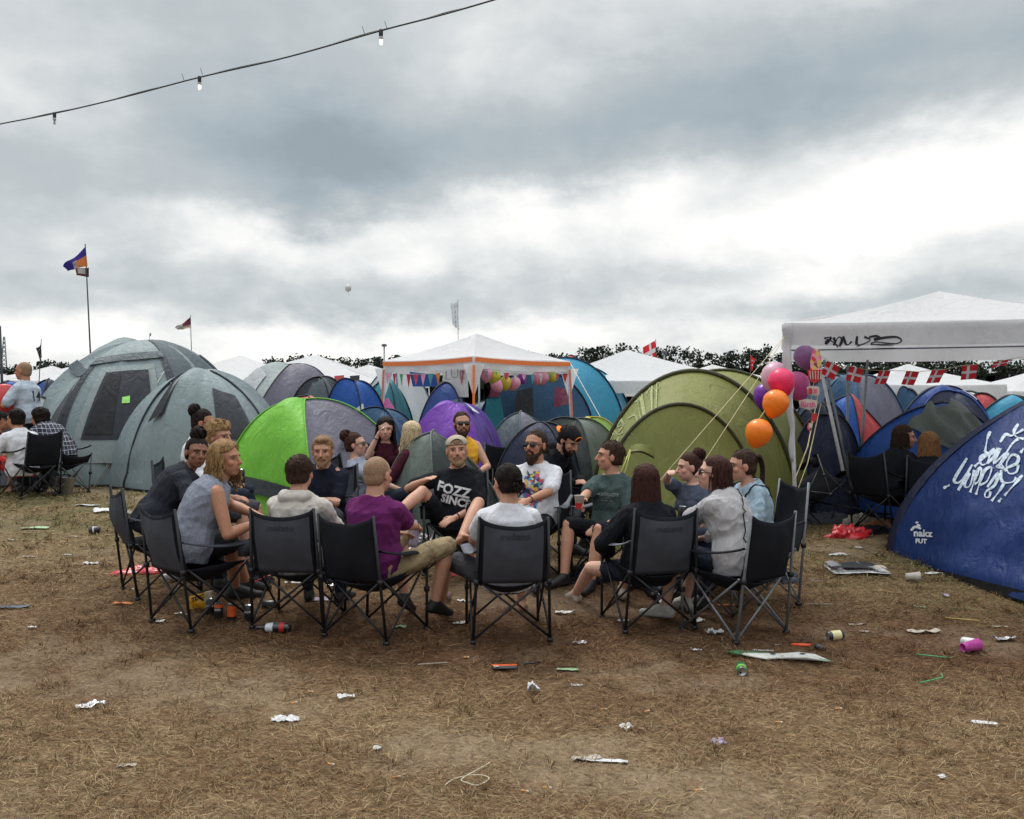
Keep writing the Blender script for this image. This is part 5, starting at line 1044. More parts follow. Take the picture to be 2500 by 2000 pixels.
NBT = t; SPRAY = M('white_spray', (.52, .60, .70), rough=.6, var=.25, sc_=40, bump=0); SPRAY2 = M('faint_white_spray', (.27, .30, .13), rough=.7, var=.3, sc_=30, bump=0); LOGOW = M('white_print', (.62, .65, .70), rough=.6, bump=0)
def px_strokes(strokes, depth, targets, mat, parent, w, name='graffiti', off=.006, k=5):
    """pen strokes given in picture coordinates, laid down on the cloth they were sprayed on"""
    bv = bvh_of(targets); mb = MB()
    for st in strokes:
        c = smoothline([P(x, y, depth) for x, y in st], k); n = len(c); nr = np.array([0, -1., 0]); ww = w*(.75+.35*np.sin(np.linspace(0, 7, n)))
        T_ = np.gradient(c, axis=0); T_ /= np.linalg.norm(T_, axis=1)[:, None]+1e-9; sd = np.cross(T_, nr)
        L = []
        for q in (-.5, 0, .5):
            row = c+sd*(ww*q)[:, None]; out = []
            for v in row:
                o_ = Vector((0, 0, CAMZ)); dr = (Vector(v)-o_).normalized(); h = bv.ray_cast(o_, dr)
                if h[0] is None: h = bv.find_nearest(Vector(v))
                nn = h[1] if h[1].dot(dr) < 0 else -h[1]; out.append(np.array(h[0]+nn*off))
            L.append(out)
        mb.grid(np.array(L).transpose(1, 0, 2))
    return place(mb, name, mat, parent, smooth=False)
Z = lambda pts, x0, y0, k: [(x0+a*k, y0+b*k) for a, b in pts]
q4 = lambda *p: Z(p, 2080, 950, .2609)   # picture coordinates read off an enlargement
STR = [q4((1300, 400), (1270, 470), (1250, 590)), q4((1250, 590), (1300, 620), (1370, 560)), q4((1390, 500), (1440, 430), (1490, 440), (1540, 420), (1610, 380)), q4((1560, 330), (1520, 400), (1540, 450), (1610, 470)),
       q4((1340, 560), (1250, 640), (1150, 730)), q4((1300, 600), (1210, 640), (1215, 710), (1270, 690), (1300, 590)), q4((1270, 700), (1330, 640), (1390, 560), (1330, 700), (1440, 600), (1370, 720), (1500, 520), (1560, 470)), q4((1360, 740), (1470, 600), (1400, 690), (1440, 760)),
       q4((1450, 740), (1540, 700), (1560, 640), (1500, 620), (1450, 700), (1470, 790), (1540, 780), (1560, 710)), q4((1080, 650), (1000, 780), (960, 860), (1000, 880), (1050, 830), (1130, 710), (1000, 950)), q4((1110, 790), (1060, 880), (1070, 920), (1110, 900), (1150, 760)), q4((1190, 750), (1150, 860), (1110, 970)), q4((1150, 850), (1190, 750), (1215, 760), (1190, 860), (1150, 890)),
       q4((1240, 760), (1200, 880), (1165, 990)), q4((1190, 870), (1250, 760), (1310, 740), (1270, 860), (1200, 900)), q4((1270, 920), (1370, 790), (1340, 900), (1260, 960), (1250, 1010), (1290, 1010), (1300, 960)), q4((1400, 760), (1400, 850), (1440, 880), (1510, 870), (1540, 830)), q4((1430, 880), (1380, 960), (1310, 1050)), q4((1600, 810), (1520, 900), (1430, 1000)), q4((1375, 1060), (1400, 1025)), q4((860, 930), (920, 900)), q4((1580, 600), (1610, 560)), q4((1350, 720), (1400, 740), (1450, 770))]
px_strokes(STR, 7.5, NB, SPRAY, t, .024)
q5 = lambda *p: Z(p, 2080, 950, .2609)
px_strokes([q5((600, 1250), (625, 1250)), q5((610, 1275), (640, 1280), (630, 1310)), q5((555, 1325), (600, 1285), (650, 1310)), q5((590, 1290), (620, 1300))], 8, NB, LOGOW, t, .020, 'leaping_deer_emblem', k=3)
def nb_text(s, px, py, size):
    bv = bvh_of(NB); me = text_mesh(s, size, bold=.003); v = mesh_np(me); o_ = P(px, py, 8.0); rt = unit(np.array([.93, -.36, 0])); w = o_+np.outer(v[:, 0], rt)+np.outer(v[:, 1], (0, 0, 1.)); out = []
    for q in w:
        oo = Vector((0, 0, CAMZ)); dr = (Vector(q)-oo).normalized(); h = bv.ray_cast(oo, dr); h = h if h[0] is not None else bv.find_nearest(Vector(q)); nn = h[1] if h[1].dot(dr) < 0 else -h[1]; out.append(np.array(h[0]+nn*.006))
    i = inv_of(NBT); set_np(me, np.array(out)@i[:3, :3].T+i[:3, 3]); obj('lettering', me, LOGOW, NBT, False)
nb_text('nakz', 2254, 1303, .080); nb_text('FUT', 2250, 1322, .050)
# faint scrawls on the olive tent
q8 = lambda *p: Z(p, 1400, 800, .2783)
px_strokes([q8((560, 540), (620, 500), (660, 480), (600, 560)), q8((580, 600), (640, 520), (690, 490), (640, 590)), q8((700, 550), (690, 490), (740, 480), (760, 520), (720, 560)), q8((530, 590), (560, 620), (610, 610)), q8((540, 660), (600, 620), (560, 680)),
            q8((380, 810), (420, 800), (390, 870), (440, 860), (400, 920)), q8((360, 900), (400, 940), (440, 920)), q8((480, 800), (540, 770), (560, 830), (500, 900), (520, 940)), q8((330, 870), (350, 940), (320, 1000)), q8((400, 960), (380, 1040), (450, 1000)), q8((400, 700), (440, 660), (380, 760))], 9, OLS, SPRAY2, OLT, .017)
# ================================================================ canopies, bunting, balloons, flags
CW = tent_mat('canopy_white', (.78, .78, .80), rough=.6, var=.02, transl=.40); CW2 = tent_mat('canopy_grey_white', (.72, .72, .74), rough=.6, var=.03, transl=.5)
POLEW = M('white_pole', (.58, .58, .60), rough=.45, var=.1, bump=.03); POLEG = M('grey_pole', (.20, .215, .24), rough=.4, metal=.5, bump=.02)
def W2(mb, name, mat, par, **kw): return place(mb, name, mat, par, **kw)
def canopy(label, cx, cy, side, yaw, eave, peak, val=.25, mat=CW, vmat=None, pole=POLEW, name='gazebo', group='white gazebos', sag=.05, seed=0, pr=.018, poles=True, n=14, truss=False, scallop=0):
    g0 = float(gz(cx, cy)); c = np.array([cx, cy, g0]); t = thing(name, label, 'gazebo', c, R(yaw), group); Rm = rotz(R(yaw)); hs = side/2
    cor = [np.array([sx*hs, sy*hs, eave]) for sx, sy in ((-1, -1), (1, -1), (1, 1), (-1, 1))]; ap = np.array([0, 0, peak])
    mb = MB()
    for k in range(4):
        a, b = cor[k], cor[(k+1) % 4]; g = np.zeros((n+1, n+1, 3))
        for i in range(n+1):
            for j in range(n+1):
                u, v = i/n, j/n; e = a*(1-u)+b*u; e = e-np.array([0, 0, sag*.5*4*u*(1-u)]); p = e*(1-v)+ap*v; p[2] -= sag*2.2*4*v*(1-v)*(.35+.65*4*u*(1-u)) if v > 0 else 0; g[i, j] = p
        q = g.reshape(-1, 3); q[:, 2] += nz(q, .8, seed+k)*.02*np.clip((peak-q[:, 2])*2, 0, 1); mb.grid(g)
    v = np.vstack(mb.v)@Rm.T+c; mb.v = [v]; roof = W2(mb, 'roof', mat, t)
    for k in range(4):
        a, b = cor[k], cor[(k+1) % 4]; out = unit(np.array([(a+b)[0], (a+b)[1], 0])); m_ = 30; g = np.zeros((m_+1, 5, 3))
        for i in range(m_+1):
            for j in range(5):
                u, w = i/m_, j/4; p = a*(1-u)+b*u-np.array([0, 0, sag*.5*4*u*(1-u)+val*w*(1-(.25*abs(math.sin(u*math.pi*6)) if scallop else 0))])+out*(.012+.02*w*math.sin(u*17+k+seed)); g[i, j] = p
        W2(MB().add((g.reshape(-1, 3))@Rm.T+c, [(i*5+j, i*5+j+1, (i+1)*5+j+1, (i+1)*5+j) for i in range(m_) for j in range(4)]), 'valance', vmat or mat, t)
    if poles:
        for k in range(4):
            a = cor[k]*[.985, .985, 1]; b = np.array([a[0]*1.06, a[1]*1.06, 0]); A = Rm@a+c; B_ = Rm@b+c; B_[2] = float(gz(B_[0], B_[1])); W2(MB().tube(np.array([B_, A]), pr, 8), 'pole', pole, t)
    return t, Rm, c, cor, roof
# ---- orange trimmed gazebo
ORT = M('orange_trim', (.80, .20, .05), rough=.7, var=.12, sc_=40, bump=.05)
t, Rm, c, cor, roof = canopy('white gazebo with an orange trimmed edge, balloons and bunting hanging inside', P(1164, 900, 18.9)[0], 18.9, 2.62, 45.5, 2.10, 2.66, val=.22, scallop=0, seed=1)
GZ = t
def on(a): return Rm@np.asarray(a, float)+c
for k in range(4):
    a, b = cor[k], cor[(k+1) % 4]; out = unit(np.array([(a+b)[0], (a+b)[1], 0])); g = np.array([[on(a*(1-u)+b*u-[0, 0, .025*4*u*(1-u)+z]+out*.04) for z in (.02, .10)] for u in np.linspace(0, 1, 24)]); W2(MB().grid(g), 'orange_trim', ORT, t)
for k in (0, 1, 3):   # printed band down the legs and corner gussets
    a = cor[k]; b = np.array([a[0]*1.06, a[1]*1.06, 0]); A = on(a); B_ = on(b); ax = B_-A; L = [A+ax*u for u in np.linspace(.08, .62, 12)]
    g = np.array([[q+np.array([dx_, -.03, 0]) for dx_ in (-.022, .022)] for q in L]); W2(MB().grid(g), 'orange_leg_trim', ORT if k == 0 else M('pink_trim', (.60, .22, .17), rough=.7, bump=0), t)
    for s_ in (-1, 1): g = np.array([[A+np.array([s_*.02, -.02, -.15])+np.array([s_*.17*(1-v)*u, 0, -v*.55]) for u in (0, 1)] for v in np.linspace(0, 1, 8)]); W2(MB().grid(g), 'corner_gusset', CW, t)
nearc, lc_, rc_ = on(cor[0]), on(cor[3]), on(cor[1])
if abs(lc_[0]) and lc_[0] > rc_[0]: lc_, rc_ = rc_, lc_
allc = [on(q) for q in cor]; nearc = min(allc, key=lambda q: q[1]); lc_ = min(allc, key=lambda q: q[0]); rc_ = max(allc, key=lambda q: q[0]); guy(t, rc_, gpt(*xy(1545, 16.5)), .008)
PCOL = dict(pinkb=(.80, .33, .48), yellowb=(.62, .56, .06), redp=(.60, .04, .06), purpleb=(.25, .07, .42), tealb=(.08, .33, .38), greenb=(.10, .40, .16), whiteb=(.6, .58, .58), spot=(.62, .10, .16), orangeb=(.80, .25, .05))
BM = {k: M('rubber_'+k, v, rough=.22, var=.02, bump=0, spec=.5, transl=.25) for k, v in PCOL.items()}; PM = {k: M('bunt_'+k, v, rough=.8, var=.15, sc_=30, bump=0, transl=.3) for k, v in PCOL.items()}
def balloon(p, r, mat, label, group, name='balloon', tilt=(0, 0), string=None, el=1.12):
    t_ = thing(name, label, 'balloon', p, 0, group); mb = MB(); n_ = 16; pr = []
    for i in range(n_+1):
        a = math.pi*i/n_; z = -math.cos(a); rr_ = math.sin(a)*(1-.10*(1-z)/2*(1 if z < 0 else .0)*1.0); pr.append((max(1e-4, r*rr_), r*el*z-(.0 if z > -.8 else .12*r*(-z-.8)/.2)))
    mb.lathe(pr, (0, 0, 0), (0, 0, 1), 24); mb.build('skin', mat, t_); k_ = MB(); k_.lathe([(.001, -r*el-.12*r), (.010+.02*r, -r*el-.17*r), (.001, -r*el-.13*r)], (0, 0, 0), (0, 0, 1), 8); k_.build('knot', mat, t_); t_.rotation_euler = (tilt[0], tilt[1], 0); return t_
bl = [(1168, 895, 'yellowb'), (1187, 915, 'pinkb'), (1207, 921, 'yellowb'), (1213, 941, 'pinkb'), (1234, 935, 'yellowb'), (1256, 937, 'pinkb'), (1274, 925, 'purpleb'), (1312, 922, 'pinkb'), (1326, 924, 'pinkb'), (1344, 917, 'yellowb')]
bnm = ['small yellow balloon at the near pole of the gazebo, first of its chain', 'pink balloon second from the near gazebo pole', 'yellow balloon third from the near gazebo pole', 'pink balloon hanging lowest beside the third yellow one', 'yellow balloon in the middle of the gazebo chain', 'pink balloon with a red flap right of the middle yellow one', 'purple balloon alone in the gazebo chain', 'pink balloon left of a pair under the gazebo right side', 'pink balloon right of a pair under the gazebo right side', 'yellow balloon nearest the right gazebo pole']
for i, (px, py, m) in enumerate(bl):
    u = (px-1160)/230; d = nearc[1]*(1-u)+rc_[1]*u+.12; balloon(P(px, py, d), .115 if i not in (0, 6) else .09, BM[m], bnm[i], 'balloons strung in the gazebo', tilt=(.2, (i % 3-1)*.5), el=1.2)
def pennants(label, a, b, n_, sag, h, w, cols, group, tri=True, seed=0, cut=None):
    a = np.asarray(a); b = np.asarray(b); t_ = thing('bunting', label, 'bunting', (a+b)/2, 0, group); L = [a*(1-u)+b*u-np.array([0, 0, sag*4*u*(1-u)]) for u in np.linspace(0, 1, 30)]; W2(MB().tube(L, .005, 4), 'string', M('white_string', (.6, .6, .6), bump=0), t_)
    rs = random.Random(seed); dr = unit(b-a)
    for i in range(n_):
        u = (i+.5)/n_; p = a*(1-u)+b*u-np.array([0, 0, sag*4*u*(1-u)]); ww = w*(.8+.4*rs.random()); hh = h*(.75+.5*rs.random()); m = cols[i % len(cols)]; tw = rs.uniform(-.25, .25); dd = unit(dr+np.array([-dr[1], dr[0], 0])*tw)
        g = np.array([[p+dd*(x_*ww*(1-(v if tri else 0)))+np.array([0, -.02*math.sin(v*3+i), -hh*v]) for x_ in (-.5, 0, .5)] for v in np.linspace(0, 1, 5)]); W2(MB().grid(g), 'pennant', PM[m], t_)
    return t_
dz_ = np.array([0, 0, -.24])
pennants('string of patterned cloth pennants along the gazebo left front edge', lc_+dz_, nearc+dz_, 12, .05, .22, .15, ['pinkb', 'redp', 'greenb', 'redp', 'spot', 'pinkb', 'tealb', 'orangeb', 'greenb', 'whiteb', 'spot', 'redp'], 'gazebo bunting', seed=3)
pennants('string of patterned cloth pennants along the gazebo right front edge', nearc+dz_, rc_+dz_, 11, .05, .17, .12, ['redp', 'tealb', 'greenb', 'spot', 'whiteb', 'pinkb', 'tealb', 'whiteb', 'greenb', 'spot', 'redp'], 'gazebo bunting', seed=5)
# hand lettered sheet
bn_ = np.array([P(1083, 903, 17.55), P(1142, 903, 17.2), P(1144, 970, 17.2), P(1076, 968, 17.55)]); t = thing('cloth_banner', 'white cloth banner with big hand drawn letters hanging in the gazebo', 'banner', (bn_[0]+bn_[2])/2)
fquad([bn_[3], bn_[2], bn_[1], bn_[0]], CW2, 'cloth', t, 10, .02)
INK = M('faded_marker', (.22, .20, .23), rough=.8, bump=0)
for s_, px, py in (('L', 1093, 918), ('U', 1110, 914), ('E', 1128, 916)):
    me = text_mesh(s_, .24, bold=-.002); v = mesh_np(me); o_ = P(px, py, 17.25); set_np(me, v@np.array([[1, -.12, 0], [0, 0, 1], [0, 0, 0]])+o_-np.array((bn_[0]+bn_[2])/2)); obj('lettering', me, INK, t, False)
t = thing('pink_cloth', 'pink cloth hanging at the foot of the left gazebo pole', 'cloth', P(945, 990, 17.9)); fquad([P(928, 1012, 17.8), P(972, 1012, 17.9), P(948, 972, 17.9), P(940, 975, 17.8)], T['pink'], 'cloth', t)
t = thing('hanging_cloth', 'blue cloth bundle tied under the gazebo roof on its left side', 'cloth', P(1035, 925, 18.5)); fquad([P(1008, 944, 18.4), P(1075, 944, 18.4), P(1070, 915, 18.6), P(1000, 908, 18.6)], T['blue'], 'cloth', t, 10, .05)
# ---- white gazebos further off
FG = [(590, 868, 28, 5.6, 'between the family tent and the grey dome'), (770, 866, 24, 4.6, 'behind the grey dome, with dark flags on its edge'), (1530, 854, 24, 5.0, 'between the turquoise tunnel and the olive tent'), (1740, 890, 42, 4.4, 'peeping over the olive tent'), (2216, 889, 22, 3.0, 'seen below the Danish bunting'), (2520, 906, 24, 3.2, 'cut off by the right edge'), (215, 884, 27, 3.4, 'behind the family tent roof, left'), (1400, 915, 38, 3.0, 'tiny, left below the far white one'), (1510, 918, 42, 3.4, 'tiny, right below the far white one'), (6, 912, 30, 3.0, 'at the far left edge'), (2190, 925, 40, 3.4, 'tiny, under the flags'), (900, 890, 34, 3.4, 'just left of the orange trimmed one'), (128, 893, 33, 3.0, 'left of the family tent, half hidden')]
for i, (px, py, d, sd_, w_) in enumerate(FG):
    a = P(px, py, d); g0 = .5; pk = a[2]-g0; ev = pk-sd_*.17
    canopy('white far gazebo '+w_, a[0], d, sd_, (8, -4, 3, 20, 2, 5, 12, 30, 8, 20, 4, 25, 5)[i], ev, pk, val=.28, seed=10+i, n=8, group='far white gazebos')
for i, (px, c_) in enumerate(((828, 'maroon'), (866, 'black'))): fq = thing('hanging_cloth', '%s cloth hung on the edge of the far gazebo behind the grey dome' % ('red' if i == 0 else 'black'), 'cloth', P(px, 925, 21.4)); fquad([P(px-11, 940, 21.4), P(px+11, 940, 21.4), P(px+12, 916, 21.5), P(px-12, 918, 21.5)], T['red' if i == 0 else 'black'], 'cloth', fq)
# ---- near canopy on the right
t, Rm, c, cor, roof = canopy('big white pop up canopy with black marker scrawl on its edge, right', 4.78, 10.56, 3.3, -16.5, 2.10, 2.56, val=.225, mat=CW, vmat=CW2, poles=False, seed=40, sag=.05, n=26, group='near canopies', name='canopy')
NC = t
A = on([-1.63, -1.63, 2.09]); pb = gpt(*xy(1946, 9.2)); 
W2(MB().tube(np.array([A, A*.5+pb*.5+[.01, 0, 0], pb]), .021, 10), 'pole', POLEW, t)
sl_ = np.array([A+(pb-A)*u+np.array([.012*math.sin(u*30), 0, 0]) for u in np.linspace(0, .62, 26)]); W2(MB().tube(sl_, np.linspace(.065, .028, 26)*(1+.15*np.sin(np.linspace(0, 30, 26))), 10, ell=.7), 'pole_sleeve', CW2, t)
for (a1, a2) in (((2118, 880, 11.9), (2098, 1180, 11.4)), ((2070, 890, 11.6), (2068, 1170, 11.2))): W2(MB().tube([P(*a1), P(*a2)], .017, 8), 'frame_leg', POLEG, t)
W2(MB().tube([P(2000, 880, 10.6), P(2058, 1150, 10.1)], .020, 8), 'folding_strut', POLEW, t); W2(MB().tube([P(2012, 880, 10.6), P(2070, 1150, 10.1)], .016, 8), 'folding_strut', POLEG, t)
for k in (1, 2, 3): q = on([(1.62, 1.62, -1.62)[k-1], (-1.62, 1.62, 1.62)[k-1], 2.05]); b_ = q.copy(); b_[2] = float(gz(q[0], q[1])); W2(MB().tube([q, b_], .02, 8), 'pole', POLEW, t)
for (x0, y0, z0), (x1, y1, z1) in (((-1.6, -1.6, 2.02), (1.6, -1.6, 2.02)), ((-1.6, 1.6, 2.02), (1.6, 1.6, 2.02)), ((-1.6, -1.6, 2.02), (-1.6, 1.6, 2.02))): W2(MB().tube([on((x0, y0, z0)), on((x1, y1, z1))], .012, 6), 'roof_bar', POLEG, t)
val = [o for o in NC.children if o.name.startswith('valance')]
BST = M('black_marker', (.012, .012, .02), rough=.6, bump=0)
q9 = lambda *p: Z(p, 1880, 700, .2876)
px_strokes([q9((470, 490), (520, 430), (460, 440)), q9((470, 490), (500, 450), (580, 510)), q9((540, 430), (560, 500)), q9((590, 510), (610, 450), (580, 430), (540, 500)), q9((620, 420), (650, 495), (695, 465)), q9((740, 420), (735, 490), (770, 495), (850, 455), (800, 425)), q9((840, 430), (900, 420), (930, 440), (880, 450), (1000, 430), (1080, 430), (1115, 460), (1060, 485), (900, 470), (860, 490), (960, 495), (1050, 490))], 9.2, val+[roof], BST, NC, .026, 'scrawl')
# guy ropes from the corner to the left foreground and downwards
for e_ in ((1632, 1148, 8.9), (1692, 1168, 8.95)):
    b_ = P(*e_); b_ = A+(b_-A)*1.0; W2(MB().tube([A+[0, -.03, -.1], b_, A+(b_-A)*1.28], .0032, 6), 'guy_rope', CORD, t)
W2(MB().tube([P(1998, 960, 9.9), P(1972, 1090, 9.4), P(1937, 1180, 9.1)], .0065, 6), 'guy_rope', CORD, t); W2(MB().tube([P(2004, 985, 9.8), P(1972, 1130, 9.3), P(1948, 1195, 9.1)], .0055, 6), 'guy_rope', CORD, t)
# balloons by the canopy corner
BB = {'palepink': (.78, .45, .58), 'hotpink': (.88, .045, .16), 'violetb': (.22, .035, .42), 'orange': (.95, .27, .02), 'pink2': (.72, .14, .40), 'lilacb': (.42, .20, .45)}
BM.update({k: M('rubber_'+k, v, rough=.3, var=.02, bump=0, spec=.5, transl=.25) for k, v in BB.items()})
for px, py, d, r_, m, lb in ((1893, 921, 9.6, .150, 'palepink', 'pale pink balloon mostly hidden behind the hot pink one'), (1908, 933, 9.2, .132, 'hotpink', 'hot pink balloon at the top left of the canopy pole'), (1868, 966, 9.7, .125, 'violetb', 'violet balloon behind the upper orange one'), (1893, 985, 9.0, .128, 'orange', 'upper orange balloon beside the canopy pole'), (1852, 1057, 8.9, .130, 'orange', 'lower orange balloon hanging alone'), (1945, 942, 9.9, .145, 'pink2', 'magenta pink balloon behind the canopy pole'), (1966, 872, 10.1, .125, 'lilacb', 'lilac balloon under the canopy corner')):
    balloon(P(px, py, d), r_, BM[m], lb, 'balloons tied to the canopy pole', tilt=(0, .35 if px < 1900 else -.3), el=1.04)
t = thing('balloon_string', 'pale string from the canopy pole down to the lower orange balloon', 'string', P(1880, 1010, 9)); W2(MB().tube([P(1870, 1000, 9.0), P(1854, 1022, 8.95)], .005, 5), 'string', CORD, t)
# ---- Danish flag bunting
FR = M('flag_red', (.58, .025, .035), rough=.8, var=.06, bump=.05, transl=.25); FW = M('flag_white', (.62, .60, .62), rough=.8, var=.05, bump=.05, transl=.25)
def cross_flag(parent, p, ex, ey, w, h, seed=0, wave=.02, name='flag', nx=18, ny=13):
    """red flag with a white cross; p = top hoist corner, ex along the fly, ey down"""
    g = np.zeros((nx+1, ny+1, 3)); nr = unit(np.cross(ex, ey))
    for i in range(nx+1):
        for j in range(ny+1): u, v = i/nx, j/ny; g[i, j] = np.asarray(p)+np.asarray(ex)*w*u+np.asarray(ey)*h*v+nr*wave*math.sin(u*7+v*3+seed)*(.3+u)
    def mf(i, j): u, v = (i+.5)/nx, (j+.5)/ny; return 1 if abs(u-.40) < .075 or abs(v-.5) < .085 else 0
    return W2(MB().grid(g, mfun=mf), name, [FR, FW], parent)
t = thing('flag_bunting', 'string of seven small Danish paper flags under the near canopy', 'bunting', P(2200, 900, 9.6), 0)
fl = [(2020, 881, 2052, 897, -62), (2075, 894, 2110, 902, -72), (2147, 905, 2175, 905, -68), (2213, 906, 2244, 908, -68), (2275, 904, 2308, 902, -66), (2350, 893, 2388, 890, -82), (2428, 884, 2466, 877, -60)]
st = []
for i, (x0, y0, x1, y1, an) in enumerate(fl):
    d = 9.55+.02*i; a = P(x0, y0, d); b = P(x1, y1, d); ex = unit(b-a); k_ = R(an); ey = np.array([math.cos(k_)*.9, .05, math.sin(k_)])*1.0; ey = unit(np.array([-math.cos(k_) if True else 0, 0, math.sin(k_)])); cross_flag(t, a, ex, ey, np.linalg.norm(b-a), .148 if i < 6 else .07, seed=i, wave=.006, nx=12, ny=12); st += [a, b]
st = [P(2003, 868, 9.5)]+st+[P(2520, 868, 9.6)]; W2(MB().tube(st, .003, 4), 'string', CORD, t)
# ---- hanging birthday cut-outs
t = thing('birthday_hanging', 'hanging birthday cut outs with letters and a red striped cake card on the canopy pole', 'decoration', P(1995, 930, 9.35))
def card(pts, mat, nm, d=9.35, th=.004):
    c_ = [P(x, y, d) for x, y in pts]; m = np.mean(c_, 0); mb = MB(); n_ = len(c_); f = [p for p in c_]; bk = [p+[0, th, 0] for p in c_]; mb.add(f+bk, [tuple(range(n_)), tuple(range(2*n_-1, n_-1, -1))]+[(i, (i+1) % n_, n_+(i+1) % n_, n_+i) for i in range(n_)]); return W2(mb, nm, mat, t, smooth=False)
MULT = bpy.data.materials.new('printed_party_pattern'); MULT.use_nodes = True; V.nt = MULT.node_tree; vo = V.nt.nodes.new('ShaderNodeTexVoronoi'); vo.inputs['Scale'].default_value = 22; V.nt.links.new(V.nt.nodes.new('ShaderNodeTexCoord').outputs['Object'], vo.inputs['Vector'])
hs_ = V.nt.nodes.new('ShaderNodeSeparateColor'); V.nt.links.new(vo.outputs['Color'], hs_.inputs[0]); cc = ramp(V(hs_.outputs[0]), [(0, (.6, .04, .05)), (.22, (.75, .30, .38)), (.42, (.65, .45, .12)), (.58, (.6, .55, .48)), (.74, (.20, .06, .05)), (.88, (.65, .12, .2))], 'CONSTANT'); V.nt.links.new(cc.k, V.nt.nodes['Principled BSDF'].inputs['Base Color'])
CRD = M('red_card', (.55, .03, .04), rough=.6, bump=0); CWT = M('cream_card', (.55, .48, .42), rough=.6, bump=0)
card([(1978, 905), (2003, 905), (2006, 880), (2000, 852), (1985, 850), (1979, 880)], MULT, 'cake_top_card'); card([(1971, 903), (2008, 903), (2004, 928), (1988, 936), (1975, 928)], CRD, 'cake_cup_card', 9.34)
for i in range(5): card([(1976+7*i, 906), (1978+7*i, 906), (1980+6*i, 926), (1978+6*i, 926)], CWT, 'cup_stripe', 9.33)
card([(1970, 945), (1976, 942), (2000, 944), (2001, 962), (1995, 967), (1972, 964)], CWT, 'letter_card'); card([(1974, 948), (1983, 948), (1983, 962), (1974, 962)], CRD, 'letter_mark', 9.33); card([(1987, 949), (1996, 950), (1994, 962), (1988, 961)], MULT, 'letter_mark', 9.33)
card([(1950, 978), (1970, 974), (1996, 978), (1994, 996), (1975, 1001), (1953, 995)], CWT, 'birthday_card')
me = text_mesh('Birth', .105, bold=.003); v = mesh_np(me); o_ = P(1973, 988, 9.32)-np.array(t.location); set_np(me, v@np.array([[1, 0, 0], [0, 0, 1], [0, 0, 0]])*.55*1.3+o_); obj('lettering', me, M('pink_letters', (.65, .10, .25), bump=0), t, False)
card([(1982, 1012), (1992, 1008), (1996, 1020), (1988, 1032), (1980, 1024)], CRD, 'heart_card'); card([(1973, 1032), (1982, 1034), (1981, 1050), (1976, 1056), (1971, 1044)], MULT, 'charm_card')
W2(MB().tube([P(1990, 850, 9.36), P(1986, 940, 9.36), P(1976, 1000, 9.36), P(1984, 1012, 9.36), P(1976, 1050, 9.36)], .003, 4), 'string', CORD, t)
# ---- flags on poles
DK = M('dark_pole', (.03, .035, .04), rough=.6, bump=0)
def flagpole(label, bx, tx, ty, d, mat, shape, base_y=None, r_=.02, design=None, name='flag_on_pole', dd=0):
    a = P(tx, ty, d); b = P(bx, 1000, d); b[2] = .5; t_ = thing(name, label, 'flag', b, 0, 'flags on poles'); W2(MB().tube([b, (a+b)/2+[.02, 0, 0], a], [r_, r_*.8, r_*.5], 6), 'pole', DK, t_)
    if design == 'cross': cross_flag(t_, *shape); return t_
    p = [P(x, y, d-.02) for x, y in shape]; n_ = 14; g = np.zeros((n_+1, n_+1, 3))
    for i in range(n_+1):
        for j in range(n_+1):
            u, v = i/n_, j/n_; q = (p[0]*(1-u)+p[1]*u)*(1-v)+(p[3]*(1-u)+p[2]*u)*v; q = q+np.array([0, .10*math.sin(u*6+v*2.5)*u, .02*math.sin(u*9)*u]); g[i, j] = q
    W2(MB().grid(g, mfun=design or (lambda i, j: 0)), 'flag', mat, t_); return t_
FP1 = M('flag_purple', (.035, .025, .22), rough=.8, bump=0, transl=.2); FP2 = M('flag_orange_figures', (.50, .16, .04), rough=.8, var2=(.05, .04, .05), sc_=3.5, bump=0, transl=.2); FP3 = M('flag_maroon', (.13, .02, .03), rough=.8, bump=0, transl=.2); FP4 = M('flag_pale', (.42, .40, .38), rough=.8, var2=(.10, .08, .12), sc_=4, bump=0, transl=.2); FY = M('flag_cream', (.6, .52, .32), rough=.8, bump=0)
flagpole('tall thin pole with a torn blue and maroon flag showing blurred orange figures', 229, 208, 596, 19, [FP1, FP2, FP3, FP4], [(209, 602), (155, 652), (160, 662), (214, 650)], design=lambda i, j: (1 if (i < 6 and j > 5) else 3 if (i in (6, 7) and j > 4) else 0))
t_ = [o for o in COL.objects if o.name.startswith('flag_on_pole')][-1]
g = np.array([[P(217-36*u*(1-.1*v), 652+24*v-3*u+8*u*(1-v), 18.97)+[0, .08*math.sin(u*7), 0] for v in np.linspace(0, 1, 8)] for u in np.linspace(0, 1, 10)]); W2(MB().grid(g, mfun=lambda i, j: 1 if 2 < i < 6 and j < 5 else 0), 'flag', [FP3, FP4], t_)
flagpole('thin pole with a small swept red and cream flag with a dark snow lion like pattern' if False else 'thin pole with a small red and cream flag above the family tent', 470, 465, 770, 22, [FP3, FP4, FY], [(464, 775), (428, 802), (432, 806), (467, 801)], design=lambda i, j: (0 if i < 7 and j < 9 else 2 if j > 11 else 1), r_=.014)
flagpole('leaning pole with a narrow drooping black flag at the left', 80, 101, 828, 20, [T['black'], FP4], [(100, 834), (91, 856), (97, 888), (102, 872)], r_=.014, design=lambda i, j: 1 if (i*7+j*3) % 17 == 0 else 0)
flagpole('white flag with a faint drawing on a thin pole behind the orange gazebo', 1116, 1118, 732, 24, [M('flag_sheer', (.62, .64, .68), rough=.8, bump=0, transl=.4), FP4], [(1117, 738), (1100, 742), (1104, 792), (1121, 806)], r_=.012, design=lambda i, j: 1 if i in (5, 6) and j % 3 else 0)
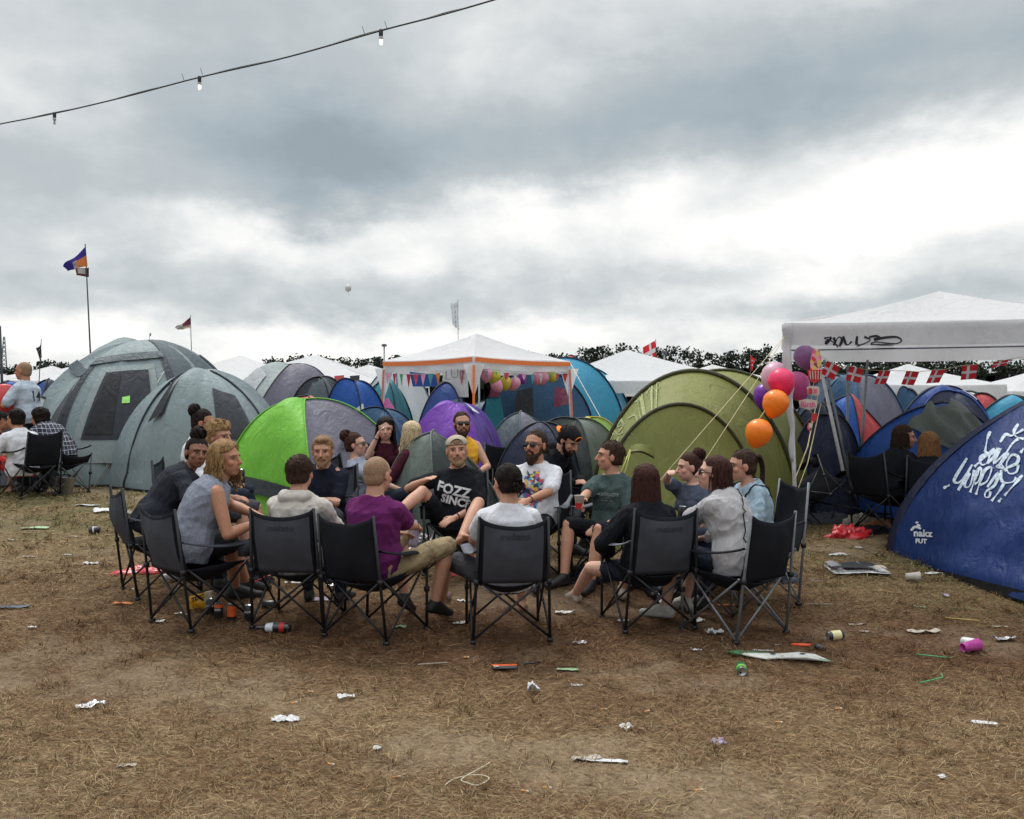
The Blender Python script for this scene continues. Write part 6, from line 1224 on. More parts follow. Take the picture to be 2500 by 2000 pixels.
flagpole('red and white Danish flag on a pole over the far gazebo', 1600, 1601, 828, 27, None, (P(1599, 832, 27), unit([-1, 0, -.55]), unit([.12, 0, -1]), .40, .50, 2, .05), design='cross')
flagpole('drooping red flag with white marks on a pole above the tunnel tent and wood', 1832, 1832, 858, 30, [FR, FW], [(1832, 866), (1845, 880), (1841, 896), (1833, 908)], design=lambda i, j: 1 if (i in (4, 5, 9) and j in (3, 4, 8, 9)) else 0, r_=.018)
for bx, ty, lb in ((4, 796, 'tall dark bare pole at the left edge'),): b = P(bx+8, 1000, 18); b[2] = .5; t = thing('bare_pole', lb, 'pole', b); W2(MB().tube([b, P(0, ty, 18)], [.035, .02], 6), 'pole', DK, t)
b = P(10, 1000, 120); b[2] = .5; t = thing('lattice_mast', 'distant grey lattice mast at the left edge', 'mast', b); mb = MB()
for s_ in (-1, 1): mb.tube([P(10+7*s_, 905, 120), P(10+1.5*s_, 822, 120)], .07, 4)
for k in range(8): u = k/8; mb.tube([P(10-7+5.5*u, 905-83*u, 120), P(10+7-5.5*(u+.12), 905-83*(u+.12), 120)], .045, 4); mb.tube([P(10+7-5.5*u, 905-83*u, 120), P(10-7+5.5*(u+.12), 905-83*(u+.12), 120)], .045, 4)
W2(mb, 'lattice', M('mast_grey', (.16, .18, .2), bump=0), t)
for px, py, lb in ((938, 843, 'distant floodlight mast with a round head left of the orange gazebo'), (1622, 860, 'distant floodlight mast above the wood')):
    d = 110; b = P(px, 1000, d); b[2] = .5; t = thing('floodlight_mast', lb, 'lamp post', b); W2(MB().tube([b, P(px, py, d)], .10, 6), 'pole', M('mast_pale', (.35, .38, .40), bump=0), t); mb = MB(); mb.lathe([(.05, -.05), (.30, .0), (.28, .12), (.05, .16)], P(px, py, d), (0, 0, 1), 12)
    for k in range(6): a = k*1.05; mb.box(P(px, py, d)+[.22*math.cos(a), .2*math.sin(a), -.08], (.18, .18, .12))
    W2(mb, 'lamp_head', M('mast_grey', (.16, .18, .2), bump=0), t)
t = thing('party_balloon', 'white round balloon drifting high in the sky', 'balloon', P(850, 704, 32)); mb = MB(); mb.ell((0, 0, 0), (.11, .11, .12), None, 16, 12); mb.build('skin', BM['whiteb'], t); MB().tube([(0, 0, -.12), (.03, 0, -.25)], .006, 4).build('string', CORD, t)
b = P(364, 835, 17); t = thing('antenna_whip', 'tiny wind streamer on a thin wire above the family tent', 'streamer', b); W2(MB().tube([P(363, 840, 15.6), P(366, 812, 15.6)], .004, 4), 'wire', DK, t); fquad([P(366, 822, 15.6), P(369, 820, 15.6), P(369, 814, 15.6), P(367, 813, 15.6)], DK, 'streamer', t, 3, .002)
# ---- cable with lamps
t = thing('festoon_cable', 'black overhead cable with small hanging lamps crossing the sky', 'cable', P(487, 190, 11))
CP = [(-60, 316, 13.2), (0, 303, 13), (133, 277, 12.4), (300, 238, 11.8), (487, 189, 11.1), (700, 140, 10.4), (930, 75, 9.7), (1080, 36, 9.3), (1205, 0, 9.0), (1330, -38, 8.7)]
cl = smoothline([P(*q) for q in CP], 8); W2(MB().tube(cl, .0085, 6), 'cable', DK, t); W2(MB().tube(cl+np.array([0, .01, .018])*np.sin(np.linspace(0, 22, len(cl)))[:, None]**2, .004, 4), 'support_wire', DK, t)
for px, py, d in ((450, 198, 11.2), (495, 184, 11.05), (890, 82, 9.8), (945, 70, 9.65)):
    W2(MB().tube([P(px, py, d), P(px-6, py-18, d)], .003, 4), 'cable_tie', DK, t)
for px, py, d, lit, lb in ((133, 277, 12.4, 0, 'unlit lamp leftmost on the overhead cable'), (487, 189, 11.1, 1, 'glowing lamp in the middle of the overhead cable'), (930, 75, 9.7, 1, 'glowing lamp rightmost on the overhead cable')):
    p = P(px, py, d); t = thing('festoon_lamp', lb, 'lamp', p, 0, 'lamps on the overhead cable'); m = MB(); m.lathe([(.018, .012), (.022, 0), (.022, -.05), (.017, -.062)], (0, 0, 0), (0, 0, 1), 10); m.build('socket', DK, t); m = MB(); m.lathe([(.020, -.062), (.022, -.085), (.019, -.092)], (0, 0, 0), (0, 0, 1), 10); m.build('lamp_base', M('frosted_base', (.4, .4, .42), bump=0), t)
    m = MB()
    for k in range(3): a = k*2.09; m.tube([(.010*math.cos(a), .010*math.sin(a), -.09), (.011*math.cos(a), .011*math.sin(a), -.13), (.004*math.cos(a), .004*math.sin(a), -.142)], .0075, 6)
    m.build('tube_bulb', M('lit_bulb', (1, .90, .62), emis=2.2, bump=0, var=0) if lit else M('dead_bulb', (.6, .62, .62), bump=0), t)
# ================================================================ shirt prints and things in hands
LET = M('white_shirt_print', (.60, .60, .62), rough=.8, bump=0)
def shirt_text(key, s, size, up_, rt_, mat=LET, tf=.33, tilt=0, back=False, bold=.004):
    p = PEOPLE[key]; c, (r, f, u) = p['at'](tf); o = p['W'](c)+r*rt_+u*up_+f*(.5 if not back else -.5); d = -f if not back else f; rr = (-r if not back else r); a = R(tilt); r2 = rr*math.cos(a)+u*math.sin(a); u2 = u*math.cos(a)-rr*math.sin(a)
    decal_text(s, size, o, r2, u2, d, bvh_of([p['shirt']]), mat, p['shirt'], inv=inv_of(p['shirt']), bold=bold)
shirt_text('H', 'FOZZ', .115, .005, .02, tilt=-14); shirt_text('H', 'SINCE', .098, -.090, .0, tilt=-14)
shirt_text('M', 'THE CROCKETS', .036, .02, 0, M('grey_shirt_print', (.22, .25, .25), rough=.8, bump=0), bold=.001); shirt_text('M', '~ ~ ~ ~', .05, -.03, 0, MATS['grey_shirt_print'], bold=.001)
shirt_text('W', '14', .20, .0, .0, M('black_print', (.02, .02, .03), bump=0), back=True, tf=.30)
# colourful round print
pm = bpy.data.materials.new('colour_splash_print'); pm.use_nodes = True; V.nt = pm.node_tree; ob_ = V.nt.nodes.new('ShaderNodeTexCoord'); vo = V.nt.nodes.new('ShaderNodeTexVoronoi'); vo.inputs['Scale'].default_value = 38; V.nt.links.new(ob_.outputs['Object'], vo.inputs['Vector'])
hs_ = V.nt.nodes.new('ShaderNodeSeparateColor'); V.nt.links.new(vo.outputs['Color'], hs_.inputs[0]); cc = ramp(V(hs_.outputs[0]), [(0, (.02, .03, .06)), (.25, (.55, .05, .06)), (.38, (.03, .10, .35)), (.50, (.60, .40, .04)), (.62, (.50, .50, .52)), (.76, (.04, .25, .35)), (.86, (.30, .06, .25))], 'CONSTANT'); V.nt.links.new(cc.k, V.nt.nodes['Principled BSDF'].inputs['Base Color'])
def splash(key, rx, rz, tf):
    p = PEOPLE[key]; c, (r, f, u) = p['at'](tf); o = p['W'](c)+f*.5; V_ = []; n_ = 40; k_ = 8
    for j in range(k_+1):
        for i in range(n_):
            a = 6.283*i/n_; q = (j/k_)*(1+(.14*math.sin(a*7+1)+.10*math.sin(a*13)) if j == k_ else 1); V_.append(o+r*rx*q*math.cos(a)+u*rz*q*math.sin(a))
    v = project(V_, bvh_of([p['shirt']]), -f, .004); i_ = inv_of(p['shirt']); v = v@i_[:3, :3].T+i_[:3, 3]; MB().add(v, [(j*n_+i, j*n_+(i+1) % n_, (j+1)*n_+(i+1) % n_, (j+1)*n_+i) for j in range(k_) for i in range(n_)]).build('round_print', pm, p['shirt'])
splash('K', .105, .15, .30)
ALU = M('can_metal', (.45, .46, .48), rough=.3, metal=.9, bump=.02, var=.05)
def can(p, axis, label, body, cat='can', group='drinks cans', r_=.033, h=.118, txt=None, par=None, band=None, crush=0):
    t_ = thing('drinks_can', label, cat, p, 0, group); ax = unit(axis); m = MB(); pr = [(.026, 0), (r_, .008), (r_, h-.014), (.027, h)]
    if crush: pr = [(.026, 0), (r_, .008), (r_*.82, h*.35), (r_*1.02, h*.5), (r_*.8, h*.7), (.027, h)]
    m.lathe(pr, (0, 0, 0), ax, 20, cap=False); b_ = m.build('can_body', body, t_); m = MB(); m.lathe([(.001, h-.004), (.024, h-.004), (.027, h+.001), (.0265, h-.004)], (0, 0, 0), ax, 18, cap=False); m.build('can_lid', ALU, t_); m = MB(); m.lathe([(.001, .004), (.022, .003), (.026, 0)], (0, 0, 0), ax, 18, cap=False); m.build('can_base', ALU, t_)
    sd = unit(np.cross(ax, (0, 1, 0.2))); m = MB(); m.ell(ax*(h-.001)+sd*.010, (.009, .006, .0015) if abs(ax[2]) > .7 else (.004, .006, .008)); m.build('can_opening', M('can_hole', (.01, .01, .01), bump=0), t_)
    if band is not None:
        m = MB(); m.lathe([(r_+.0008, h*band[0]), (r_+.0008, h*band[1])], (0, 0, 0), ax, 20, cap=False); m.build('label_band', band[2], t_)
    if txt:
        me = text_mesh(txt, .020, bold=.0005); v = mesh_np(me); w = np.stack([v[:, 0], np.full(len(v), -.06), v[:, 1]+h*.6], 1); w = project(w, bvh_of([b_])if False else BVHTree.FromPolygons(mesh_np(b_.data).tolist(), [tuple(q.vertices) for q in b_.data.polygons]), (0, 1, 0), .0012); set_np(me, w); obj('lettering', me, LOGOW, t_, False)
    return t_
C_BLK = M('can_black', (.012, .013, .016), rough=.35, spec=.6, bump=0); C_ORG = M('can_orange', (.62, .10, .02), rough=.35, spec=.6, bump=0); C_GRN = M('can_green', (.03, .13, .05), rough=.35, spec=.6, bump=0, var=.25, sc_=30); C_CRM = M('can_cream', (.55, .50, .28), rough=.35, spec=.6, bump=0); C_LGR = M('can_lime', (.22, .48, .08), rough=.4, bump=0); C_WHT = M('can_white', (.5, .5, .5), rough=.35, spec=.6, bump=0, var=.2, sc_=40); C_RED = M('can_red', (.40, .02, .02), rough=.35, bump=0)
def grp(key, s): p = PEOPLE[key]; w, e = p['wrist'][s], p['elb'][s]; return w+unit(w-e)*.085*p['k']
can(grp('B', -1)+[0.0, -.01, -.085], (0, 0, 1), 'black drinks can held by the man with short tousled blond hair', C_BLK, group='drinks cans')
can(grp('P', -1)+[-.02, -.01, -.03], (.1, 0, 1), 'black drinks can held by the woman in the knitted jumper', C_BLK)
CUPW = M('paper_cup', (.58, .54, .50), rough=.5, bump=0, transl=.3); CUPR = M('red_drink', (.45, .03, .03), rough=.3, bump=0); CUPP = M('pink_plastic_cup', (.62, .10, .42), rough=.3, bump=0, spec=.5, transl=.2)
def cup(p, axis, label, mat, r0=.030, r1=.042, h=.11, fill=None):
    t_ = thing('plastic_cup', label, 'cup', p, 0, 'drinking cups'); ax = unit(axis); m = MB(); m.lathe([(.001, .003), (r0, 0), (r1, h), (r1+.003, h+.001), (r1-.002, h-.003), (r0-.003, .004)], (0, 0, 0), ax, 22, cap=False); m.build('cup_wall', mat, t_)
    if fill: m = MB(); m.lathe([(r0+.0012, h*.02), (r0+(r1-r0)*fill+.0012, h*fill)], (0, 0, 0), ax, 22, cap=False); m.build('drink_level', CUPR, t_)
    return t_
cup(grp('M', 1)+[0, -.02, -.05], (0, 0, 1), 'pale cup with red drink held by the man in the faded green t-shirt', CUPW, fill=.45)
p = PEOPLE['G']; w = grp('G', 1); t = thing('paper_sheet', 'pale lavender folded sheet held by the man in plum', 'paper', w); g = np.array([[np.array([-.02-.17*u+.02*math.sin(v*3), .02*math.sin(u*4), -.16+.21*v+.02*u]) for v in np.linspace(0, 1, 9)] for u in np.linspace(0, 1, 9)]); MB().grid(g).build('sheet', M('lavender_paper', (.50, .48, .60), rough=.7, bump=0, transl=.3), t, solid=.003)
p = PEOPLE['W']; w = (p['wrist'][-1]+p['wrist'][1])/2; t = thing('red_disc', 'red round seat disc held by the standing man', 'disc', w); MB().lathe([(.001, -.03), (.19, -.03), (.215, 0), (.19, .03), (.001, .03)], (0, -.02, .08), (.5, -1, .2), 26).build('disc', M('red_plastic', (.50, .03, .03), rough=.35, bump=0, spec=.5), t)
for key, s, c_ in (('D', 1, (.02, .02, .03)), ('G', 1, (.15, .12, .1)), ('H', -1, (.02, .02, .02)), ('S', 1, (.02, .02, .02)), ('K', -1, (.1, .03, .03))):
    p = PEOPLE[key]; w, e = p['wrist'][s], p['elb'][s]; d = unit(w-e); c0 = w-d*.025-np.array(p['o'].location); m = MB(); m.lathe([(.029, -.006), (.031, 0), (.029, .006), (.026, 0), (.029, -.006)], c0, d, 14, cap=False); m.build('wristband', M('band_%d' % int(c_[0]*1000), c_, bump=0), p['o'])
p = PEOPLE['Q']; bv = bvh_of([p['shirt']]); 
def strap(key, offs, mat, w=.018, name='strap'):
    p = PEOPLE[key]; bv = bvh_of([p['shirt']]); L = []
    for tf, rt_, fb in offs:
        c, (r, f, u) = p['at'](tf); L.append(p['W'](c)+r*rt_+f*fb)
    L = smoothline(L, 6); out = []
    for q in L: h = bv.find_nearest(Vector(q)); out.append(np.array(h[0]+h[1]*.006))
    m = MB(); m.tube(out, w/2, 6, ell=.35); o_ = m.build(name, mat, p['shirt']); i_ = inv_of(p['shirt']); set_np(o_.data, mesh_np(o_.data)@i_[:3, :3].T+i_[:3, 3])
strap('P', [(.46, .06, .12), (.50, .10, 0), (.42, .02, -.2), (.30, -.06, -.25), (.16, -.14, -.25)], BLKC, .012); strap('Q', [(.40, -.10, .2), (.48, -.11, .02), (.44, -.09, -.12), (.34, -.03, -.22), (.2, .06, -.25)], BLKC, .022)
# ================================================================ litter on the field
def lay(px, py, h=.004): g_ = G(px, py); g_[2] += h; return g_
PAP = M('litter_paper', (.55, .55, .56), rough=.7, var=.12, sc_=60, bump=.1); PAPD = M('dirty_paper', (.36, .32, .27), rough=.8, var=.2, sc_=50, bump=.1); ORP = M('orange_paper', (.70, .22, .07), rough=.6, var=.1, bump=0); GRP = M('green_flyer', (.28, .42, .24), rough=.6, bump=0); FOIL = M('foil', (.5, .5, .52), rough=.28, metal=.8, bump=.5, bsc=120); SLT = M('slate_card', (.08, .10, .14), rough=.6, var=.2, sc_=60, bump=.1); LIL = M('lilac_paper', (.35, .30, .40), rough=.7, bump=0); BUTT = M('cigarette_filter', (.60, .28, .10), rough=.8, bump=0); WHP = M('cigarette_paper', (.6, .58, .55), rough=.8, bump=0)
def sheet(name, label, cat, px, py, w, d, ang, mat, crumple=.02, seed=0, group=None, z=.006, cut=0.0, n_=12, dev=False, tiltx=0.0):
    t_ = thing(name, label, cat, lay(px, py, z), R(ang), group); rs = np.random.RandomState(seed); g_ = np.zeros((n_+1, n_+1, 3)); U = np.linspace(-.5, .5, n_+1)
    for i in range(n_+1):
        for j in range(n_+1): g_[i, j] = (U[i]*w*(1-.25*cut*abs(U[j])), U[j]*d*(1-.35*cut*(U[i]+.5)), 0)
    v = g_.reshape(-1, 3); s_ = 1.0/max(w, d); zz = nz(v*s_, 1.1, seed)*crumple+np.abs(nz(v*s_, 2.3, seed+1))*crumple*.6; v[:, 2] = np.abs(zz)+tiltx*(v[:, 1]+d/2); v[:, :2] += (rs.rand(len(v), 2)-.5)*min(w, d)*.05*cut; MB().grid(g_).build('sheet', mat, t_, solid=.0015); return t_
# scraps: label, x, y, width(m), depth, angle, material, crumple
SC = [('foil_scrap', 'silver foil scrap between the cream hood chair and the plum chair', 'foil', 810, 1432, .10, .05, 20, FOIL, .03), ('paper_scrap', 'white scrap by the boots of the man in plum', 'paper', 1130, 1470, .09, .05, -10, PAP, .02), ('paper_scrap', 'pink torn scrap right of the grey tube chair', 'paper', 1990, 1420, .08, .04, 10, LIL, .01), ('paper_scrap', 'teal scrap of plastic right of the newspaper', 'plastic', 2245, 1484, .10, .03, -20, GRP, .01), ('paper_scrap', 'purple bit of foil under the sprayed tent edge', 'plastic', 2310, 1457, .06, .04, 10, LIL, .02), ('paper_scrap', 'white torn strip left of the torn box', 'paper', 1700, 1590, .08, .03, 5, PAP, .02), ('paper_scrap', 'pale fleck above the torn box', 'paper', 1900, 1577, .05, .03, 0, PAP, .01), ('paper_scrap', 'tan leaf like scrap right of the torn box', 'paper', 2110, 1545, .07, .04, 0, PAPD, .02), ('paper_scrap', 'white fleck below the red sheet', 'paper', 330, 1440, .05, .03, 0, PAP, .01), ('paper_scrap', 'brown wrapper left of the green flyer', 'wrapper', 30, 1320, .10, .04, 8, PAPD, .02), ('paper_scrap', 'white crumb near the bottom right corner', 'paper', 2300, 1900, .04, .03, 20, PAP, .01), ('paper_scrap', 'dusty lilac leaf scrap in the right foreground', 'paper', 1756, 1818, .08, .05, 15, LIL, .03), ('paper_scrap', 'cream crumb left of the cord loop', 'paper', 921, 1831, .04, .03, 0, PAP, .01),
 ('green_flyer', 'pale green folded flyer lying on the left of the field', 'flyer', 85, 1291, .28, .10, 8, GRP, .01), ('paper_scrap', 'white and orange torn newspaper leaf, left of a pile near the leftmost chair', 'paper', 215, 1235, .30, .12, -14, PAP, .025), ('paper_scrap', 'crumpled white newspaper pile beside the leftmost chair', 'paper', 265, 1250, .34, .16, 10, PAP, .04), ('paper_scrap', 'second crumpled newspaper behind the leftmost chair legs', 'paper', 305, 1256, .20, .13, 40, PAPD, .04),
 ('slate_card', 'flat dark grey card at the left edge of the field', 'card', 28, 1483, .26, .10, 6, SLT, .006), ('orange_wrapper', 'small orange and white wrapper in front of the left chairs', 'wrapper', 300, 1475, .16, .06, -4, ORP, .01), ('paper_scrap', 'tiny white triangular scrap below the left chair foot', 'paper', 393, 1519, .06, .06, 50, PAP, .01), ('foil_scrap', 'crushed pale foil below the yellow snack bag', 'foil', 445, 1503, .10, .05, 10, FOIL, .02),
 ('grey_sheet', 'grey lilac paper square under the cream hooded man', 'paper', 785, 1464, .12, .14, 4, LIL, .004), ('foil_scrap', 'flattened silver can left in the foreground', 'foil', 221, 1727, .16, .08, 12, FOIL, .03), ('foil_scrap', 'flattened white can centre left in the foreground', 'foil', 697, 1760, .15, .08, 0, C_WHT, .02), ('paper_scrap', 'small torn white scrap between the two flattened cans', 'paper', 845, 1704, .10, .05, 20, PAP, .02),
 ('paper_scrap', 'cream paper scrap near the bottom left', 'paper', 310, 1872, .09, .05, 5, PAPD, .01), ('paper_scrap', 'foil lined scrap under the chair of the man in plum', 'paper', 1125, 1524, .12, .05, 0, PAP, .02), ('paper_scrap', 'greenish scrap in the shade of the plum man chair', 'paper', 975, 1534, .10, .05, 0, GRP, .015), ('tissue_ball', 'crumpled white tissue right of the orange pouch', 'tissue', 1303, 1694, .07, .07, 0, PAP, .05),
 ('label_scrap', 'small green white label right of the orange pouch', 'label', 1386, 1637, .14, .05, -4, GRP, .008), ('paper_scrap', 'white scrap just below the green label', 'paper', 1408, 1676, .07, .04, 0, PAP, .01), ('foil_scrap', 'silver crushed lid below the middle chairs', 'foil', 1415, 1572, .10, .05, 0, FOIL, .02), ('paper_scrap', 'white oval scrap under the long haired woman chair', 'paper', 1522, 1517, .09, .05, 0, PAP, .005), ('paper_scrap', 'torn scrap under the jumper woman chair', 'paper', 1706, 1518, .09, .06, 30, PAP, .02), ('paper_scrap', 'white ripped wrapper at the foot of the grey tube chair', 'paper', 1745, 1548, .14, .07, 25, PAP, .05),
 ('white_wrapper', 'long white wrapper in the centre foreground', 'wrapper', 1480, 1861, .20, .03, -8, PAP, .012), ('straw_bundle_paper', 'tan paper beside the long white wrapper', 'paper', 1432, 1855, .14, .05, 4, PAPD, .015), ('paper_scrap', 'small white twisted scrap in the foreground middle right', 'paper', 1531, 1780, .07, .06, 40, PAP, .02), ('paper_scrap', 'white rectangular scrap at the bottom right', 'paper', 2404, 1767, .13, .05, -16, PAP, .004),
 ('cardboard_scrap', 'torn brown and white cardboard strip left of the pink cup', 'cardboard', 2255, 1545, .24, .07, 3, PAPD, .03), ('foil_scrap', 'silver foil packet right of the pink cup', 'foil', 2452, 1562, .16, .07, 4, FOIL, .02), ('paper_scrap', 'pale strip above the cream can', 'paper', 2093, 1527, .13, .04, 6, PAPD, .01), ('paper_scrap', 'white curved scrap above the newspaper', 'paper', 2050, 1357, .22, .05, 6, PAP, .02), ('paper_scrap', 'tiny bright scrap by the red bags', 'paper', 2099, 1339, .09, .03, -4, PAP, .01), ('paper_scrap', 'pinkish tissue right of the fallen white cup', 'tissue', 2280, 1402, .16, .05, 0, PAP, .02),
 ('paper_scrap', 'thin pale scrap left of the leftmost chair', 'paper', 180, 1312, .12, .03, 0, PAPD, .01), ('paper_scrap', 'bluish white scrap far left of the red sheet', 'paper', 222, 1379, .14, .05, 5, PAP, .02), ('paper_scrap', 'tan scrap on the left of the field', 'paper', 73, 1361, .14, .03, 0, PAPD, .01), ('paper_scrap', 'white scrap left of centre in front of the igloo tent', 'paper', 165, 1356, .10, .03, 0, PAP, .01), ('paper_scrap', 'small white scrap under the slate card', 'paper', 78, 1533, .07, .03, -8, PAP, .006), ('paper_scrap', 'white scrap under the cream hooded man chair', 'paper', 715, 1425, .14, .04, 8, PAP, .02), ('paper_scrap', 'orange carton piece inside the circle', 'carton', 1205, 1440, .13, .07, -14, ORP, .01), ('paper_scrap', 'orange flyer under the jumper woman chair', 'flyer', 1772, 1479, .14, .05, 0, ORP, .006),
 ('paper_scrap', 'white trampled wrapper under the middle chair', 'paper', 1380, 1498, .16, .06, 0, PAP, .02), ('paper_scrap', 'white glove like scrap inside the circle at right', 'paper', 1632, 1475, .16, .10, 20, PAP, .05), ('paper_scrap', 'small scrap near the right edge of the field', 'paper', 2440, 1532, .12, .02, -12, PAPD, .01)]
for i, (nm, lb, ct, x_, y_, w_, d_, a_, m_, c_) in enumerate(SC): sheet(nm, lb, ct, x_, y_, w_, d_, a_, m_, c_, seed=200+i, group='scraps of litter', cut=.8 if 'scrap' in nm else .15)
# red plastic sheets
REDP = M('red_plastic_bag', (.55, .018, .03), rough=.32, spec=.6, bump=.4, bsc=25, transl=.15)
def heap(name, label, cat, px, py, w, d, h, mat, seed=0, ang=0):
    t_ = thing(name, label, cat, lay(px, py, -.01), R(ang)); m = MB(); m.ell((0, 0, 0), (w/2, d/2, h), None, 56, 28); o_ = m.build('heap', mat, t_); v = mesh_np(o_.data); v[:, 2] = np.maximum(v[:, 2], -.005); s_ = 2.2/max(w, d)
    k_ = 1+.38*nz(v*s_, 1.0, seed)+.24*nz(v*s_, 2.4, seed+1); cr = 1-.35*np.abs(nz(v*s_, 3.4, seed+2))-.2*np.abs(nz(v*s_, 7.0, seed+3)); v[:, :2] *= np.clip(k_, .6, 1.5)[:, None]; v[:, 2] *= np.clip(k_*cr*1.25, .2, 1.6); set_np(o_.data, v); return t_
heap('red_plastic_sheet', 'flat glossy red plastic sheet behind the leftmost chairs', 'plastic sheet', 352, 1396, .58, .22, .05, REDP, 3); heap('red_plastic_bag', 'crumpled bright red plastic bag by the canopy pole', 'bag', 2065, 1312, .46, .20, .11, REDP, 5); heap('red_plastic_bag', 'red plastic scrap inside the circle', 'bag', 1120, 1405, .20, .10, .06, REDP, 6)
heap('red_bag', 'small red bag behind the canopy legs', 'bag', 2065, 1215, .22, .12, .14, REDP, 7); heap('clear_bag', 'crumpled clear plastic inside the circle', 'bag', 1165, 1412, .18, .10, .07, FOIL, 8)
heap('grey_blanket', 'crumpled grey blanket behind the red bag', 'blanket', 2010, 1278, .55, .18, .12, GRY, 9); heap('white_clutter_bag', 'white and grey rubbish bag at the tent entrance', 'bag', 2085, 1283, .30, .16, .11, PAPD, 10); heap('brown_cardboard_heap', 'torn brown cardboard on black bags beside the sprayed tent', 'cardboard', 2148, 1290, .36, .16, .09, M('cardboard', (.32, .14, .06), rough=.8, var=.2, bump=.2), 11); heap('black_bag', 'black rubbish bags under the brown cardboard', 'bag', 2130, 1300, .50, .20, .07, BLK, 12); heap('black_bag', 'dark bags piled under the canopy women chairs', 'bag', 2150, 1215, 1.1, .5, .42, BLK, 13)  # last bag pile raised to fill the canopy's shaded space with black
heap('black_bag', 'black holdall against the olive tent behind the canopy pole', 'bag', 2005, 1235, .6, .3, .30, BLKC, 18); heap('black_backpack', 'black backpack with a red stripe under the tank top man', 'backpack', 610, 1420, .40, .30, .15, BLK, 14); heap('black_bag', 'black bag with white print left of the backpack', 'bag', 545, 1408, .24, .20, .10, BLKC, 15)  # first heap added to darken the shaded space under the canopy
m = MB(); b_ = lay(610, 1448, .03); t = thing('red_strap', 'red strap curling over the black backpack', 'strap', b_); m.tube(smoothline([(-.20, -.02, .02), (-.10, -.03, .06), (0, -.03, .05), (.12, 0, .10), (.2, .02, .12)], 6), .010, 6, ell=.5); m.build('strap', REDP, t)
t = thing('sports_sandal', 'black sandal with a white sole edge on the backpack', 'sandal', lay(575, 1395, .10)); m = MB(); m.tube(smoothline([(-.10, 0, 0), (-.04, -.01, .012), (.04, 0, .03), (.11, .01, .06)], 5), .012, 6, ell=.8); m.build('sole', PAP, t); m = MB(); m.tube(smoothline([(-.02, 0, 0), (.02, .03, .05), (.07, 0, .04)], 5), .014, 6); m.build('strap', BLK, t)
t = thing('white_sock_shoe', 'white and grey canvas shoe lying behind the left chair legs', 'shoe', lay(432, 1418, .03), R(35)); m = MB(); m.cone((-.10, 0, .01), .028, (.09, 0, .02), .040, 12); m.cone((.06, 0, .03), .038, (.12, 0, .05), .030, 12); m.build('shoe_upper', PAP, t); m = MB(); m.ell((.11, 0, .065), (.030, .024, .012)); m.build('opening', GRY, t)
for i_, (x_, y_, w_, d_, h_, mt, lb) in enumerate([(1060, 1345, .55, .30, .16, M('bin_bag', (.010, .011, .013), rough=.3, spec=.5, bump=.5, bsc=18), 'glossy black bin bag inside the circle below the beige cap man'), (1440, 1420, .35, .25, .14, BLK, 'black cloth bag inside the circle by the long haired woman'), (850, 1420, .40, .25, .12, BLKC, 'dark jacket dropped between the cream hood and plum chairs'), (1640, 1450, .40, .24, .12, BLKC, 'dark clothes heap in front of the jumper woman'), (1250, 1440, .22, .16, .16, BLK, 'small black bag under the middle chair'), (1905, 1420, .30, .2, .10, GRY, 'grey plastic heap behind the grey tube chairs')]):
    heap('black_bag' if 'bag' in lb else 'added_heap', lb, 'bag' if 'bag' in lb else 'clothes', x_, y_, w_, d_, h_, mt, 40+i_)  # heaps added to darken ground that stayed bright inside the circle
# snack bag
t = thing('snack_bag', 'crumpled yellow and cream snack bag with dark lettering by the cans', 'snack bag', lay(486, 1487, .0), R(0)); SBY = M('bag_yellow', (.72, .36, .02), rough=.35, bump=.3, bsc=40, spec=.5); SBC = M('bag_cream', (.50, .45, .33), rough=.4, bump=.3, bsc=40)
g = np.array([[np.array([-.085+.17*u+.02*v, .02*math.sin(u*5+v*4), .005+.125*v*(.75+.35*u)-.05*abs(u-.5)*(1-v)]) for v in np.linspace(0, 1, 14)] for u in np.linspace(0, 1, 14)]); q = g.reshape(-1, 3); q[:, 1] += nz(q*8, 1.2, 3)*.014; bo = MB().grid(g, mfun=lambda i, j: 1 if i > 7+(13-j)*.25 else 0).build('bag_skin', [SBY, SBC], t, solid=.012)
me = text_mesh('TUC', .045, bold=.002); v = mesh_np(me); set_np(me, np.stack([v[:, 0]*.9-.005, np.full(len(v), -.045), v[:, 1]*.9+.085+v[:, 0]*.3], 1)); w = project(mesh_np(me), BVHTree.FromPolygons(mesh_np(bo.data).tolist(), [tuple(p_.vertices) for p_ in bo.data.polygons]), (0, 1, 0), .009); set_np(me, w); obj('lettering', me, M('ink_blue', (.02, .02, .05), bump=0), t, False)
can(lay(513, 1502), (0, 0, 1), 'black beer can standing leftmost beside the yellow snack bag', C_BLK, txt='SLOTS'); can(lay(534, 1512), (0, 0, 1), 'orange topped dark beer can second from the snack bag', C_BLK, band=(.72, .93, C_ORG), txt='BEER'); can(lay(566, 1515), (0, 0, 1), 'dark can with a big orange drop, third from the snack bag', C_BLK, band=(.25, .90, C_ORG)); can(lay(608, 1518), (0, 0, 1), 'black beer can standing alone, rightmost of the row', C_BLK, txt='SLOTS')
can(lay(640, 1486, .03), (1, .1, .0), 'dark can lying on its side behind the rightmost standing can', C_BLK)
can(lay(217, 1303, .036), (1, .25, .03), 'black can lying on the field at the left', C_BLK, r_=.036, h=.11, band=(.35, .5, PAP)); can(lay(1808, 1640, .034), (-.15, -1, -.02), 'green beer can lying end on towards the camera by the torn box', C_GRN, band=(.55, .8, C_LGR)); can(lay(2020, 1566, .034), (1, .3, .04), 'cream and black can lying right of the torn box', C_BLK, band=(.22, .82, C_CRM)); can(lay(2347, 1578, .034), (.8, -.7, -.02), 'white can lying just behind the pink cup', C_WHT)
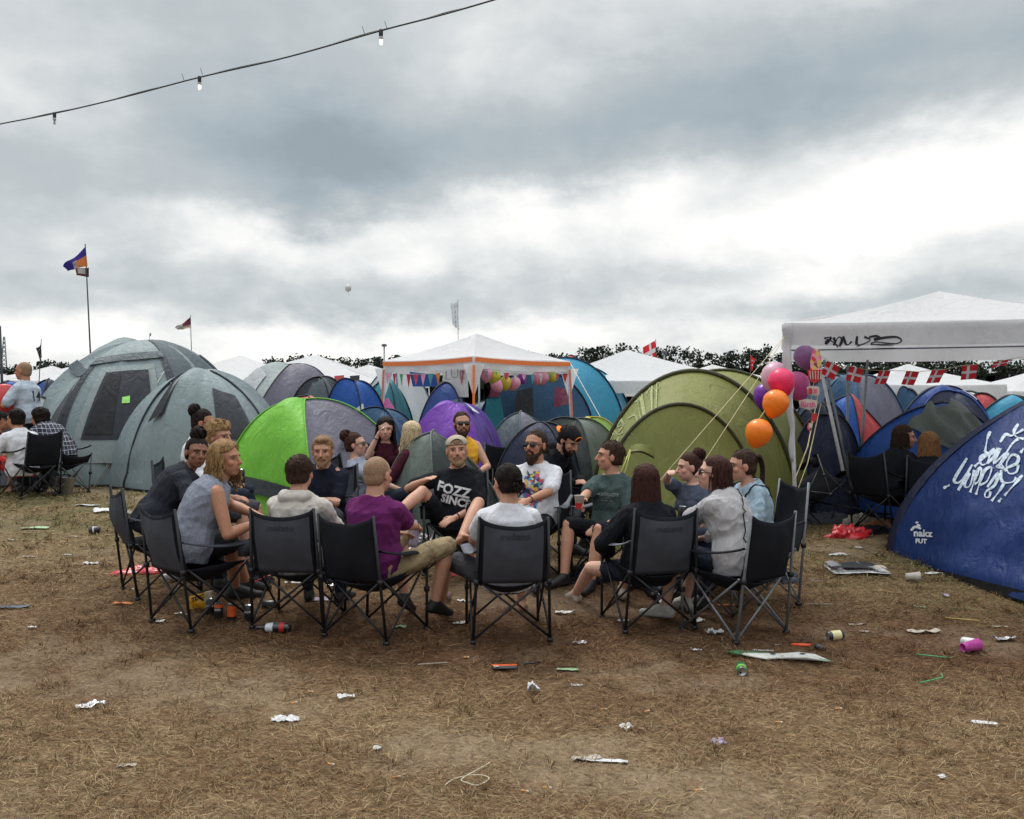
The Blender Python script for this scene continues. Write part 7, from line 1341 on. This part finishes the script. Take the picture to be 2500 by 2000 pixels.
# bottle lying
t = thing('soda_bottle', 'dark cola bottle with white label lying in front of the cream hooded man', 'bottle', lay(626, 1545, .036), R(-4)); m = MB(); m.lathe([(.006, .0), (.016, .0), (.016, .022), (.015, .03), (.026, .065), (.034, .10), (.034, .225), (.028, .245), (.005, .25)], (0, 0, 0), (1, 0, .02), 22); m.build('bottle', M('dark_glass', (.012, .011, .014), rough=.12, bump=0, spec=.7), t); m = MB(); m.lathe([(.0282, .07), (.0345, .10), (.0347, .125)], (0, 0, 0), (1, 0, .02), 22, cap=False); m.build('label_band', M('white_label', (.50, .53, .58), rough=.4, var=.2, sc_=50, bump=0), t)
m = MB(); m.lathe([(.0347, .17), (.0347, .205)], (0, 0, 0), (1, 0, .02), 22, cap=False); m.build('label_band', C_RED, t); m = MB(); m.lathe([(.0172, -.004), (.0172, .018)], (0, 0, 0), (1, 0, .02), 14); m.build('bottle_cap', C_BLK, t)
# tobacco pouch with black stick
t = thing('tobacco_pouch', 'orange and black pouch lying in the centre foreground', 'pouch', lay(1234, 1636, .006), R(4)); g = np.array([[np.array([.155*(u-.5)-.01*v, .07*(v-.3), .006+.016*math.sin(3.1*v)]) for v in np.linspace(0, 1, 8)] for u in np.linspace(0, 1, 10)]); MB().grid(g, mfun=lambda i, j: 1 if j < 2 or (j == 4 and i > 2) else 0).build('pouch_skin', [M('pouch_orange', (.68, .10, .02), rough=.35, spec=.5, bump=.2, bsc=60), C_BLK], t, solid=.008); m = MB(); m.box((-.052, -.012, .022), (.018, .014, .002)); m.build('white_label', PAP, t)
t = thing('black_stick', 'short black stick right of the orange pouch', 'stick', lay(1295, 1624, .008)); MB().tube([(-.05, 0, 0), (.06, .02, .006)], .006, 6).build('stick', C_BLK, t)
# torn cardboard box
CBW = M('box_white', (.52, .52, .49), rough=.6, var=.06, sc_=40, bump=.08); CBG = M('box_green', (.06, .16, .07), rough=.6, var=.2, bump=.05)
t = thing('torn_box', 'flattened white and green drinks box with torn handle holes', 'cardboard', lay(1915, 1612, .01), R(-6)); ol = [(-.27, -.02), (-.20, -.035), (-.12, -.05), (-.05, -.030), (.02, -.06), (.12, -.085), (.22, -.09), (.285, -.062), (.24, -.01), (.20, .035), (.10, .05), (-.02, .06), (-.16, .062), (-.245, .055)]
def plate(ol, z0, z1, mat, nm, par): n_ = len(ol); zf = lambda x, y: .012*math.sin(x*14)+.010*abs(math.sin(y*22+x*4)); m = MB(); m.add([(x, y, z1+zf(x, y)) for x, y in ol]+[(x, y, z0+zf(x, y)) for x, y in ol], [tuple(range(n_))[::1], tuple(range(2*n_-1, n_-1, -1))]+[(i, n_+i, n_+(i+1) % n_, (i+1) % n_) for i in range(n_)]); return m.build(nm, mat, par, smooth=False)
plate(ol, .006, .012, CBW, 'white_panel', t); plate([(-.36, .075), (-.28, .10), (-.02, .10), (.0, .065), (-.16, .064), (-.26, .05), (-.24, .0), (-.31, .005)], .0, .006, CBG, 'green_panel', t); plate([(.20, -.092), (.295, -.075), (.29, -.055), (.23, -.060)], .014, .018, M('box_green_light', (.13, .38, .18), bump=0), 'green_corner', t)
for x, y in ((-.07, .012), (.12, .025)): m = MB(); m.ell((x, y, .030), (.020, .009, .003)); m.build('handle_hole', C_BLK, t)
me = text_mesh('TUBORG', .034, bold=.001); v = mesh_np(me); set_np(me, np.stack([v[:, 0]-.12, v[:, 1]+.083, v[:, 0]*0+.030], 1)); obj('lettering', me, PAP, t, False)
t = thing('orange_tube', 'bright orange plastic tube behind the torn box', 'tube', lay(1956, 1580, .014)); MB().tube([(-.062, .012, 0), (.062, -.012, 0)], .011, 10).build('tube', M('orange_plastic', (.72, .10, .03), rough=.35, bump=0), t)
t = thing('black_cap_ball', 'small black rounded bottle top behind the torn box corner', 'bottle top', lay(2002, 1590, .022)); MB().cone((-.014, .01, .004), .022, (.020, -.006, -.002), .019, 14).build('top', C_BLK, t)
cup(lay(2384, 1588, .040), (-1, -.35, -.06), 'bright pink plastic cup lying on its side at the right', CUPP, r0=.028, r1=.028) if False else cup(lay(2382, 1590, .034)+[.03, .02, .006], (-1, -.30, -.10), 'bright pink plastic cup lying on its side at the right', CUPP, r0=.041, r1=.027, h=.13)
cup(lay(2212, 1418, .034), (1, -.1, .02), 'white paper cup lying right of the newspaper', CUPW); cup(lay(1095, 1462, .03), (-.3, -1, .02), 'clear pinkish cup lying inside the circle near the boots', M('clear_pink_cup', (.5, .36, .36), rough=.2, bump=0, transl=.5)); cup(lay(1157, 1398, .06), (.7, -.6, -.2), 'white cup tipped over inside the circle', CUPW)
# straws
GST = M('green_straw', (.06, .35, .14), rough=.4, bump=0)
for a_, b_, lb, m_ in (((2236, 1602), (2325, 1612), 'green straw left of the pink cup', GST), ((2246, 1672), (2302, 1660), 'bent green straw below the pink cup', GST), ((2308, 1512), (2392, 1520), 'yellow straw at the right of the field', M('yellow_straw', (.55, .42, .12), bump=0)), ((1972, 1478), (2035, 1480), 'pale straw right of the rightmost chair', PAPD), ((1020, 1627), (1092, 1623), 'long dry stalk in the centre foreground', PAPD)):
    A_, B__ = lay(*a_, .012), lay(*b_, .014); t = thing('drinking_straw', lb, 'straw', A_, 0, 'drinking straws'); L = [(0, 0, 0), tuple(B__-A_)]
    if 'bent' in lb: L.append(tuple(B__-A_+[.005, .03, .015]))
    MB().tube(L, .0038, 6).build('straw', m_, t)
t = thing('wire_loop', 'pale cord loop lying in the bottom foreground', 'cord', lay(1150, 1912, .010)); L = [lay(x, y, .012)-np.array(t.location) for x, y in ((1086, 1924), (1110, 1908), (1160, 1898), (1194, 1906), (1168, 1924), (1140, 1918), (1128, 1908), (1180, 1878), (1196, 1868))]; MB().tube(smoothline(L, 5), .0028, 5).build('loop', M('cream_wire', (.50, .45, .33), bump=0), t)
# newspaper
t = sheet('newspaper', 'open newspaper page with a black photo block on the grass', 'newspaper', 2092, 1395, .50, .34, -3, PAP, .015, seed=400, cut=.1, tiltx=.04); INKB = M('news_ink', (.02, .022, .028), rough=.7, var=.3, sc_=80, bump=0); GRT = M('news_text', (.22, .22, .24), rough=.7, var=.3, sc_=300, bump=0)
for x, y, w_, d_, m_ in ((.02, .03, .30, .17, INKB), (-.19, .05, .09, .20, GRT), (.03, .03, .05, .16, GRT), (-.08, -.11, .30, .05, INKB), (.17, -.10, .10, .08, PAPD)):
    g = np.array([[np.array([x+w_*(u-.5), y+d_*(v-.5), .040+.012*math.sin(u*3)+.012*v]) for v in (0, .5, 1)] for u in np.linspace(0, 1, 6)]); MB().grid(g).build('printed_block', m_, t, False)
# cigarette ends
r = random.Random(8)
for i, (x, y) in enumerate([(757, 1692), (716, 1720), (807, 1870), (966, 1902), (1280, 1936), (1335, 1928), (1578, 1741), (1561, 1783), (1704, 1934), (1472, 1736), (1137, 1608), (2046, 1734), (1900, 1767)]):
    wh = ['left of the torn white scrap', 'below and left of the torn white scrap', 'near the bottom left tuft', 'below the dark straw patch', 'right of the cord loop', 'far right of the cord loop', 'above the twisted scrap', 'beside the twisted scrap', 'near the bottom edge middle', 'on bare earth in the middle', 'left above the orange pouch', 'on the bare earth lower right', 'on the pale patch lower right'][i]
    t = thing('cigarette_end', 'cigarette end '+wh, 'cigarette end', lay(x, y, .008), r.uniform(-.6, .6), 'cigarette ends'); MB().tube([(-.016, 0, 0), (.012, 0, .002)], .0042, 7).build('filter', BUTT, t); MB().tube([(.012, 0, .002), (.022, 0, .002)], .0042, 7).build('burnt_paper', WHP, t)
# folded broken chair under the canopy
make_chair(tuple(gpt(*xy(2022, 10.0))), R(150), 'collapsed grey camping chair lying among bags under the canopy', back=GRY, seat=GRY, arm=BLK, seed=77, h=.8, cscale=.92)
t = [o for o in COL.objects if o.name.startswith('camping_chair')][-1]; t.rotation_euler = (R(38), R(-22), -R(150)); t.location.z += .16
# metal bucket by the checked shirt
t = thing('metal_bucket', 'small shiny metal bucket beside the checked shirt chair', 'bucket', gpt(*xy(160, 12.6))); MB().lathe([(.08, 0), (.12, .24), (.125, .245), (.115, .24), (.075, .01)], (0, 0, .0), (.1, -.1, 1), 20, cap=False).build('bucket', ALU, t)
